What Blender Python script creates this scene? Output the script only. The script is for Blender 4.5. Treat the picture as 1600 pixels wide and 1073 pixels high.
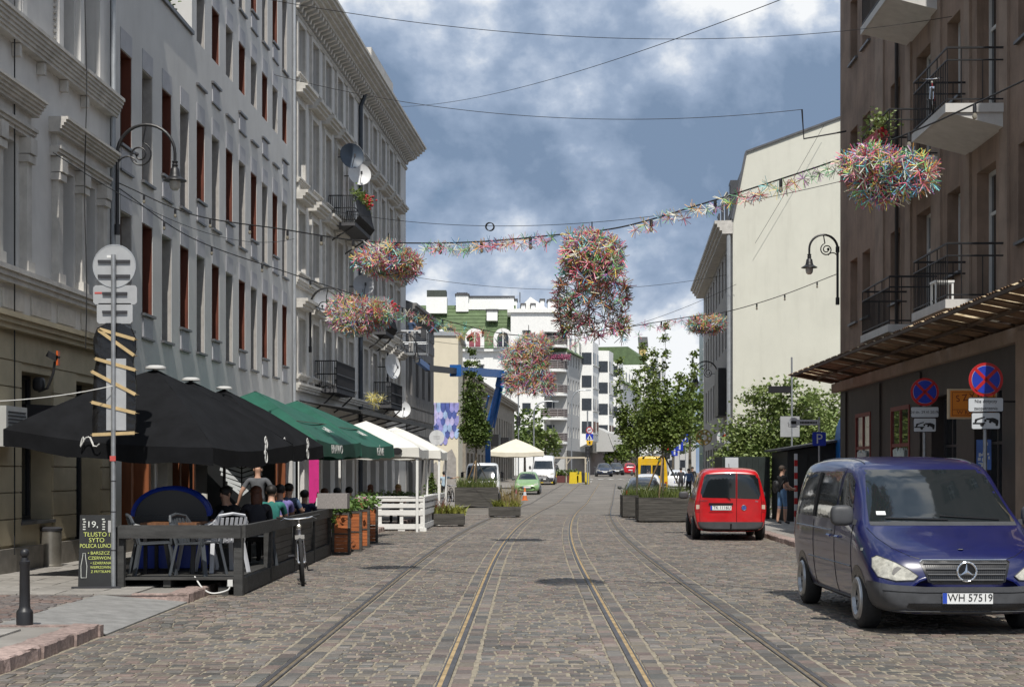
import bpy, math, random
import numpy as np
from mathutils import Vector, Matrix, Euler, noise
from mathutils.bvhtree import BVHTree
R = math.radians
random.seed(7)
sc = bpy.context.scene
for _o in list(bpy.data.objects): bpy.data.objects.remove(_o)

# ------------------------------------------------------------------ camera, sky, sun, exposure
FPX = 2400.0                       # focal length in pixels of the 1600 px wide photograph
CAMH = 1.7
cam = bpy.data.cameras.new('camera'); camo = bpy.data.objects.new('camera', cam)
sc.collection.objects.link(camo)
cam.sensor_width = 36.0; cam.lens = 36.0*FPX/1600.0
cam.shift_y = (738-536.5)/1600.0
cam.clip_start = 0.1; cam.clip_end = 6000
camo.location = (0, 0, CAMH); camo.rotation_euler = (R(90), 0, 0)
sc.camera = camo
SUN_EL, SUN_SLOPE = 56.0, -0.07    # light travels towards +Y and a touch to -X
world = bpy.data.worlds.new('World'); sc.world = world; world.use_nodes = True
def build_world():
    nt = world.node_tree; nt.nodes.clear(); N = nt.nodes.new; L = nt.links.new
    out = N('ShaderNodeOutputWorld'); bg = N('ShaderNodeBackground'); bg.inputs[1].default_value = 0.075
    sky = N('ShaderNodeTexSky'); sky.sky_type = 'NISHITA'; sky.sun_disc = False
    sky.sun_elevation = R(SUN_EL); sky.sun_rotation = math.atan2(-SUN_SLOPE, -1.0); sky.air_density = 1.0; sky.dust_density = 0.3; sky.ozone_density = 3.5
    tc = N('ShaderNodeTexCoord'); mp = N('ShaderNodeMapping'); mp.inputs['Scale'].default_value = (1.0, 1.0, 1.25); mp.inputs['Location'].default_value = (3.1, 0.4, 0.35)
    L(tc.outputs['Generated'], mp.inputs['Vector'])
    def noise_(scale, detail, rough, dist, off):
        n = N('ShaderNodeTexNoise'); n.inputs['Scale'].default_value = scale; n.inputs['Detail'].default_value = detail
        n.inputs['Roughness'].default_value = rough; n.inputs['Distortion'].default_value = dist
        m = N('ShaderNodeVectorMath'); m.inputs[1].default_value = off; L(mp.outputs['Vector'], m.inputs[0]); L(m.outputs[0], n.inputs['Vector']); return n
    P = (5.0, 13, 0.55, 0.12)
    big = noise_(*P, (0, 0, 0)); up = noise_(*P, (0.0, 0.0, 0.075)); fine = noise_(13.0, 8, 0.6, 0.3, (4.2, 1.3, 7.7))
    def math_(op, x, y, clamp=False):
        n = N('ShaderNodeMath'); n.operation = op; n.use_clamp = clamp
        for i, v in enumerate((x, y)):
            if isinstance(v, (int, float)): n.inputs[i].default_value = v
            else: L(v, n.inputs[i])
        return n.outputs[0]
    d = big.outputs['Fac']
    mask = N('ShaderNodeMapRange'); mask.interpolation_type = 'SMOOTHSTEP'; mask.inputs['From Min'].default_value = 0.30; mask.inputs['From Max'].default_value = 0.44; L(d, mask.inputs['Value'])
    lit = math_('MULTIPLY', math_('SUBTRACT', d, up.outputs['Fac']), 4.6)          # cloud tops catch the light, undersides stay dull
    lit = math_('ADD', lit, math_('MULTIPLY', math_('SUBTRACT', 0.56, d), 0.9))
    lit = math_('ADD', lit, math_('MULTIPLY', math_('SUBTRACT', fine.outputs['Fac'], 0.5), 0.95))
    lit = math_('ADD', lit, 0.40, True)
    ramp = N('ShaderNodeValToRGB'); e = ramp.color_ramp.elements
    e[0].position = 0.0; e[0].color = (2.7, 3.8, 5.6, 1); e[1].position = 0.84; e[1].color = (12.4, 12.7, 13.0, 1)
    k = e.new(0.36); k.color = (4.3, 5.5, 7.5, 1); k = e.new(0.58); k.color = (6.6, 7.7, 9.5, 1)
    L(lit, ramp.inputs['Fac'])
    mix = N('ShaderNodeMix'); mix.data_type = 'RGBA'
    L(mask.outputs[0], mix.inputs['Factor']); L(sky.outputs[0], mix.inputs['A']); L(ramp.outputs[0], mix.inputs['B'])
    L(mix.outputs['Result'], bg.inputs[0]); L(bg.outputs[0], out.inputs[0])
build_world()
sun = bpy.data.lights.new('sun', 'SUN'); sun.energy = 4.7; sun.angle = R(0.53); sun.color = (1.0, 0.955, 0.88)
suno = bpy.data.objects.new('sun', sun); sc.collection.objects.link(suno)
_d = Vector((SUN_SLOPE, 1.0, -math.tan(R(SUN_EL))*math.hypot(1, SUN_SLOPE)))
suno.rotation_euler = _d.to_track_quat('-Z', 'Y').to_euler()
suno.location = (0, -20, 40)
vs = sc.view_settings
vs.view_transform = 'Standard'; vs.look = 'None'; vs.exposure = 0.0; vs.gamma = 1.0; vs.use_curve_mapping = False
sc.render.engine = 'CYCLES'
sc.cycles.max_bounces = 6; sc.cycles.diffuse_bounces = 3; sc.cycles.glossy_bounces = 3; sc.cycles.transmission_bounces = 4; sc.cycles.transparent_max_bounces = 8
sc.cycles.use_denoising = True
try: sc.cycles.denoiser = 'OPENIMAGEDENOISE'
except Exception: pass

# ------------------------------------------------------------------ materials
MATS = {}
def mat(name, col, rough=0.7, metal=0.0, var=0.12, scale=4.0, bump=0.0, bscale=40.0, col2=None, stain=0.0, spec=0.5, alpha=1.0, trans=0.0, coat=0.0, emit=None, stretch=(1,1,1)):
    """Principled with a noise-mottled base colour, optional streaky stains and fine relief."""
    if name in MATS: return MATS[name]
    m = bpy.data.materials.new(name); m.use_nodes = True; nt = m.node_tree; N = nt.nodes.new; L = nt.links.new
    b = nt.nodes['Principled BSDF']
    b.inputs['Roughness'].default_value = rough; b.inputs['Metallic'].default_value = metal; b.inputs['Specular IOR Level'].default_value = spec
    if coat: b.inputs['Coat Weight'].default_value = coat; b.inputs['Coat Roughness'].default_value = 0.04
    if trans: b.inputs['Transmission Weight'].default_value = trans
    if alpha < 1: b.inputs['Alpha'].default_value = alpha
    if emit: b.inputs['Emission Color'].default_value = (*emit[:3], 1); b.inputs['Emission Strength'].default_value = emit[3]
    tc = N('ShaderNodeTexCoord'); mp = N('ShaderNodeMapping'); mp.inputs['Scale'].default_value = stretch; L(tc.outputs['Object'], mp.inputs['Vector'])
    src = None
    if var or col2:
        n = N('ShaderNodeTexNoise'); n.inputs['Scale'].default_value = scale; n.inputs['Detail'].default_value = 6; n.inputs['Roughness'].default_value = 0.62
        L(mp.outputs[0], n.inputs['Vector'])
        r = N('ShaderNodeValToRGB'); e = r.color_ramp.elements; e[0].position = 0.33; e[1].position = 0.68
        c2 = col2 if col2 else tuple(min(1, c*(1+var)) for c in col)
        c1 = col if col2 else tuple(c*(1-var) for c in col)
        e[0].color = (*c1, 1); e[1].color = (*c2, 1); L(n.outputs['Fac'], r.inputs['Fac']); src = r.outputs[0]
    if stain:
        mp2 = N('ShaderNodeMapping'); mp2.inputs['Scale'].default_value = (2.2, 2.2, 0.28); L(tc.outputs['Object'], mp2.inputs['Vector'])
        n2 = N('ShaderNodeTexNoise'); n2.inputs['Scale'].default_value = 1.3; n2.inputs['Detail'].default_value = 8; n2.inputs['Roughness'].default_value = 0.7; L(mp2.outputs[0], n2.inputs['Vector'])
        r2 = N('ShaderNodeMapRange'); r2.inputs['From Min'].default_value = 0.5; r2.inputs['From Max'].default_value = 0.75; r2.inputs['To Max'].default_value = stain; L(n2.outputs['Fac'], r2.inputs['Value'])
        mx = N('ShaderNodeMix'); mx.data_type = 'RGBA'; L(r2.outputs[0], mx.inputs['Factor'])
        if src: L(src, mx.inputs['A'])
        else: mx.inputs['A'].default_value = (*col, 1)
        mx.inputs['B'].default_value = (col[0]*0.38, col[1]*0.36, col[2]*0.33, 1); src = mx.outputs['Result']
    if src: L(src, b.inputs['Base Color'])
    else: b.inputs['Base Color'].default_value = (*col, 1)
    if bump:
        n3 = N('ShaderNodeTexNoise'); n3.inputs['Scale'].default_value = bscale; n3.inputs['Detail'].default_value = 5; L(mp.outputs[0], n3.inputs['Vector'])
        bp = N('ShaderNodeBump'); bp.inputs['Strength'].default_value = bump; bp.inputs['Distance'].default_value = 0.02; L(n3.outputs['Fac'], bp.inputs['Height']); L(bp.outputs[0], b.inputs['Normal'])
    MATS[name] = m; return m
def jitter(m, amount=0.25, hue=0.02):
    """lets each object that shares material m differ a little in lightness"""
    nt = m.node_tree; b = nt.nodes['Principled BSDF']; N = nt.nodes.new; L = nt.links.new
    oi = N('ShaderNodeObjectInfo'); mr = N('ShaderNodeMapRange'); mr.inputs['To Min'].default_value = 1-amount; mr.inputs['To Max'].default_value = 1+amount; L(oi.outputs['Random'], mr.inputs['Value'])
    hs = N('ShaderNodeHueSaturation'); L(mr.outputs[0], hs.inputs['Value'])
    if b.inputs['Base Color'].is_linked: L(b.inputs['Base Color'].links[0].from_socket, hs.inputs['Color'])
    else: hs.inputs['Color'].default_value = b.inputs['Base Color'].default_value
    L(hs.outputs[0], b.inputs['Base Color']); return m
def pmat(name, cols, rough=0.6, attr='col'):
    """material whose base colour comes from a per-face colour attribute"""
    if name in MATS: return MATS[name]
    m = bpy.data.materials.new(name); m.use_nodes = True; nt = m.node_tree; b = nt.nodes['Principled BSDF']
    a = nt.nodes.new('ShaderNodeAttribute'); a.attribute_name = attr; nt.links.new(a.outputs['Color'], b.inputs['Base Color']); b.inputs['Roughness'].default_value = rough
    MATS[name] = m; return m

glass = mat('dark_glass', (0.018, 0.022, 0.027), 0.06, var=0, spec=0.75)
glass_far = mat('far_glass', (0.03, 0.036, 0.045), 0.15, var=0.3, spec=0.6)
white_paint = mat('white_paint', (0.72, 0.72, 0.70), 0.55, var=0.05)
black_metal = mat('black_metal', (0.014, 0.014, 0.016), 0.45, var=0.3)
grey_metal = mat('grey_metal', (0.33, 0.345, 0.36), 0.45, metal=0.55, var=0.15, scale=8)
zinc = mat('zinc', (0.36, 0.38, 0.40), 0.5, metal=0.3, var=0.12, scale=6)
rubber = mat('rubber', (0.018, 0.018, 0.019), 0.85, var=0.3, scale=20)
chrome = mat('chrome', (0.75, 0.76, 0.78), 0.12, metal=1.0, var=0)
dark_wood = mat('dark_stained_wood', (0.028, 0.028, 0.029), 0.6, var=0.5, scale=3, stretch=(1, 1, 9), bump=0.25)

# ------------------------------------------------------------------ mesh builder
class MB:
    def __init__(s): s.v = []; s.f = []; s.m = []
    def add(s, vs_, fs_, mi=0):
        n = len(s.v); s.v += [tuple(p) for p in vs_]; s.f += [tuple(i+n for i in f) for f in fs_]; s.m += [mi]*len(fs_); return s
    def box(s, x0, x1, y0, y1, z0, z1, mi=0):
        return s.add([(x0,y0,z0),(x1,y0,z0),(x1,y1,z0),(x0,y1,z0),(x0,y0,z1),(x1,y0,z1),(x1,y1,z1),(x0,y1,z1)],
                     [(3,2,1,0),(4,5,6,7),(0,1,5,4),(1,2,6,5),(2,3,7,6),(3,0,4,7)], mi)
    def cbox(s, c, size, rot=(0,0,0), mi=0):
        M_ = Euler(rot).to_matrix(); c = Vector(c); h = [k/2 for k in size]
        return s.add([c + M_ @ Vector((a*h[0], b*h[1], d*h[2])) for d in (-1,1) for a, b in ((-1,-1),(1,-1),(1,1),(-1,1))],
                     [(3,2,1,0),(4,5,6,7),(0,1,5,4),(1,2,6,5),(2,3,7,6),(3,0,4,7)], mi)
    def quad(s, a, b, c, d, mi=0): return s.add([a,b,c,d], [(0,1,2,3)], mi)
    def beam(s, a, b, w, h=None, mi=0, up=(0,0,1)):
        a = Vector(a); b = Vector(b); h = w if h is None else h; d = (b-a).normalized(); u = Vector(up)
        if abs(d.dot(u)) > 0.98: u = Vector((0,1,0)) if abs(d.y) < 0.9 else Vector((1,0,0))
        r = d.cross(u).normalized()*w/2; t = r.cross(d).normalized()*h/2
        return s.add([a-r-t, a+r-t, a+r+t, a-r+t, b-r-t, b+r-t, b+r+t, b-r+t], [(0,1,2,3),(7,6,5,4),(0,4,5,1),(1,5,6,2),(2,6,7,3),(3,7,4,0)], mi)
    def tube(s, pts, r, n=8, mi=0, cap=True):
        pts = [Vector(p) for p in pts]; k = len(pts); rs = r if isinstance(r, (list, tuple)) else [r]*k
        prev = None; base = len(s.v); vs_ = []; fs_ = []
        for i, p in enumerate(pts):
            d = (pts[min(i+1, k-1)]-pts[max(i-1, 0)])
            d = d.normalized() if d.length > 1e-9 else Vector((0,0,1))
            if prev is None:
                u = Vector((0,0,1)) if abs(d.z) < 0.9 else Vector((1,0,0)); a = d.cross(u).normalized()
            else:
                a = prev - d*prev.dot(d); a = a.normalized() if a.length > 1e-6 else d.orthogonal().normalized()
            prev = a; b = d.cross(a)
            for j in range(n):
                t = 2*math.pi*j/n; vs_.append(p + (a*math.cos(t)+b*math.sin(t))*rs[i])
        for i in range(k-1):
            for j in range(n): fs_.append((i*n+j, i*n+(j+1)%n, (i+1)*n+(j+1)%n, (i+1)*n+j))
        if cap: fs_ += [tuple(range(n-1, -1, -1)), tuple((k-1)*n+j for j in range(n))]
        return s.add(vs_, fs_, mi)
    def lathe(s, prof, n=16, c=(0,0,0), axis='z', mi=0):
        vs_ = []; fs_ = []; c = Vector(c)
        for r, z in prof:
            for j in range(n):
                t = 2*math.pi*j/n; x, y = r*math.cos(t), r*math.sin(t)
                vs_.append(c + Vector({'z': (x, y, z), 'y': (x, z, y), 'x': (z, x, y)}[axis]))
        for i in range(len(prof)-1):
            for j in range(n): fs_.append((i*n+j, i*n+(j+1)%n, (i+1)*n+(j+1)%n, (i+1)*n+j))
        fs_ += [tuple(range(n)), tuple((len(prof)-1)*n+j for j in range(n))]
        return s.add(vs_, fs_, mi)
    def ell(s, c, r, n=12, m=8, mi=0, rot=None):
        vs_ = []; fs_ = []; c = Vector(c); Q = Euler(rot).to_matrix() if rot else Matrix.Identity(3)
        for i in range(m+1):
            a = math.pi*i/m
            for j in range(n):
                t = 2*math.pi*j/n; vs_.append(c + Q @ Vector((r[0]*math.sin(a)*math.cos(t), r[1]*math.sin(a)*math.sin(t), r[2]*math.cos(a))))
        for i in range(m):
            for j in range(n): fs_.append((i*n+j, i*n+(j+1)%n, (i+1)*n+(j+1)%n, (i+1)*n+j))
        return s.add(vs_, fs_, mi)
    def extrude(s, poly, vec, mi=0):
        n = len(poly); vec = Vector(vec); a = [Vector(p) for p in poly]
        return s.add(a + [p+vec for p in a], [tuple(range(n-1,-1,-1)), tuple(range(n, 2*n))] + [(i, (i+1)%n, n+(i+1)%n, n+i) for i in range(n)], mi)
    def mesh(s, name, mats, smooth=False, angle=35):
        me = bpy.data.meshes.new(name); me.from_pydata(s.v, [], s.f)
        for m in (mats if isinstance(mats, (list, tuple)) else [mats]): me.materials.append(m)
        if len(me.materials) > 1: me.polygons.foreach_set('material_index', s.m)
        me.validate(); me.update()
        if smooth:
            me.polygons.foreach_set('use_smooth', [True]*len(me.polygons))
            try: me.set_sharp_from_angle(angle=R(angle))
            except Exception: pass
        return me
    def obj(s, name, mats, parent=None, loc=None, rz=0, smooth=False, angle=35):
        return part(name, s.mesh(name, mats, smooth, angle), parent, loc, rz)
def part(name, me, parent=None, loc=None, rz=0):
    o = bpy.data.objects.new(name, me); sc.collection.objects.link(o); o.parent = parent
    if loc is not None: o.location = loc
    if rz: o.rotation_euler = (0, 0, rz)
    return o
def tag(o, label=None, cat=None, group=None, kind=None):
    if label: o['label'] = label
    if cat: o['category'] = cat
    if group: o['group'] = group
    if kind: o['kind'] = kind
    return o
def thing(name, label, cat, loc=(0,0,0), rz=0, group=None):
    o = bpy.data.objects.new(name, None); sc.collection.objects.link(o); o.empty_display_size = 0.2
    o.location = loc; o.rotation_euler = (0,0,rz); return tag(o, label, cat, group)
def kids(o): return [c for c in sc.collection.objects if c.parent == o]
def copy_tree(o, parent=None, loc=None, rz=None):
    c = o.copy(); sc.collection.objects.link(c); c.parent = parent
    if loc is not None: c.location = loc
    if rz is not None: c.rotation_euler = (0,0,rz)
    for ch in list(o.children): copy_tree(ch, c)
    return c
def text(name, body, size, m, parent, loc, rot, depth=0.004, align='CENTER', sx=1.0):
    cu = bpy.data.curves.new(name, 'FONT'); cu.body = body; cu.size = size; cu.align_x = align; cu.align_y = 'CENTER'; cu.extrude = depth/2; cu.resolution_u = 3
    tmp = bpy.data.objects.new(name, cu); sc.collection.objects.link(tmp)
    me = bpy.data.meshes.new_from_object(tmp.evaluated_get(bpy.context.evaluated_depsgraph_get()))
    bpy.data.objects.remove(tmp); me.materials.clear(); me.materials.append(m)
    o = part(name, me, parent, loc); o.rotation_euler = rot; o.scale = (sx, 1, 1); return o
def world_at(px, py, Y):
    """design aid: the point at depth Y metres that the photograph shows at pixel px, py"""
    return Vector(((px-800)/FPX*Y, Y, CAMH+(738-py)/FPX*Y))

# ------------------------------------------------------------------ the lie of the street
def bend(Y):
    a, b0, b1, s0, s1 = 0.0, 25.0, 70.0, 0.011, 0.071
    if Y <= b0: return s0*Y
    if Y <= b1: return s0*Y + (s1-s0)*(Y-b0)**2/(2*(b1-b0))
    return s0*Y + (s1-s0)*((b1-b0)/2 + (Y-b1))
def zg(Y): return 0.0 if Y < 85 else (0.0155*(Y-85) if Y < 175 else 1.395)
KL, KR = -4.45, 6.0                # kerb lines before the bend is added
# ------------------------------------------------------------------ ground, road, setts, rails, pavements
def strip(name, left, right, ys, dz, m, kind='structure', nx=1, parent=None):
    vs_ = []; fs_ = []
    for Y in ys:
        l, r = left(Y), right(Y)
        for i in range(nx+1): vs_.append((l+(r-l)*i/nx, Y, zg(Y)+dz))
    for j in range(len(ys)-1):
        for i in range(nx): a = j*(nx+1)+i; fs_.append((a, a+1, a+nx+2, a+nx+1))
    o = MB().add(vs_, fs_).obj(name, m, parent)
    if kind: o['kind'] = kind
    return o
def frange(a, b, st):
    n = max(1, int(round((b-a)/st))); return [a+(b-a)*i/n for i in range(n+1)]
m_sand = mat('joint_sand', (0.265, 0.232, 0.175), 0.95, var=0.3, scale=6, bump=0.5, bscale=80)
m_ground = mat('town_ground', (0.16, 0.15, 0.135), 0.95, var=0.25, scale=0.6)
def sett_texture_mat():
    m = bpy.data.materials.new('distant_setts'); m.use_nodes = True; nt = m.node_tree; N = nt.nodes.new; L = nt.links.new; b = nt.nodes['Principled BSDF']; b.inputs['Roughness'].default_value = 0.75
    tc = N('ShaderNodeTexCoord'); br = N('ShaderNodeTexBrick'); L(tc.outputs['Object'], br.inputs['Vector'])
    br.inputs['Scale'].default_value = 1.0; br.inputs['Brick Width'].default_value = 0.15; br.inputs['Row Height'].default_value = 0.13; br.inputs['Mortar Size'].default_value = 0.012
    br.inputs['Color1'].default_value = (0.115, 0.105, 0.095, 1); br.inputs['Color2'].default_value = (0.165, 0.145, 0.125, 1); br.inputs['Mortar'].default_value = (0.2, 0.18, 0.15, 1)
    n = N('ShaderNodeTexNoise'); n.inputs['Scale'].default_value = 0.5; n.inputs['Detail'].default_value = 7; L(tc.outputs['Object'], n.inputs['Vector'])
    mr = N('ShaderNodeMapRange'); mr.inputs['From Min'].default_value = 0.3; mr.inputs['From Max'].default_value = 0.7; mr.inputs['To Min'].default_value = 0.7; mr.inputs['To Max'].default_value = 1.25; L(n.outputs['Fac'], mr.inputs['Value'])
    hs = N('ShaderNodeHueSaturation'); L(br.outputs['Color'], hs.inputs['Color']); L(mr.outputs[0], hs.inputs['Value']); L(hs.outputs[0], b.inputs['Base Color'])
    return m
m_far_setts = sett_texture_mat()
SETT_Y0, SETT_Y1 = 11.2, 62.0
ys_all = [-400, -100, -40] + frange(-20, 260, 4) + [320, 500, 900, 2000, 4000]
strip('ground', lambda Y: -2500, lambda Y: 2500, ys_all, -0.06, m_ground)
road = strip('road', lambda Y: KL+bend(Y), lambda Y: KR+bend(Y), frange(-20, SETT_Y1, 2), 0.0, m_sand)
far_road = strip('road_beyond_the_bend', lambda Y: KL+bend(Y)-(2.5 if Y > 100 else 0)-(9 if 128 < Y < 176 else 0), lambda Y: KR+bend(Y)+(20 if 128 < Y < 150 else 0), frange(SETT_Y1, 420, 2), 0.0, m_far_setts)
# track geometry: centre lines of the two tracks, gauge 1.42
TR = [-1.40, 1.65]; GA = 0.71
RAILS = [TR[0]-GA, TR[0]+GA, TR[1]-GA, TR[1]+GA]
m_sett_blue = mat('sett_grey', (0.118, 0.115, 0.12), 0.62, var=0.35, scale=9, bump=0.35, bscale=45)
def sett_attr_mat():
    m = pmat('setts', None, 0.6); nt = m.node_tree; b = nt.nodes['Principled BSDF']; N = nt.nodes.new; L = nt.links.new
    a = [n for n in nt.nodes if n.type == 'ATTRIBUTE'][0]; tc = N('ShaderNodeTexCoord')
    n = N('ShaderNodeTexNoise'); n.inputs['Scale'].default_value = 26; n.inputs['Detail'].default_value = 6; L(tc.outputs['Object'], n.inputs['Vector'])
    n2 = N('ShaderNodeTexNoise'); n2.inputs['Scale'].default_value = 0.55; n2.inputs['Detail'].default_value = 5; L(tc.outputs['Object'], n2.inputs['Vector'])
    add = N('ShaderNodeMath'); add.operation = 'MULTIPLY_ADD'; add.inputs[1].default_value = 0.9; add.inputs[2].default_value = 0.05; L(n.outputs['Fac'], add.inputs[0])
    ad2 = N('ShaderNodeMath'); ad2.operation = 'ADD'; L(add.outputs[0], ad2.inputs[0]); L(n2.outputs['Fac'], ad2.inputs[1])
    hs = N('ShaderNodeHueSaturation'); L(ad2.outputs[0], hs.inputs['Value']); L(a.outputs['Color'], hs.inputs['Color']); L(hs.outputs[0], b.inputs['Base Color'])
    bp = N('ShaderNodeBump'); bp.inputs['Strength'].default_value = 0.5; bp.inputs['Distance'].default_value = 0.01; L(n.outputs['Fac'], bp.inputs['Height']); L(bp.outputs[0], b.inputs['Normal'])
    return m
m_setts = sett_attr_mat()
SETT_COLS = [(0.150,0.138,0.120),(0.165,0.150,0.128),(0.122,0.116,0.110),(0.110,0.108,0.106),(0.145,0.128,0.120),(0.150,0.118,0.110),(0.090,0.088,0.086),(0.135,0.130,0.128),(0.160,0.140,0.128),(0.122,0.104,0.100),(0.102,0.106,0.104)]
def sett_shape(w, d, h, rnd):
    """a worn block: four low corners, four shoulder corners, a slightly domed top"""
    j = lambda a: a*(1+rnd.uniform(-0.13, 0.10))
    x, y = w/2, d/2; k = 0.85
    low = [(-j(x),-j(y),-0.03),(j(x),-j(y),-0.03),(j(x),j(y),-0.03),(-j(x),j(y),-0.03)]
    mid = [(p[0]*0.985, p[1]*0.985, h*0.55) for p in low]
    top = [(p[0]*k, p[1]*k, h+rnd.uniform(-0.002, 0.003)) for p in low]
    v = low+mid+top
    f = [(0,1,5,4),(1,2,6,5),(2,3,7,6),(3,0,4,7),(4,5,9,8),(5,6,10,9),(6,7,11,10),(7,4,8,11),(8,9,10,11)]
    return v, f
def lay_setts():
    rnd = random.Random(3)
    spots = []
    # cross rows between the longitudinal bands, each zone laid separately
    half = 0.218
    zones = []; edges = [KL+0.03] + sum([[r-half, r+half] for r in RAILS], []) + [KR-0.02]
    for i in range(0, len(edges), 2): zones.append((edges[i], edges[i+1]))
    Y = SETT_Y0
    while Y < SETT_Y1:
        rowd = rnd.uniform(0.112, 0.15); Yc = Y + rowd/2
        for zi, (z0, z1) in enumerate(zones):
            z0 += 0.0 if zi == 0 else rnd.uniform(-0.010, 0.010)+0.006*math.sin(Y*1.3+zi); z1 += 0.0 if zi == 4 else rnd.uniform(-0.010, 0.010)+0.006*math.sin(Y*1.1+zi*2)
            x = z0 + 0.012
            while x < z1-0.05:
                w = min(rnd.uniform(0.11, 0.19), z1-x-0.006)
                if z1-x-w < 0.07: w = z1-x-0.006
                spots.append((x+w/2, Yc+rnd.uniform(-0.006, 0.006)+0.012*math.sin(x*1.7+Y*0.6), w-rnd.uniform(0.012, 0.032), rowd-rnd.uniform(0.010, 0.026), rnd.uniform(0.004, 0.011), rnd.uniform(-0.035, 0.035)))
                x += w
        Y += rowd
    # long stones beside every rail
    for r in RAILS:
        for sgn, wd in ((-1, 0.150), (1, 0.150)):
            Y = SETT_Y0 + rnd.uniform(0, 0.2)
            while Y < SETT_Y1:
                l = rnd.uniform(0.2, 0.32); c = r+sgn*(0.062+wd/2)
                spots.append((c, Y+l/2, wd-0.012, l-0.012, rnd.uniform(0.004, 0.010), rnd.uniform(-0.012, 0.012))); Y += l
    spots.sort(key=lambda s: s[1])
    vs_ = []; fs_ = []; cols = []; single = 0
    for (x, Y, w, d, h, a) in spots:
        h += 0.007*noise.noise(Vector((x*0.9, Y*0.35, 0)))
        X = x+bend(Y); v, f = sett_shape(w, d, h, rnd); ca, sa = math.cos(a), math.sin(a)
        v = [(p[0]*ca-p[1]*sa, p[0]*sa+p[1]*ca, p[2]) for p in v]
        col = rnd.choice(SETT_COLS); g = rnd.uniform(0.68, 1.24); col = (col[0]*g*1.06, col[1]*g*1.0, col[2]*g*0.92)
        if single < 300 and abs(X/Y) < 0.345 and Y > 12.05 and not (X > 3.7 and Y > 15.5):
            me = bpy.data.meshes.new('sett'); me.from_pydata(v, [], f); me.materials.append(m_setts)
            ca_ = me.attributes.new('col', 'FLOAT_COLOR', 'FACE'); ca_.data.foreach_set('color', [*col, 1]*len(f))
            part('sett', me, road, (X, Y, 0)); single += 1
        else:
            n = len(vs_); vs_ += [(p[0]+X, p[1]+Y, p[2]) for p in v]; fs_ += [tuple(i+n for i in q) for q in f]; cols += [(*col, 1)]*len(f)
    me = bpy.data.meshes.new('setts'); me.from_pydata(vs_, [], fs_); me.materials.append(m_setts)
    a = me.attributes.new('col', 'FLOAT_COLOR', 'FACE'); a.data.foreach_set('color', np.array(cols, dtype=np.float32).ravel())
    o = part('setts', me, road); o['kind'] = 'stuff'
lay_setts()
m_rail = mat('rail_steel', (0.075, 0.072, 0.075), 0.5, metal=0.25, var=0.35, scale=3)
m_rust = mat('rail_dust', (0.33, 0.24, 0.125), 0.85, var=0.35, scale=5, bump=0.3)
def lay_rail(off, label):
    t = thing('tram_rail', label, 'rail', (0,0,0), 0, 'tram rails in the setts')
    ys = frange(8, 132, 1.5)
    def sweep(a, b, z0, z1, name, m):
        mb = MB(); vs_ = []; fs_ = []
        for Y in ys:
            c = off+bend(Y); z = zg(Y)
            vs_ += [(c+a, Y, z+z0), (c+a, Y, z+z1), (c+b, Y, z+z1), (c+b, Y, z+z0)]
        for i in range(len(ys)-1):
            for k in range(3): fs_.append((i*4+k, i*4+k+1, i*4+k+5, i*4+k+4))
        mb.add(vs_, fs_).obj(name, m, t)
    s = 1 if off in (RAILS[0], RAILS[2]) else -1      # the groove lies on the inside of the gauge
    a, b = (-0.046, 0.0) if s == 1 else (0.0, 0.046)
    sweep(a, b, -0.02, 0.016, 'rail_head', m_rail)
    a, b = (0.038, 0.052) if s == 1 else (-0.052, -0.038)
    sweep(a, b, -0.02, 0.014, 'guard_lip', m_rail)
    a, b = (0.0, 0.038) if s == 1 else (-0.038, 0.0)
    sweep(a, b, -0.02, 0.011, 'dusty_groove', m_rust if off in RAILS[1:3] else mat('rail_dust_dark', (0.15, 0.12, 0.08), 0.8, var=0.4, scale=4))
for r, lb in zip(RAILS, ('leftmost tram rail sunk in the cobbled road', 'second tram rail from the left in the cobbles', 'third tram rail from the left, curving right by the round shadow', 'rightmost tram rail, nearest the dark blue van')): lay_rail(r, lb)
# ---- pavements
m_slab = jitter(mat('concrete_slab', (0.27, 0.255, 0.235), 0.85, var=0.18, scale=3, bump=0.25, bscale=60), 0.14)
m_pave = mat('pavement_fill', (0.23, 0.215, 0.195), 0.9, var=0.2, scale=1.2, bump=0.2)
m_kerb = jitter(mat('granite_kerb', (0.30, 0.225, 0.20), 0.8, var=0.35, scale=14, bump=0.5, bscale=30), 0.18)
def facade_left(Y): return -8.9+0.0375*Y if Y < 49.4 else -7.05+0.071*(Y-49.4)
def facade_right(Y): return 8.2+0.023*Y
pav_l = strip('pavement_left', lambda Y: facade_left(Y)-0.3, lambda Y: KL+bend(Y)-(1.12 if 16.0 < Y < 20.0 else 0), sorted(frange(-20, 132, 2)+[15.999, 16.001, 19.999, 20.001]), 0.105, m_pave)
pav_r = strip('pavement_right', lambda Y: KR+bend(Y), lambda Y: KR+bend(Y)+9, frange(-20, 126, 2), 0.105, m_pave)
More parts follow.
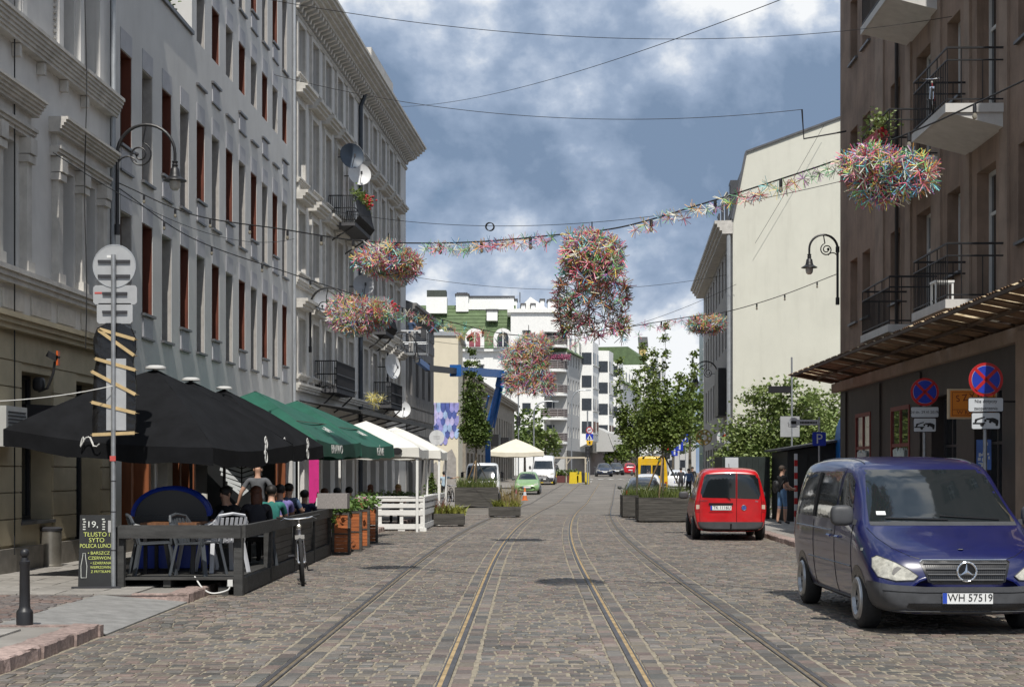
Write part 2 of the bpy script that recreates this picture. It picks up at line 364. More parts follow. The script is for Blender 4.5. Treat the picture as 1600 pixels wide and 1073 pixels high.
def kerb_stones(parent, base, sgn, y0, y1, drop=None):
    rnd = random.Random(5); Y = y0
    mb = MB(); me_cache = []
    for k in range(5):
        w, l = 0.30, 1.0; b = MB(); pr = [(-w/2, -0.2), (-w/2, 0.112), (-w/2+0.02, 0.13), (w/2-0.02, 0.13), (w/2, 0.112), (w/2, -0.2)]
        vs_ = []; fs_ = []; st = 9
        for i in range(st):
            yy = -0.493+0.986*i/(st-1)
            for (x, z) in pr: vs_.append((x+(rnd.uniform(-0.018, 0.018) if abs(x) > 0.1 else 0)+(rnd.uniform(-0.015, 0.015) if z < 0 else 0), yy, z+rnd.uniform(-0.006, 0.006)))
        for i in range(st-1):
            for j in range(5): fs_.append((i*6+j, i*6+j+1, i*6+j+7, i*6+j+6))
        fs_ += [tuple(range(6)), tuple((st-1)*6+j for j in range(6))]
        me_cache.append(b.add(vs_, fs_).mesh('kerb_stone', m_kerb))
    while Y < y1:
        if drop and drop[0] <= Y+0.5 <= drop[1]: Y += 1.0; continue
        o = part('kerb_stone', rnd.choice(me_cache), parent, (base+bend(Y+0.5)+sgn*0.14, Y+0.5, zg(Y)))
        o.rotation_euler = (0, 0, rnd.uniform(-0.008, 0.008)); Y += 1.0
kerb_stones(pav_l, KL, -1, 9.0, 60.0, (16.2, 19.8)); kerb_stones(pav_r, KR, 1, 18.0, 66.0)
# the dropped kerb by the sign pole: a ramp of worn stone between the two high kerbs
rm = MB(); x0 = KL+0.2
rm.add([(x0-1.14, 15.98, 0.112), (x0+0.02, 15.98, 0.02), (x0+0.02, 20.02, 0.02), (x0-1.14, 20.02, 0.112), (x0+0.02, 15.98, -0.1), (x0+0.02, 20.02, -0.1)], [(0,1,2,3),(1,4,5,2)])
for ya, yb in ((15.86, 15.985), (20.015, 20.14)): MB().box(x0-1.2, x0-0.0, ya, yb, -0.1, 0.122).obj('ramp_edge_stone', m_kerb, pav_l)
rm.obj('dropped_kerb_ramp', mat('ramp_concrete', (0.215, 0.212, 0.205), 0.85, var=0.22, scale=5, bump=0.35), pav_l)
# flagstones and the strip of setts on the near left pavement
slab_me = MB().box(-0.244, 0.244, -0.244, 0.244, 0.0, 0.02).mesh('paving_slab', m_slab)
rnd = random.Random(9)
for Y in frange(13.25, 33.25, 0.5):
    for X in np.arange(-8.2, -4.8, 0.5):
        if X < facade_left(Y)+0.15 or (15.7 < Y < 20.1): continue
        o = part('paving_slab', slab_me, pav_l, (X, Y, 0.104+rnd.uniform(-0.003, 0.003))); o.rotation_euler = (rnd.uniform(-.006, .006), rnd.uniform(-.006, .006), rnd.uniform(-.01, .01))
vs_ = []; fs_ = []; cols = []
Y = 16.0
while Y < 19.95:
    x = -8.15
    while x < -5.5:
        w = rnd.uniform(0.14, 0.2); v, f = sett_shape(w-0.012, 0.15, rnd.uniform(0.008, 0.016), rnd); n = len(vs_)
        vs_ += [(p[0]+x+w/2, p[1]+Y, p[2]+0.107) for p in v]; fs_ += [tuple(i+n for i in q) for q in f]
        c = random.choice([(0.15,0.125,0.115),(0.165,0.12,0.105),(0.135,0.12,0.115)]); cols += [(*c, 1)]*len(f); x += w
    Y += 0.165
me = bpy.data.meshes.new('crossing_setts'); me.from_pydata(vs_, [], fs_); me.materials.append(m_setts)
me.attributes.new('col', 'FLOAT_COLOR', 'FACE').data.foreach_set('color', np.array(cols, dtype=np.float32).ravel())
o = part('crossing_setts', me, pav_l); o['kind'] = 'stuff'
# zebra crossing at the far junction
zm = mat('road_paint', (0.62, 0.62, 0.6), 0.7, var=0.25, scale=3)
zb = thing('zebra_crossing', 'white striped crossing at the far end of the street', 'crossing', (0,0,0))
for i in range(11):
    X = bend(152)-3.5+i*1.0; z = zg(152)
    MB().box(X, X+0.5, 150.2, 154.0, z+0.002, z+0.03).obj('stripe', zm, zb)
ln = thing('give_way_line', 'white painted line before the far crossing', 'road marking', (0,0,0))
MB().box(bend(140)-3.2, bend(140)+0.2, 140.0, 141.2, zg(140)+0.0, zg(141)+0.03).obj('line', zm, ln)
# ------------------------------------------------------------------ facades
def wall_grid(mb, L, z0, z1, ops, o, depth, mi=0, mr=None, y=0.0):
    """front sheet in the local XZ plane with real openings; reveals run inwards (away from outward side o)"""
    mr = mi if mr is None else mr
    xs = sorted({0.0, L} | {v for op in ops for v in op[:2]}); zs = sorted({z0, z1} | {v for op in ops for v in op[2:4]})
    xs = [x for x in xs if 0 <= x <= L]; zs = [z for z in zs if z0 <= z <= z1]
    for i in range(len(xs)-1):
        for j in range(len(zs)-1):
            cx, cz = (xs[i]+xs[i+1])/2, (zs[j]+zs[j+1])/2
            if any(a < cx < b and c < cz < d for a, b, c, d in ops): continue
            mb.quad((xs[i], y, zs[j]), (xs[i+1], y, zs[j]), (xs[i+1], y, zs[j+1]), (xs[i], y, zs[j+1]), mi)
    yi = y-o*depth
    for a, b, c, d in ops:
        mb.quad((a, y, c), (a, yi, c), (a, yi, d), (a, y, d), mr); mb.quad((b, y, c), (b, yi, c), (b, yi, d), (b, y, d), mr)
        mb.quad((a, y, d), (b, y, d), (b, yi, d), (a, yi, d), mr); mb.quad((a, y, c), (b, y, c), (b, yi, c), (a, yi, c), mr)
    return mb
def shell(mb, L, H, o, back, mi=0, roof=1, inner=0.5):
    """sides, back and roof behind a facade sheet, plus a dark core wall behind the openings"""
    y1 = -o*back
    mb.quad((0,0,0),(0,y1,0),(0,y1,H),(0,0,H),mi); mb.quad((L,0,0),(L,y1,0),(L,y1,H),(L,0,H),mi)
    mb.quad((0,y1,0),(L,y1,0),(L,y1,H),(0,y1,H),mi); mb.quad((0,0,H),(L,0,H),(L,y1,H),(0,y1,H),roof)
    return mb
def ledge(mb, x0, x1, z0, z1, o, out, mi=0, y=0.0, steps=3):
    """a moulded string course: stacked strips growing outwards"""
    for k in range(steps):
        a = z0+(z1-z0)*k/steps; b = z0+(z1-z0)*(k+1)/steps; d = out*(0.45+0.55*(k+1)/steps)
        mb.box(x0-d*0.0, x1, min(y-o*0.02, y+o*d), max(y-o*0.02, y+o*d), a+(0.0015 if k else 0), b, mi)
def window_meshes(w, h, o, depth, fm, gm, bars=(1, 1), fw=0.06, lining=None, sill=None, name='window'):
    """frame mesh (with an optional lining and sill) and pane mesh, local origin at the opening's lower left corner on the wall face"""
    y = -o*depth; mb = MB(); t = 0.05
    def bx(x0, x1, z0, z1, ya, yb, mi=0): mb.box(x0, x1, min(ya, yb), max(ya, yb), z0, z1, mi)
    ya, yb = y+o*0.005, y+o*(0.005+t)
    bx(0.004, fw, 0.004, h-0.004, ya, yb); bx(w-fw, w-0.004, 0.004, h-0.004, ya, yb); bx(fw, w-fw, 0.004, fw, ya, yb); bx(fw, w-fw, h-fw, h-0.004, ya, yb)
    for i in range(1, bars[0]+1): x = w*i/(bars[0]+1); bx(x-fw*0.45, x+fw*0.45, fw, h-fw, ya, yb-o*0.01)
    for i in range(1, bars[1]+1): z = h*(0.68 if bars[1] == 1 else i/(bars[1]+1)); bx(fw, w-fw, z-fw*0.4, z+fw*0.4, ya, yb-o*0.012)
    mats = [fm]
    if lining:
        mats.append(lining); k = len(mats)-1; yo = -o*0.012
        bx(0.003, 0.022, 0.004, h-0.004, yb, yo, k); bx(w-0.022, w-0.003, 0.004, h-0.004, yb, yo, k); bx(0.022, w-0.022, h-0.022, h-0.003, yb, yo, k)
    if sill:
        mats.append(sill); k = len(mats)-1; bx(-0.06, w+0.06, -0.05, 0.003, y, o*0.07, k)
    g = MB(); yg = y+o*0.018; g.quad((fw*0.8, yg, fw*0.8), (w-fw*0.8, yg, fw*0.8), (w-fw*0.8, yg, h-fw*0.8), (fw*0.8, yg, h-fw*0.8))
    back = MB(); return mb.mesh(name, mats), g.mesh('pane', gm)
def put_window(wm, bld, x, z, y=0.0, name='window'):
    o = part(name, wm[0], bld, (x, y, z)); part('pane', wm[1], o); return o
def frame_of(X, Y, slope): return (X, Y, 0), math.atan2(1.0, slope)

m_stucco_w = mat('white_stucco', (0.60, 0.59, 0.57), 0.85, var=0.07, scale=1.5, stain=0.16, bump=0.12, bscale=30)
m_stucco_g = mat('grey_render', (0.53, 0.525, 0.51), 0.85, var=0.07, scale=0.8, stain=0.14, bump=0.15, bscale=25)
m_yellow = mat('ochre_rustication', (0.47, 0.40, 0.27), 0.85, var=0.12, scale=2, stain=0.2, bump=0.15)
m_red = mat('red_brown_shutter', (0.115, 0.028, 0.013), 0.6, var=0.2, scale=5, stretch=(1,1,0.3))
m_greyjamb = mat('grey_jamb', (0.36, 0.34, 0.32), 0.85, var=0.12, scale=6)
m_framew = mat('window_frame_white', (0.6, 0.6, 0.58), 0.5, var=0.05)
m_frameb = mat('window_frame_brown', (0.09, 0.05, 0.035), 0.5, var=0.2)
m_framed = mat('window_frame_dark', (0.035, 0.035, 0.04), 0.5, var=0.2)
m_roof = mat('roof_felt', (0.07, 0.07, 0.075), 0.85, var=0.2)
m_ledge = mat('ledge_stone', (0.52, 0.50, 0.465), 0.85, var=0.14, scale=3, stain=0.3, bump=0.2)
m_tin = mat('sill_tin', (0.12, 0.12, 0.125), 0.45, metal=0.4, var=0.2)
m_core = mat('room_dark', (0.02, 0.02, 0.022), 0.9, var=0.2)

# ---- B1: ornate white town house at the left edge of the picture
def ornate_house():
    Y0 = 16.0; L = 29.75-Y0; loc, rz = frame_of(facade_left(Y0), Y0, 0.0375)
    t = thing('ornate_townhouse', 'ornate white town house with ochre ground floor at the left edge', 'building', loc, rz); o = -1; H = 17.0
    ops = []; aed = []
    s = lambda Y: (Y-Y0)
    for c in (27.8, 23.7, 19.6):                    # paired-window aedicules
        for dx in (-0.62, 0.62): ops += [(s(c)+dx-0.40, s(c)+dx+0.40, 5.0, 7.0), (s(c)+dx-0.42, s(c)+dx+0.42, 9.15, 11.7), (s(c)+dx-0.42, s(c)+dx+0.42, 12.9, 15.2)]
        aed.append(s(c))
    mb = MB(); wall_grid(mb, L, 4.1, H, ops, o, 0.42, 0); shell(mb, L, H, o, 12, 0, 1); mb.obj('wall', [m_stucco_w, m_roof], t)
    g_ops = [(s(c)-0.75, s(c)+0.75, 0.9 if k else 0.0, 3.35) for k, c in enumerate((28.35, 25.6, 22.6, 19.6))]
    g = MB(); wall_grid(g, L, 0, 4.1, g_ops, o, 0.45, 0, y=-0.01); g.obj('ground_floor_wall', m_yellow, t)
    # rustication: proud courses between the grooves, broken at the openings
    for k in range(8):
        z0, z1 = 0.55+k*0.42, 0.55+k*0.42+0.40; xs = [0.0]
        for a, b, c, d in sorted(g_ops):
            if z1 > c and z0 < d: xs += [a-0.02, b+0.02]
        xs.append(L)
        for i in range(0, len(xs), 2):
            if xs[i+1]-xs[i] > 0.05: MB().box(xs[i], xs[i+1], -0.045, -0.008, z0, z1).obj('rusticated_course', m_yellow, t)
    MB().box(0, L, -0.09, -0.006, 0, 0.5).obj('plinth', mat('plinth_stone', (0.24,0.22,0.19), 0.85, var=0.2, bump=0.2), t)
    c = MB(); ledge(c, 0, L, 3.95, 4.2, o, 0.28, 0); c.obj('ground_floor_cornice', m_yellow, t)
    c = MB(); ledge(c, 0, L, 4.68, 4.93, o, 0.22); c.obj('sill_course', m_ledge, t)
    for k in range(int(L/1.3)): MB().box(0.25+k*1.3, 1.2+k*1.3, -0.03, 0.01, 4.3, 4.6).obj('recess_panel', m_ledge, t)
    c = MB(); ledge(c, 0, L, 8.55, 8.92, o, 0.30, 0, steps=6); c.obj('string_course', m_ledge, t)
    for k in range(int(L/1.15)): MB().cbox((0.5+k*1.15, -0.07, 8.44), (0.10, 0.13, 0.2)).obj('bracket', m_ledge, t)
    c = MB(); ledge(c, 0, L, 16.5, 17.0, o, 0.6, 0, steps=4); c.obj('cornice', m_ledge, t)
    for a in aed:
        e = MB()
        for x in (-1.28, 0.0, 1.28):
            e.box(a+x-0.12, a+x+0.12, -0.12, 0.01, 4.95, 6.95)
            e.box(a+x-0.17, a+x+0.17, -0.17, 0.01, 6.72, 6.84); e.box(a+x-0.15, a+x+0.15, -0.2, 0.01, 6.86, 7.12); e.box(a+x-0.16, a+x+0.16, -0.16, 0.01, 4.95, 5.12)
        ledge(e, a-1.5, a+1.5, 7.13, 7.3, o, 0.2); e.box(a-1.42, a+1.42, -0.1, 0.01, 7.3, 7.52); ledge(e, a-1.56, a+1.56, 7.52, 7.78, o, 0.34, steps=5)
        e.obj('window_aedicule', m_ledge, t)
        e = MB()
        for x in (-1.15, 0.0, 1.15): e.box(a+x-0.11, a+x+0.11, -0.09, 0.01, 8.97, 12.0)
        e.obj('pilaster', m_stucco_w, t)
        for x in (-1.3, 1.3): 
            q = MB()
            for k in range(24): q.cbox((a+x, -0.02, 9.2+k*0.11), (0.05, 0.04, 0.05))
            q.obj('beaded_strip', m_ledge, t)
    w1 = window_meshes(0.80, 2.0, o, 0.36, m_framed, glass, (1, 1)); w2 = window_meshes(0.84, 2.55, o, 0.36, m_framed, glass, (1, 1)); w3 = window_meshes(0.84, 2.3, o, 0.36, m_framed, glass, (1,1))
    for a, b, z0, z1 in ops: put_window(w1 if z0 < 6 else w2 if z0 < 10 else w3, t, a, z0)
    wd = window_meshes(1.5, 3.35, o, 0.4, m_framed, glass, (1, 1), 0.09, name='door'); ws = window_meshes(1.5, 2.45, o, 0.4, m_framed, glass, (1, 1), 0.07, sill=m_tin)
    for k, (a, b, z0, z1) in enumerate(g_ops): put_window(ws if z0 > 0 else wd, t, a, z0, -0.01 if False else 0.0, 'window' if z0 > 0 else 'door')
    MB().tube([(L-0.12, -0.1, 0.3), (L-0.12, -0.1, H)], 0.05, 8).obj('downpipe', zinc, t)
ornate_house()

# ---- B2: plain grey block with narrow recessed windows in a chequer of red and grey reveals
def grey_block():
    Y0 = 29.8; L = 49.35-Y0; loc, rz = frame_of(facade_left(Y0), Y0, 0.0375); o = -1
    t = thing('grey_apartment_block', 'grey rendered apartment block with narrow windows and red brown shutters', 'building', loc, rz)
    W = 0.80; dep = 0.26; px = [0.62+1.56*i for i in range(12)]
    rows = [6.9, 10.1, 13.3, 16.5, 19.7]; ops = []; kinds = []
    for r, top in enumerate(rows):
        for i, x in enumerate(px):
            if r >= 2 and x < 6.4: continue
            red = (i+r) % 2 == 1
            ops.append((x, x+W, top-(1.88 if red else 2.32), top)); kinds.append(red)
    low = [q for q in ops if q[3] < 11.95]; high = [(a-6.4, b-6.4, c, d) for a, b, c, d in ops if d > 11.95]
    mb = MB(); wall_grid(mb, L, 4.15, 12.0, low, o, dep+0.1, 0); mb.obj('lower_wall', [m_stucco_g], t)
    mb = MB(); wall_grid(mb, L-6.4, 12.0, 21.0, high, o, dep+0.1, 0); ob = mb.obj('upper_wall', [m_stucco_g], t); ob.location = (6.4, 0, 0)
    mb = MB(); mb.box(0, L, 0.4, 12, 0, 11.9); mb.box(6.42, L, 0.4, 12, 11.9, 21.0); mb.quad((6.4,0,12),(6.4,12,12),(6.4,12,21),(6.4,0,21)); mb.quad((L,0,0),(L,0.5,0),(L,0.5,21),(L,0,21)); mb.obj('core_wall', m_stucco_g, t)
    MB().box(-0.0, 6.42, -0.06, 0.4, 12.0, 12.09).obj('parapet_coping', m_tin, t)
    MB().box(0, 6.4, 0.4, 6, 11.9, 11.98).obj('terrace_floor', m_roof, t)
    red = window_meshes(W, 1.88, o, dep, m_frameb, glass, (0, 1), 0.06, lining=m_red, sill=m_tin); gry = window_meshes(W, 2.32, o, dep, m_frameb, glass, (0, 1), 0.06, lining=m_greyjamb, sill=m_tin)
    pan = MB().box(0.03, W-0.03, -0.02, 0.02, -0.50, -0.08).mesh('apron_panel', m_stucco_w); pan.materials.clear(); pan.materials.append(mat('apron_render', (0.40, 0.40, 0.42), 0.8, var=0.08))
    lip = MB().box(-0.04, W+0.04, -0.05, 0.02, -0.54, -0.5).mesh('apron_sill', m_tin); lin = MB().box(0.0, W, -0.012, 0.02, 0.0, 0.42).mesh('lintel_panel', m_stucco_g); lin.materials.clear(); lin.materials.append(mat('apron_render', (0.4,0.4,0.42)))
    for (a, b, c, d), k in zip(ops, kinds):
        w = put_window(red if k else gry, t, a, c)
        if k: part('apron_panel', pan, w); part('apron_sill', lip, w)
        part('lintel_panel', lin, w, (0, 0, d-c+0.004))
    # ground floor: shopfronts behind timber columns
    gl = MB(); gl.quad((0, 0.35, 0.1), (L, 0.35, 0.1), (L, 0.35, 3.4), (0, 0.35, 3.4)); gl.obj('shop_glass', glass, t)
    MB().box(0, L, 0.0, 0.4, 3.4, 4.15).obj('shop_fascia', m_stucco_g, t)
    MB().box(0, L, -0.02, 0.4, 0.0, 0.35).obj('shop_plinth', mat('plinth_stone', (0.24,0.22,0.19)), t)
    m_col = mat('rust_timber', (0.22, 0.07, 0.025), 0.55, var=0.25, scale=4, stretch=(1,1,0.2)); m_pil = mat('pale_pilaster', (0.58, 0.57, 0.53), 0.8, var=0.06)
    for i, x in enumerate(np.arange(0.15, L-0.3, 1.3)):
        if i % 3 == 0: MB().box(x, x+0.42, -0.04, 0.38, 0.0, 3.42).obj('pilaster', m_pil, t)
        else: MB().box(x, x+0.16, 0.02, 0.36, 0.0, 3.41).obj('timber_column', m_col, t)
        MB().box(x+0.45, x+1.3, 0.28, 0.34, 2.35, 2.43).obj('transom', m_frameb, t)
    for k, (x, z) in enumerate([(4.2, 1.55), (4.2, 0.6)]): pass
    ps = thing('leaf_poster', 'black shop window poster with a big white monstera leaf above printed letters', 'poster', (0,0,0)); ps.parent = None
    # the poster hangs inside the front, a little proud of the glass
    base = Vector(loc) + Matrix.Rotation(rz, 3, 'Z') @ Vector((7.7, -0.9, -0.62)); ps.location = base; ps.rotation_euler = (0, 0, rz - R(60))
    MB().box(-0.85, 0.85, 0.0, 0.02, 0.55, 3.1).obj('backing', mat('poster_black', (0.012, 0.013, 0.014), 0.5, var=0.2), ps)
    lf = MB(); 
    for k in range(9):
        for sg in (-1, 1):
            z = 1.75+0.115*k; wdt = 0.50*math.sin(math.pi*(k+1.2)/10.5)+0.05
            lf.add([(sg*0.018, -0.006, z), (sg*wdt, -0.006, z+0.16), (sg*wdt*0.98, -0.006, z+0.235), (sg*0.018, -0.006, z+0.085)], [(0,1,2,3)])
    lf.obj('leaf_print', mat('poster_white', (0.62, 0.65, 0.66), 0.6, var=0.05), ps)
    text('lettering', 'arniasusharnia', 0.2, MATS['poster_white'], ps, (0, -0.006, 1.42), (R(90), 0, 0), 0.002)
    rg = MB()
    for i in range(9):
        for j in range(5): 
            c = (-0.6+i*0.15, -0.006, 1.22-j*0.125)
            pts = [Vector(c)+Vector((0.045*math.cos(a), 0, 0.045*math.sin(a))) for a in [k*math.pi/5 for k in range(11)]]
            rg.tube(pts, 0.012, 4, cap=False)
    rg.obj('ring_pattern', MATS['poster_white'], ps)
    for x in (6.38,): MB().tube([(L-0.08, -0.07, 0.3), (L-0.08, -0.07, 21)], 0.05, 8).obj('downpipe', zinc, t)
grey_block()

# ---- B3: white house with hooded windows and a heavy bracketed cornice
def hooded_house():
    Y0 = 49.4; L = 26.0; loc, rz = frame_of(-7.05, Y0, 0.071); o = -1; H = 17.5
    t = thing('hooded_window_townhouse', 'pale town house with hooded windows and deep bracketed roof cornice', 'building', loc, rz)
    xs = [0.55+2.3*i for i in range(5)]+[13.2+2.32*i for i in range(5)]; W = 1.02
    rows = [(5.0, 6.75), (8.3, 10.25), (11.35, 13.7), (14.75, 16.35)]; ops = [(x, x+W, a, b) for x in xs for a, b in rows]
    mb = MB(); wall_grid(mb, L, 3.6, H, ops, o, 0.4); shell(mb, L, H, o, 12, 0, 1); mb.obj('wall', [m_stucco_w, m_roof], t)
    g_ops = [(x-0.15, x+W+0.25, 0.05, 2.9) for x in xs]; g = MB(); wall_grid(g, L, 0, 3.6, g_ops, o, 0.4, 0, y=0.004); g.obj('ground_floor_wall', m_stucco_w, t)
    wins = [window_meshes(W, b-a, o, 0.3, m_framew, glass, (1, 1), 0.07) for a, b in rows]; wd = window_meshes(W+0.4, 2.85, o, 0.35, m_framew, glass, (1, 2), 0.07, name='shop_window')
    sur = []
    for r, (a, b) in enumerate(rows):
        s = MB(); h = b-a
        s.box(-0.2, 0.0, -0.09, 0.01, -0.1, h+0.12); s.box(W, W+0.2, -0.09, 0.01, -0.1, h+0.12); s.box(0.0, W, -0.09, 0.01, h, h+0.12)
        ledge(s, -0.3, W+0.3, -0.26, -0.1, o, 0.2); s.box(-0.2, -0.04, -0.14, 0.01, -0.5, -0.262); s.box(W+0.04, W+0.2, -0.14, 0.01, -0.5, -0.262)
        if r < 3:
            s.box(-0.25, W+0.25, -0.06, 0.01, h+0.121, h+0.28); ledge(s, -0.38, W+0.38, h+0.281, h+0.58, o, 0.46)
        sur.append(s.mesh('window_surround', m_ledge if r < 3 else m_ledge))
    for x in xs:
        for r, (a, b) in enumerate(rows):
            w = put_window(wins[r], t, x, a); part('surround', sur[r], w)
    for x in xs: put_window(wd, t, x-0.15, 0.05, 0.004, 'shop_window')
    c = MB(); ledge(c, 0, L, 4.35, 4.6, o, 0.26); c.obj('sill_course', m_ledge, t)
    c = MB(); ledge(c, 0, L, 7.75, 8.0, o, 0.2); c.obj('string_course', m_ledge, t)
    c = MB(); ledge(c, -0.05, L, 17.05, 17.5, o, 0.95, steps=4); c.box(-0.05, L+0.02, -1.02, 0.3, 17.502, 17.6); c.obj('cornice', m_ledge, t)
    c = MB(); ledge(c, 0, L, 16.5, 16.62, o, 0.1); c.obj('frieze_moulding', m_ledge, t)
    br = MB(); br.extrude([(0, 0, 0), (0, -0.16, 0), (0, -0.2, 0.14), (0, -0.5, 0.24), (0, -0.52, 0.36), (0, 0, 0.36)], (0.17, 0, 0)); bm_ = br.mesh('cornice_bracket', m_ledge)
    for k in range(int(L/0.46)): part('cornice_bracket', bm_, t, (0.1+k*0.46, -0.01, 16.68))
    p = MB(); p.tube([(12.35, -0.1, 0.2), (12.35, -0.1, 16.4), (12.35, -0.3, 16.9)], 0.085, 8); p.obj('downpipe', mat('dark_pipe', (0.035, 0.045, 0.06), 0.5, var=0.2), t)
    # box pilaster beside the pipe and a raised attic over the middle
    MB().box(9.6, 15.2, -0.98, 0.25, 17.61, 18.0).obj('attic_block', m_ledge, t)
    return t
b3 = hooded_house()
def on_left(Y, out=0.0, z=0.0):
    """a point on the left facades at depth Y, 'out' metres in front of the wall"""
    s = 0.0375 if Y < 49.4 else 0.071; n = Vector((1, -s, 0)).normalized(); return Vector((facade_left(Y), Y, z)) + n*out

# ---- B4: weathered stone house, lower, set after the white one
def stone_house():
    Y0 = 75.6; L = 11.0; loc, rz = frame_of(facade_left(Y0), Y0, 0.071); o = -1
    m_st = mat('weathered_stone', (0.20, 0.195, 0.19), 0.9, var=0.3, scale=2.2, stain=0.55, bump=0.5, bscale=14, stretch=(1, 1, 0.25))
    t = thing('weathered_stone_house', 'low weathered dark stone house beyond the pale hooded house', 'building', loc, rz)
    ops = [(0.9+2.5*i, 2.0+2.5*i, z, z+2.1) for i in range(4) for z in (5.6,)] + [(0.7+2.5*i, 2.2+2.5*i, 0.1, 3.0) for i in range(4)]
    mb = MB(); wall_grid(mb, L, 0, 10.0, ops, o, 0.35); shell(mb, L, 10.0, o, 11, 0, 1); mb.obj('wall', [m_st, m_roof], t)
    w = window_meshes(1.1, 2.1, o, 0.3, m_framew, glass, (1, 1)); d = window_meshes(1.5, 2.9, o, 0.3, m_framed, glass, (1, 1))
    for a, b, c, e in ops: put_window(w if c > 1 else d, t, a, c)
    for k in range(7): 
        for z in (3.6, 4.4, 5.0, 8.2, 8.9): MB().box(k*1.57+0.02, k*1.57+1.54, -0.04, 0.0, z, z+0.5).obj('stone_block', m_st, t)
    c = MB(); ledge(c, 0, L, 9.6, 10.05, o, 0.5, steps=3); c.obj('cornice', m_st, t)
    c = MB(); c.extrude([(0, -0.3, 10.06), (0, 5.5, 12.2), (0, 11, 10.06)], (L, 0, 0)); c.obj('roof', m_roof, t)
stone_house()

# ---- B5: cream blank gable and the old two-storey facade behind it
def cream_gable():
    t = thing('cream_gable_house', 'cream blank gable wall with a blue mural behind the lift truck', 'building', (-3.5, 100, zg(100)))
    m_cr = mat('cream_render', (0.66, 0.60, 0.47), 0.85, var=0.06, scale=0.7, stain=0.10)
    MB().box(-8, 0, 0, 9, 0, 10.5).obj('wall', m_cr, t)
    c = MB(); c.extrude([(-8.2, -0.1, 10.5), (0.25, -0.1, 10.35), (0.25, -0.1, 10.55), (-8.2, -0.1, 11.2)], (0, 9.2, 0)); c.obj('roof_edge', zinc, t)
    mu = thing('painted_mural', 'blue and violet scalloped mural on the cream gable wall', 'mural', (-3.5, 99.97, zg(100)))
    rnd = random.Random(4); cols = [mat('mural_%s' % n, c, 0.8, var=0.3, scale=2) for n, c in (('violet', (0.27,0.26,0.55)), ('pale_blue', (0.33,0.45,0.68)), ('deep_blue', (0.07,0.10,0.32)), ('lilac', (0.45,0.42,0.66)))]
    for r in range(6):
        for k in range(7):
            x = -2.0+k*0.29+(0.14 if r % 2 else 0); z = 3.6+r*0.42
            if r == 0 and k in (0, 1, 5, 6): continue
            pts = [(x+0.16*math.cos(a), 0, z+0.34*math.sin(a)) for a in [math.pi+math.pi*i/6 for i in range(7)]] + [(x+0.16, 0, z+0.3), (x-0.16, 0, z+0.3)]
            MB().extrude(pts, (0, -0.012-0.004*r, 0)).obj('scallop', cols[(k+r*2+rnd.randint(0, 1)) % 4], mu)
    g = thing('painted_shadow_figures', 'grey painted shapes low on the cream gable wall', 'mural', (-3.5, 99.96, zg(100)))
    for i, (x, w, h) in enumerate([(-0.55, 0.9, 3.0), (-1.5, 0.5, 2.2), (-2.0, 0.4, 2.6)]):
        pts = [(x-w/2, 0, 0.1), (x+w/2, 0, 0.1), (x+w/2*0.9, 0, h*0.8), (x+w*0.15, 0, h), (x-w*0.3, 0, h*0.9), (x-w/2, 0, h*0.6)]
        MB().extrude(pts, (0, -0.012-0.003*i, 0)).obj('figure', mat('mural_grey', (0.30, 0.28, 0.26), 0.85, var=0.2), g)
    loc, rz = frame_of(-3.3, 109.3, 0.071); o = -1; L = 50
    b = thing('old_ornamented_house', 'long low grey brown ornamented house behind the lift truck', 'building', (loc[0], loc[1], zg(112)), rz)
    m_old = mat('old_plaster', (0.27, 0.24, 0.20), 0.9, var=0.2, scale=2, stain=0.4, bump=0.3)
    ops = [(1.2+2.9*i, 2.3+2.9*i, 3.9, 6.2) for i in range(16)] + [(0.9+2.9*i, 2.5+2.9*i, 0.1, 2.7) for i in range(16)]
    mb = MB(); wall_grid(mb, L, -0.6, 8.2, ops, o, 0.4); shell(mb, L, 8.2, o, 12, 0, 1); mb.obj('wall', [m_old, m_roof], b)
    w = window_meshes(1.1, 2.3, o, 0.3, m_framew, glass_far, (1, 1)); d = window_meshes(1.6, 2.6, o, 0.3, m_framed, glass_far, (1, 0))
    for a, bb, c, e in ops: put_window(w if c > 1 else d, b, a, c)
    c = MB(); ledge(c, 0, L, 7.6, 8.2, o, 0.6); c.obj('cornice', m_old, b); c = MB(); ledge(c, 0, L, 3.2, 3.5, o, 0.25); c.obj('string_course', m_old, b)
    for x in (6.6, 18.2, 29.8, 41.4): MB().box(x, x+2.4, -0.9, 0, 3.5, 4.45).obj('balcony', black_metal, b)
    c = MB(); c.extrude([(0, -0.4, 8.21), (0, 6, 10.4), (0, 12, 8.21)], (L, 0, 0)); c.obj('roof', m_roof, b)
cream_gable()

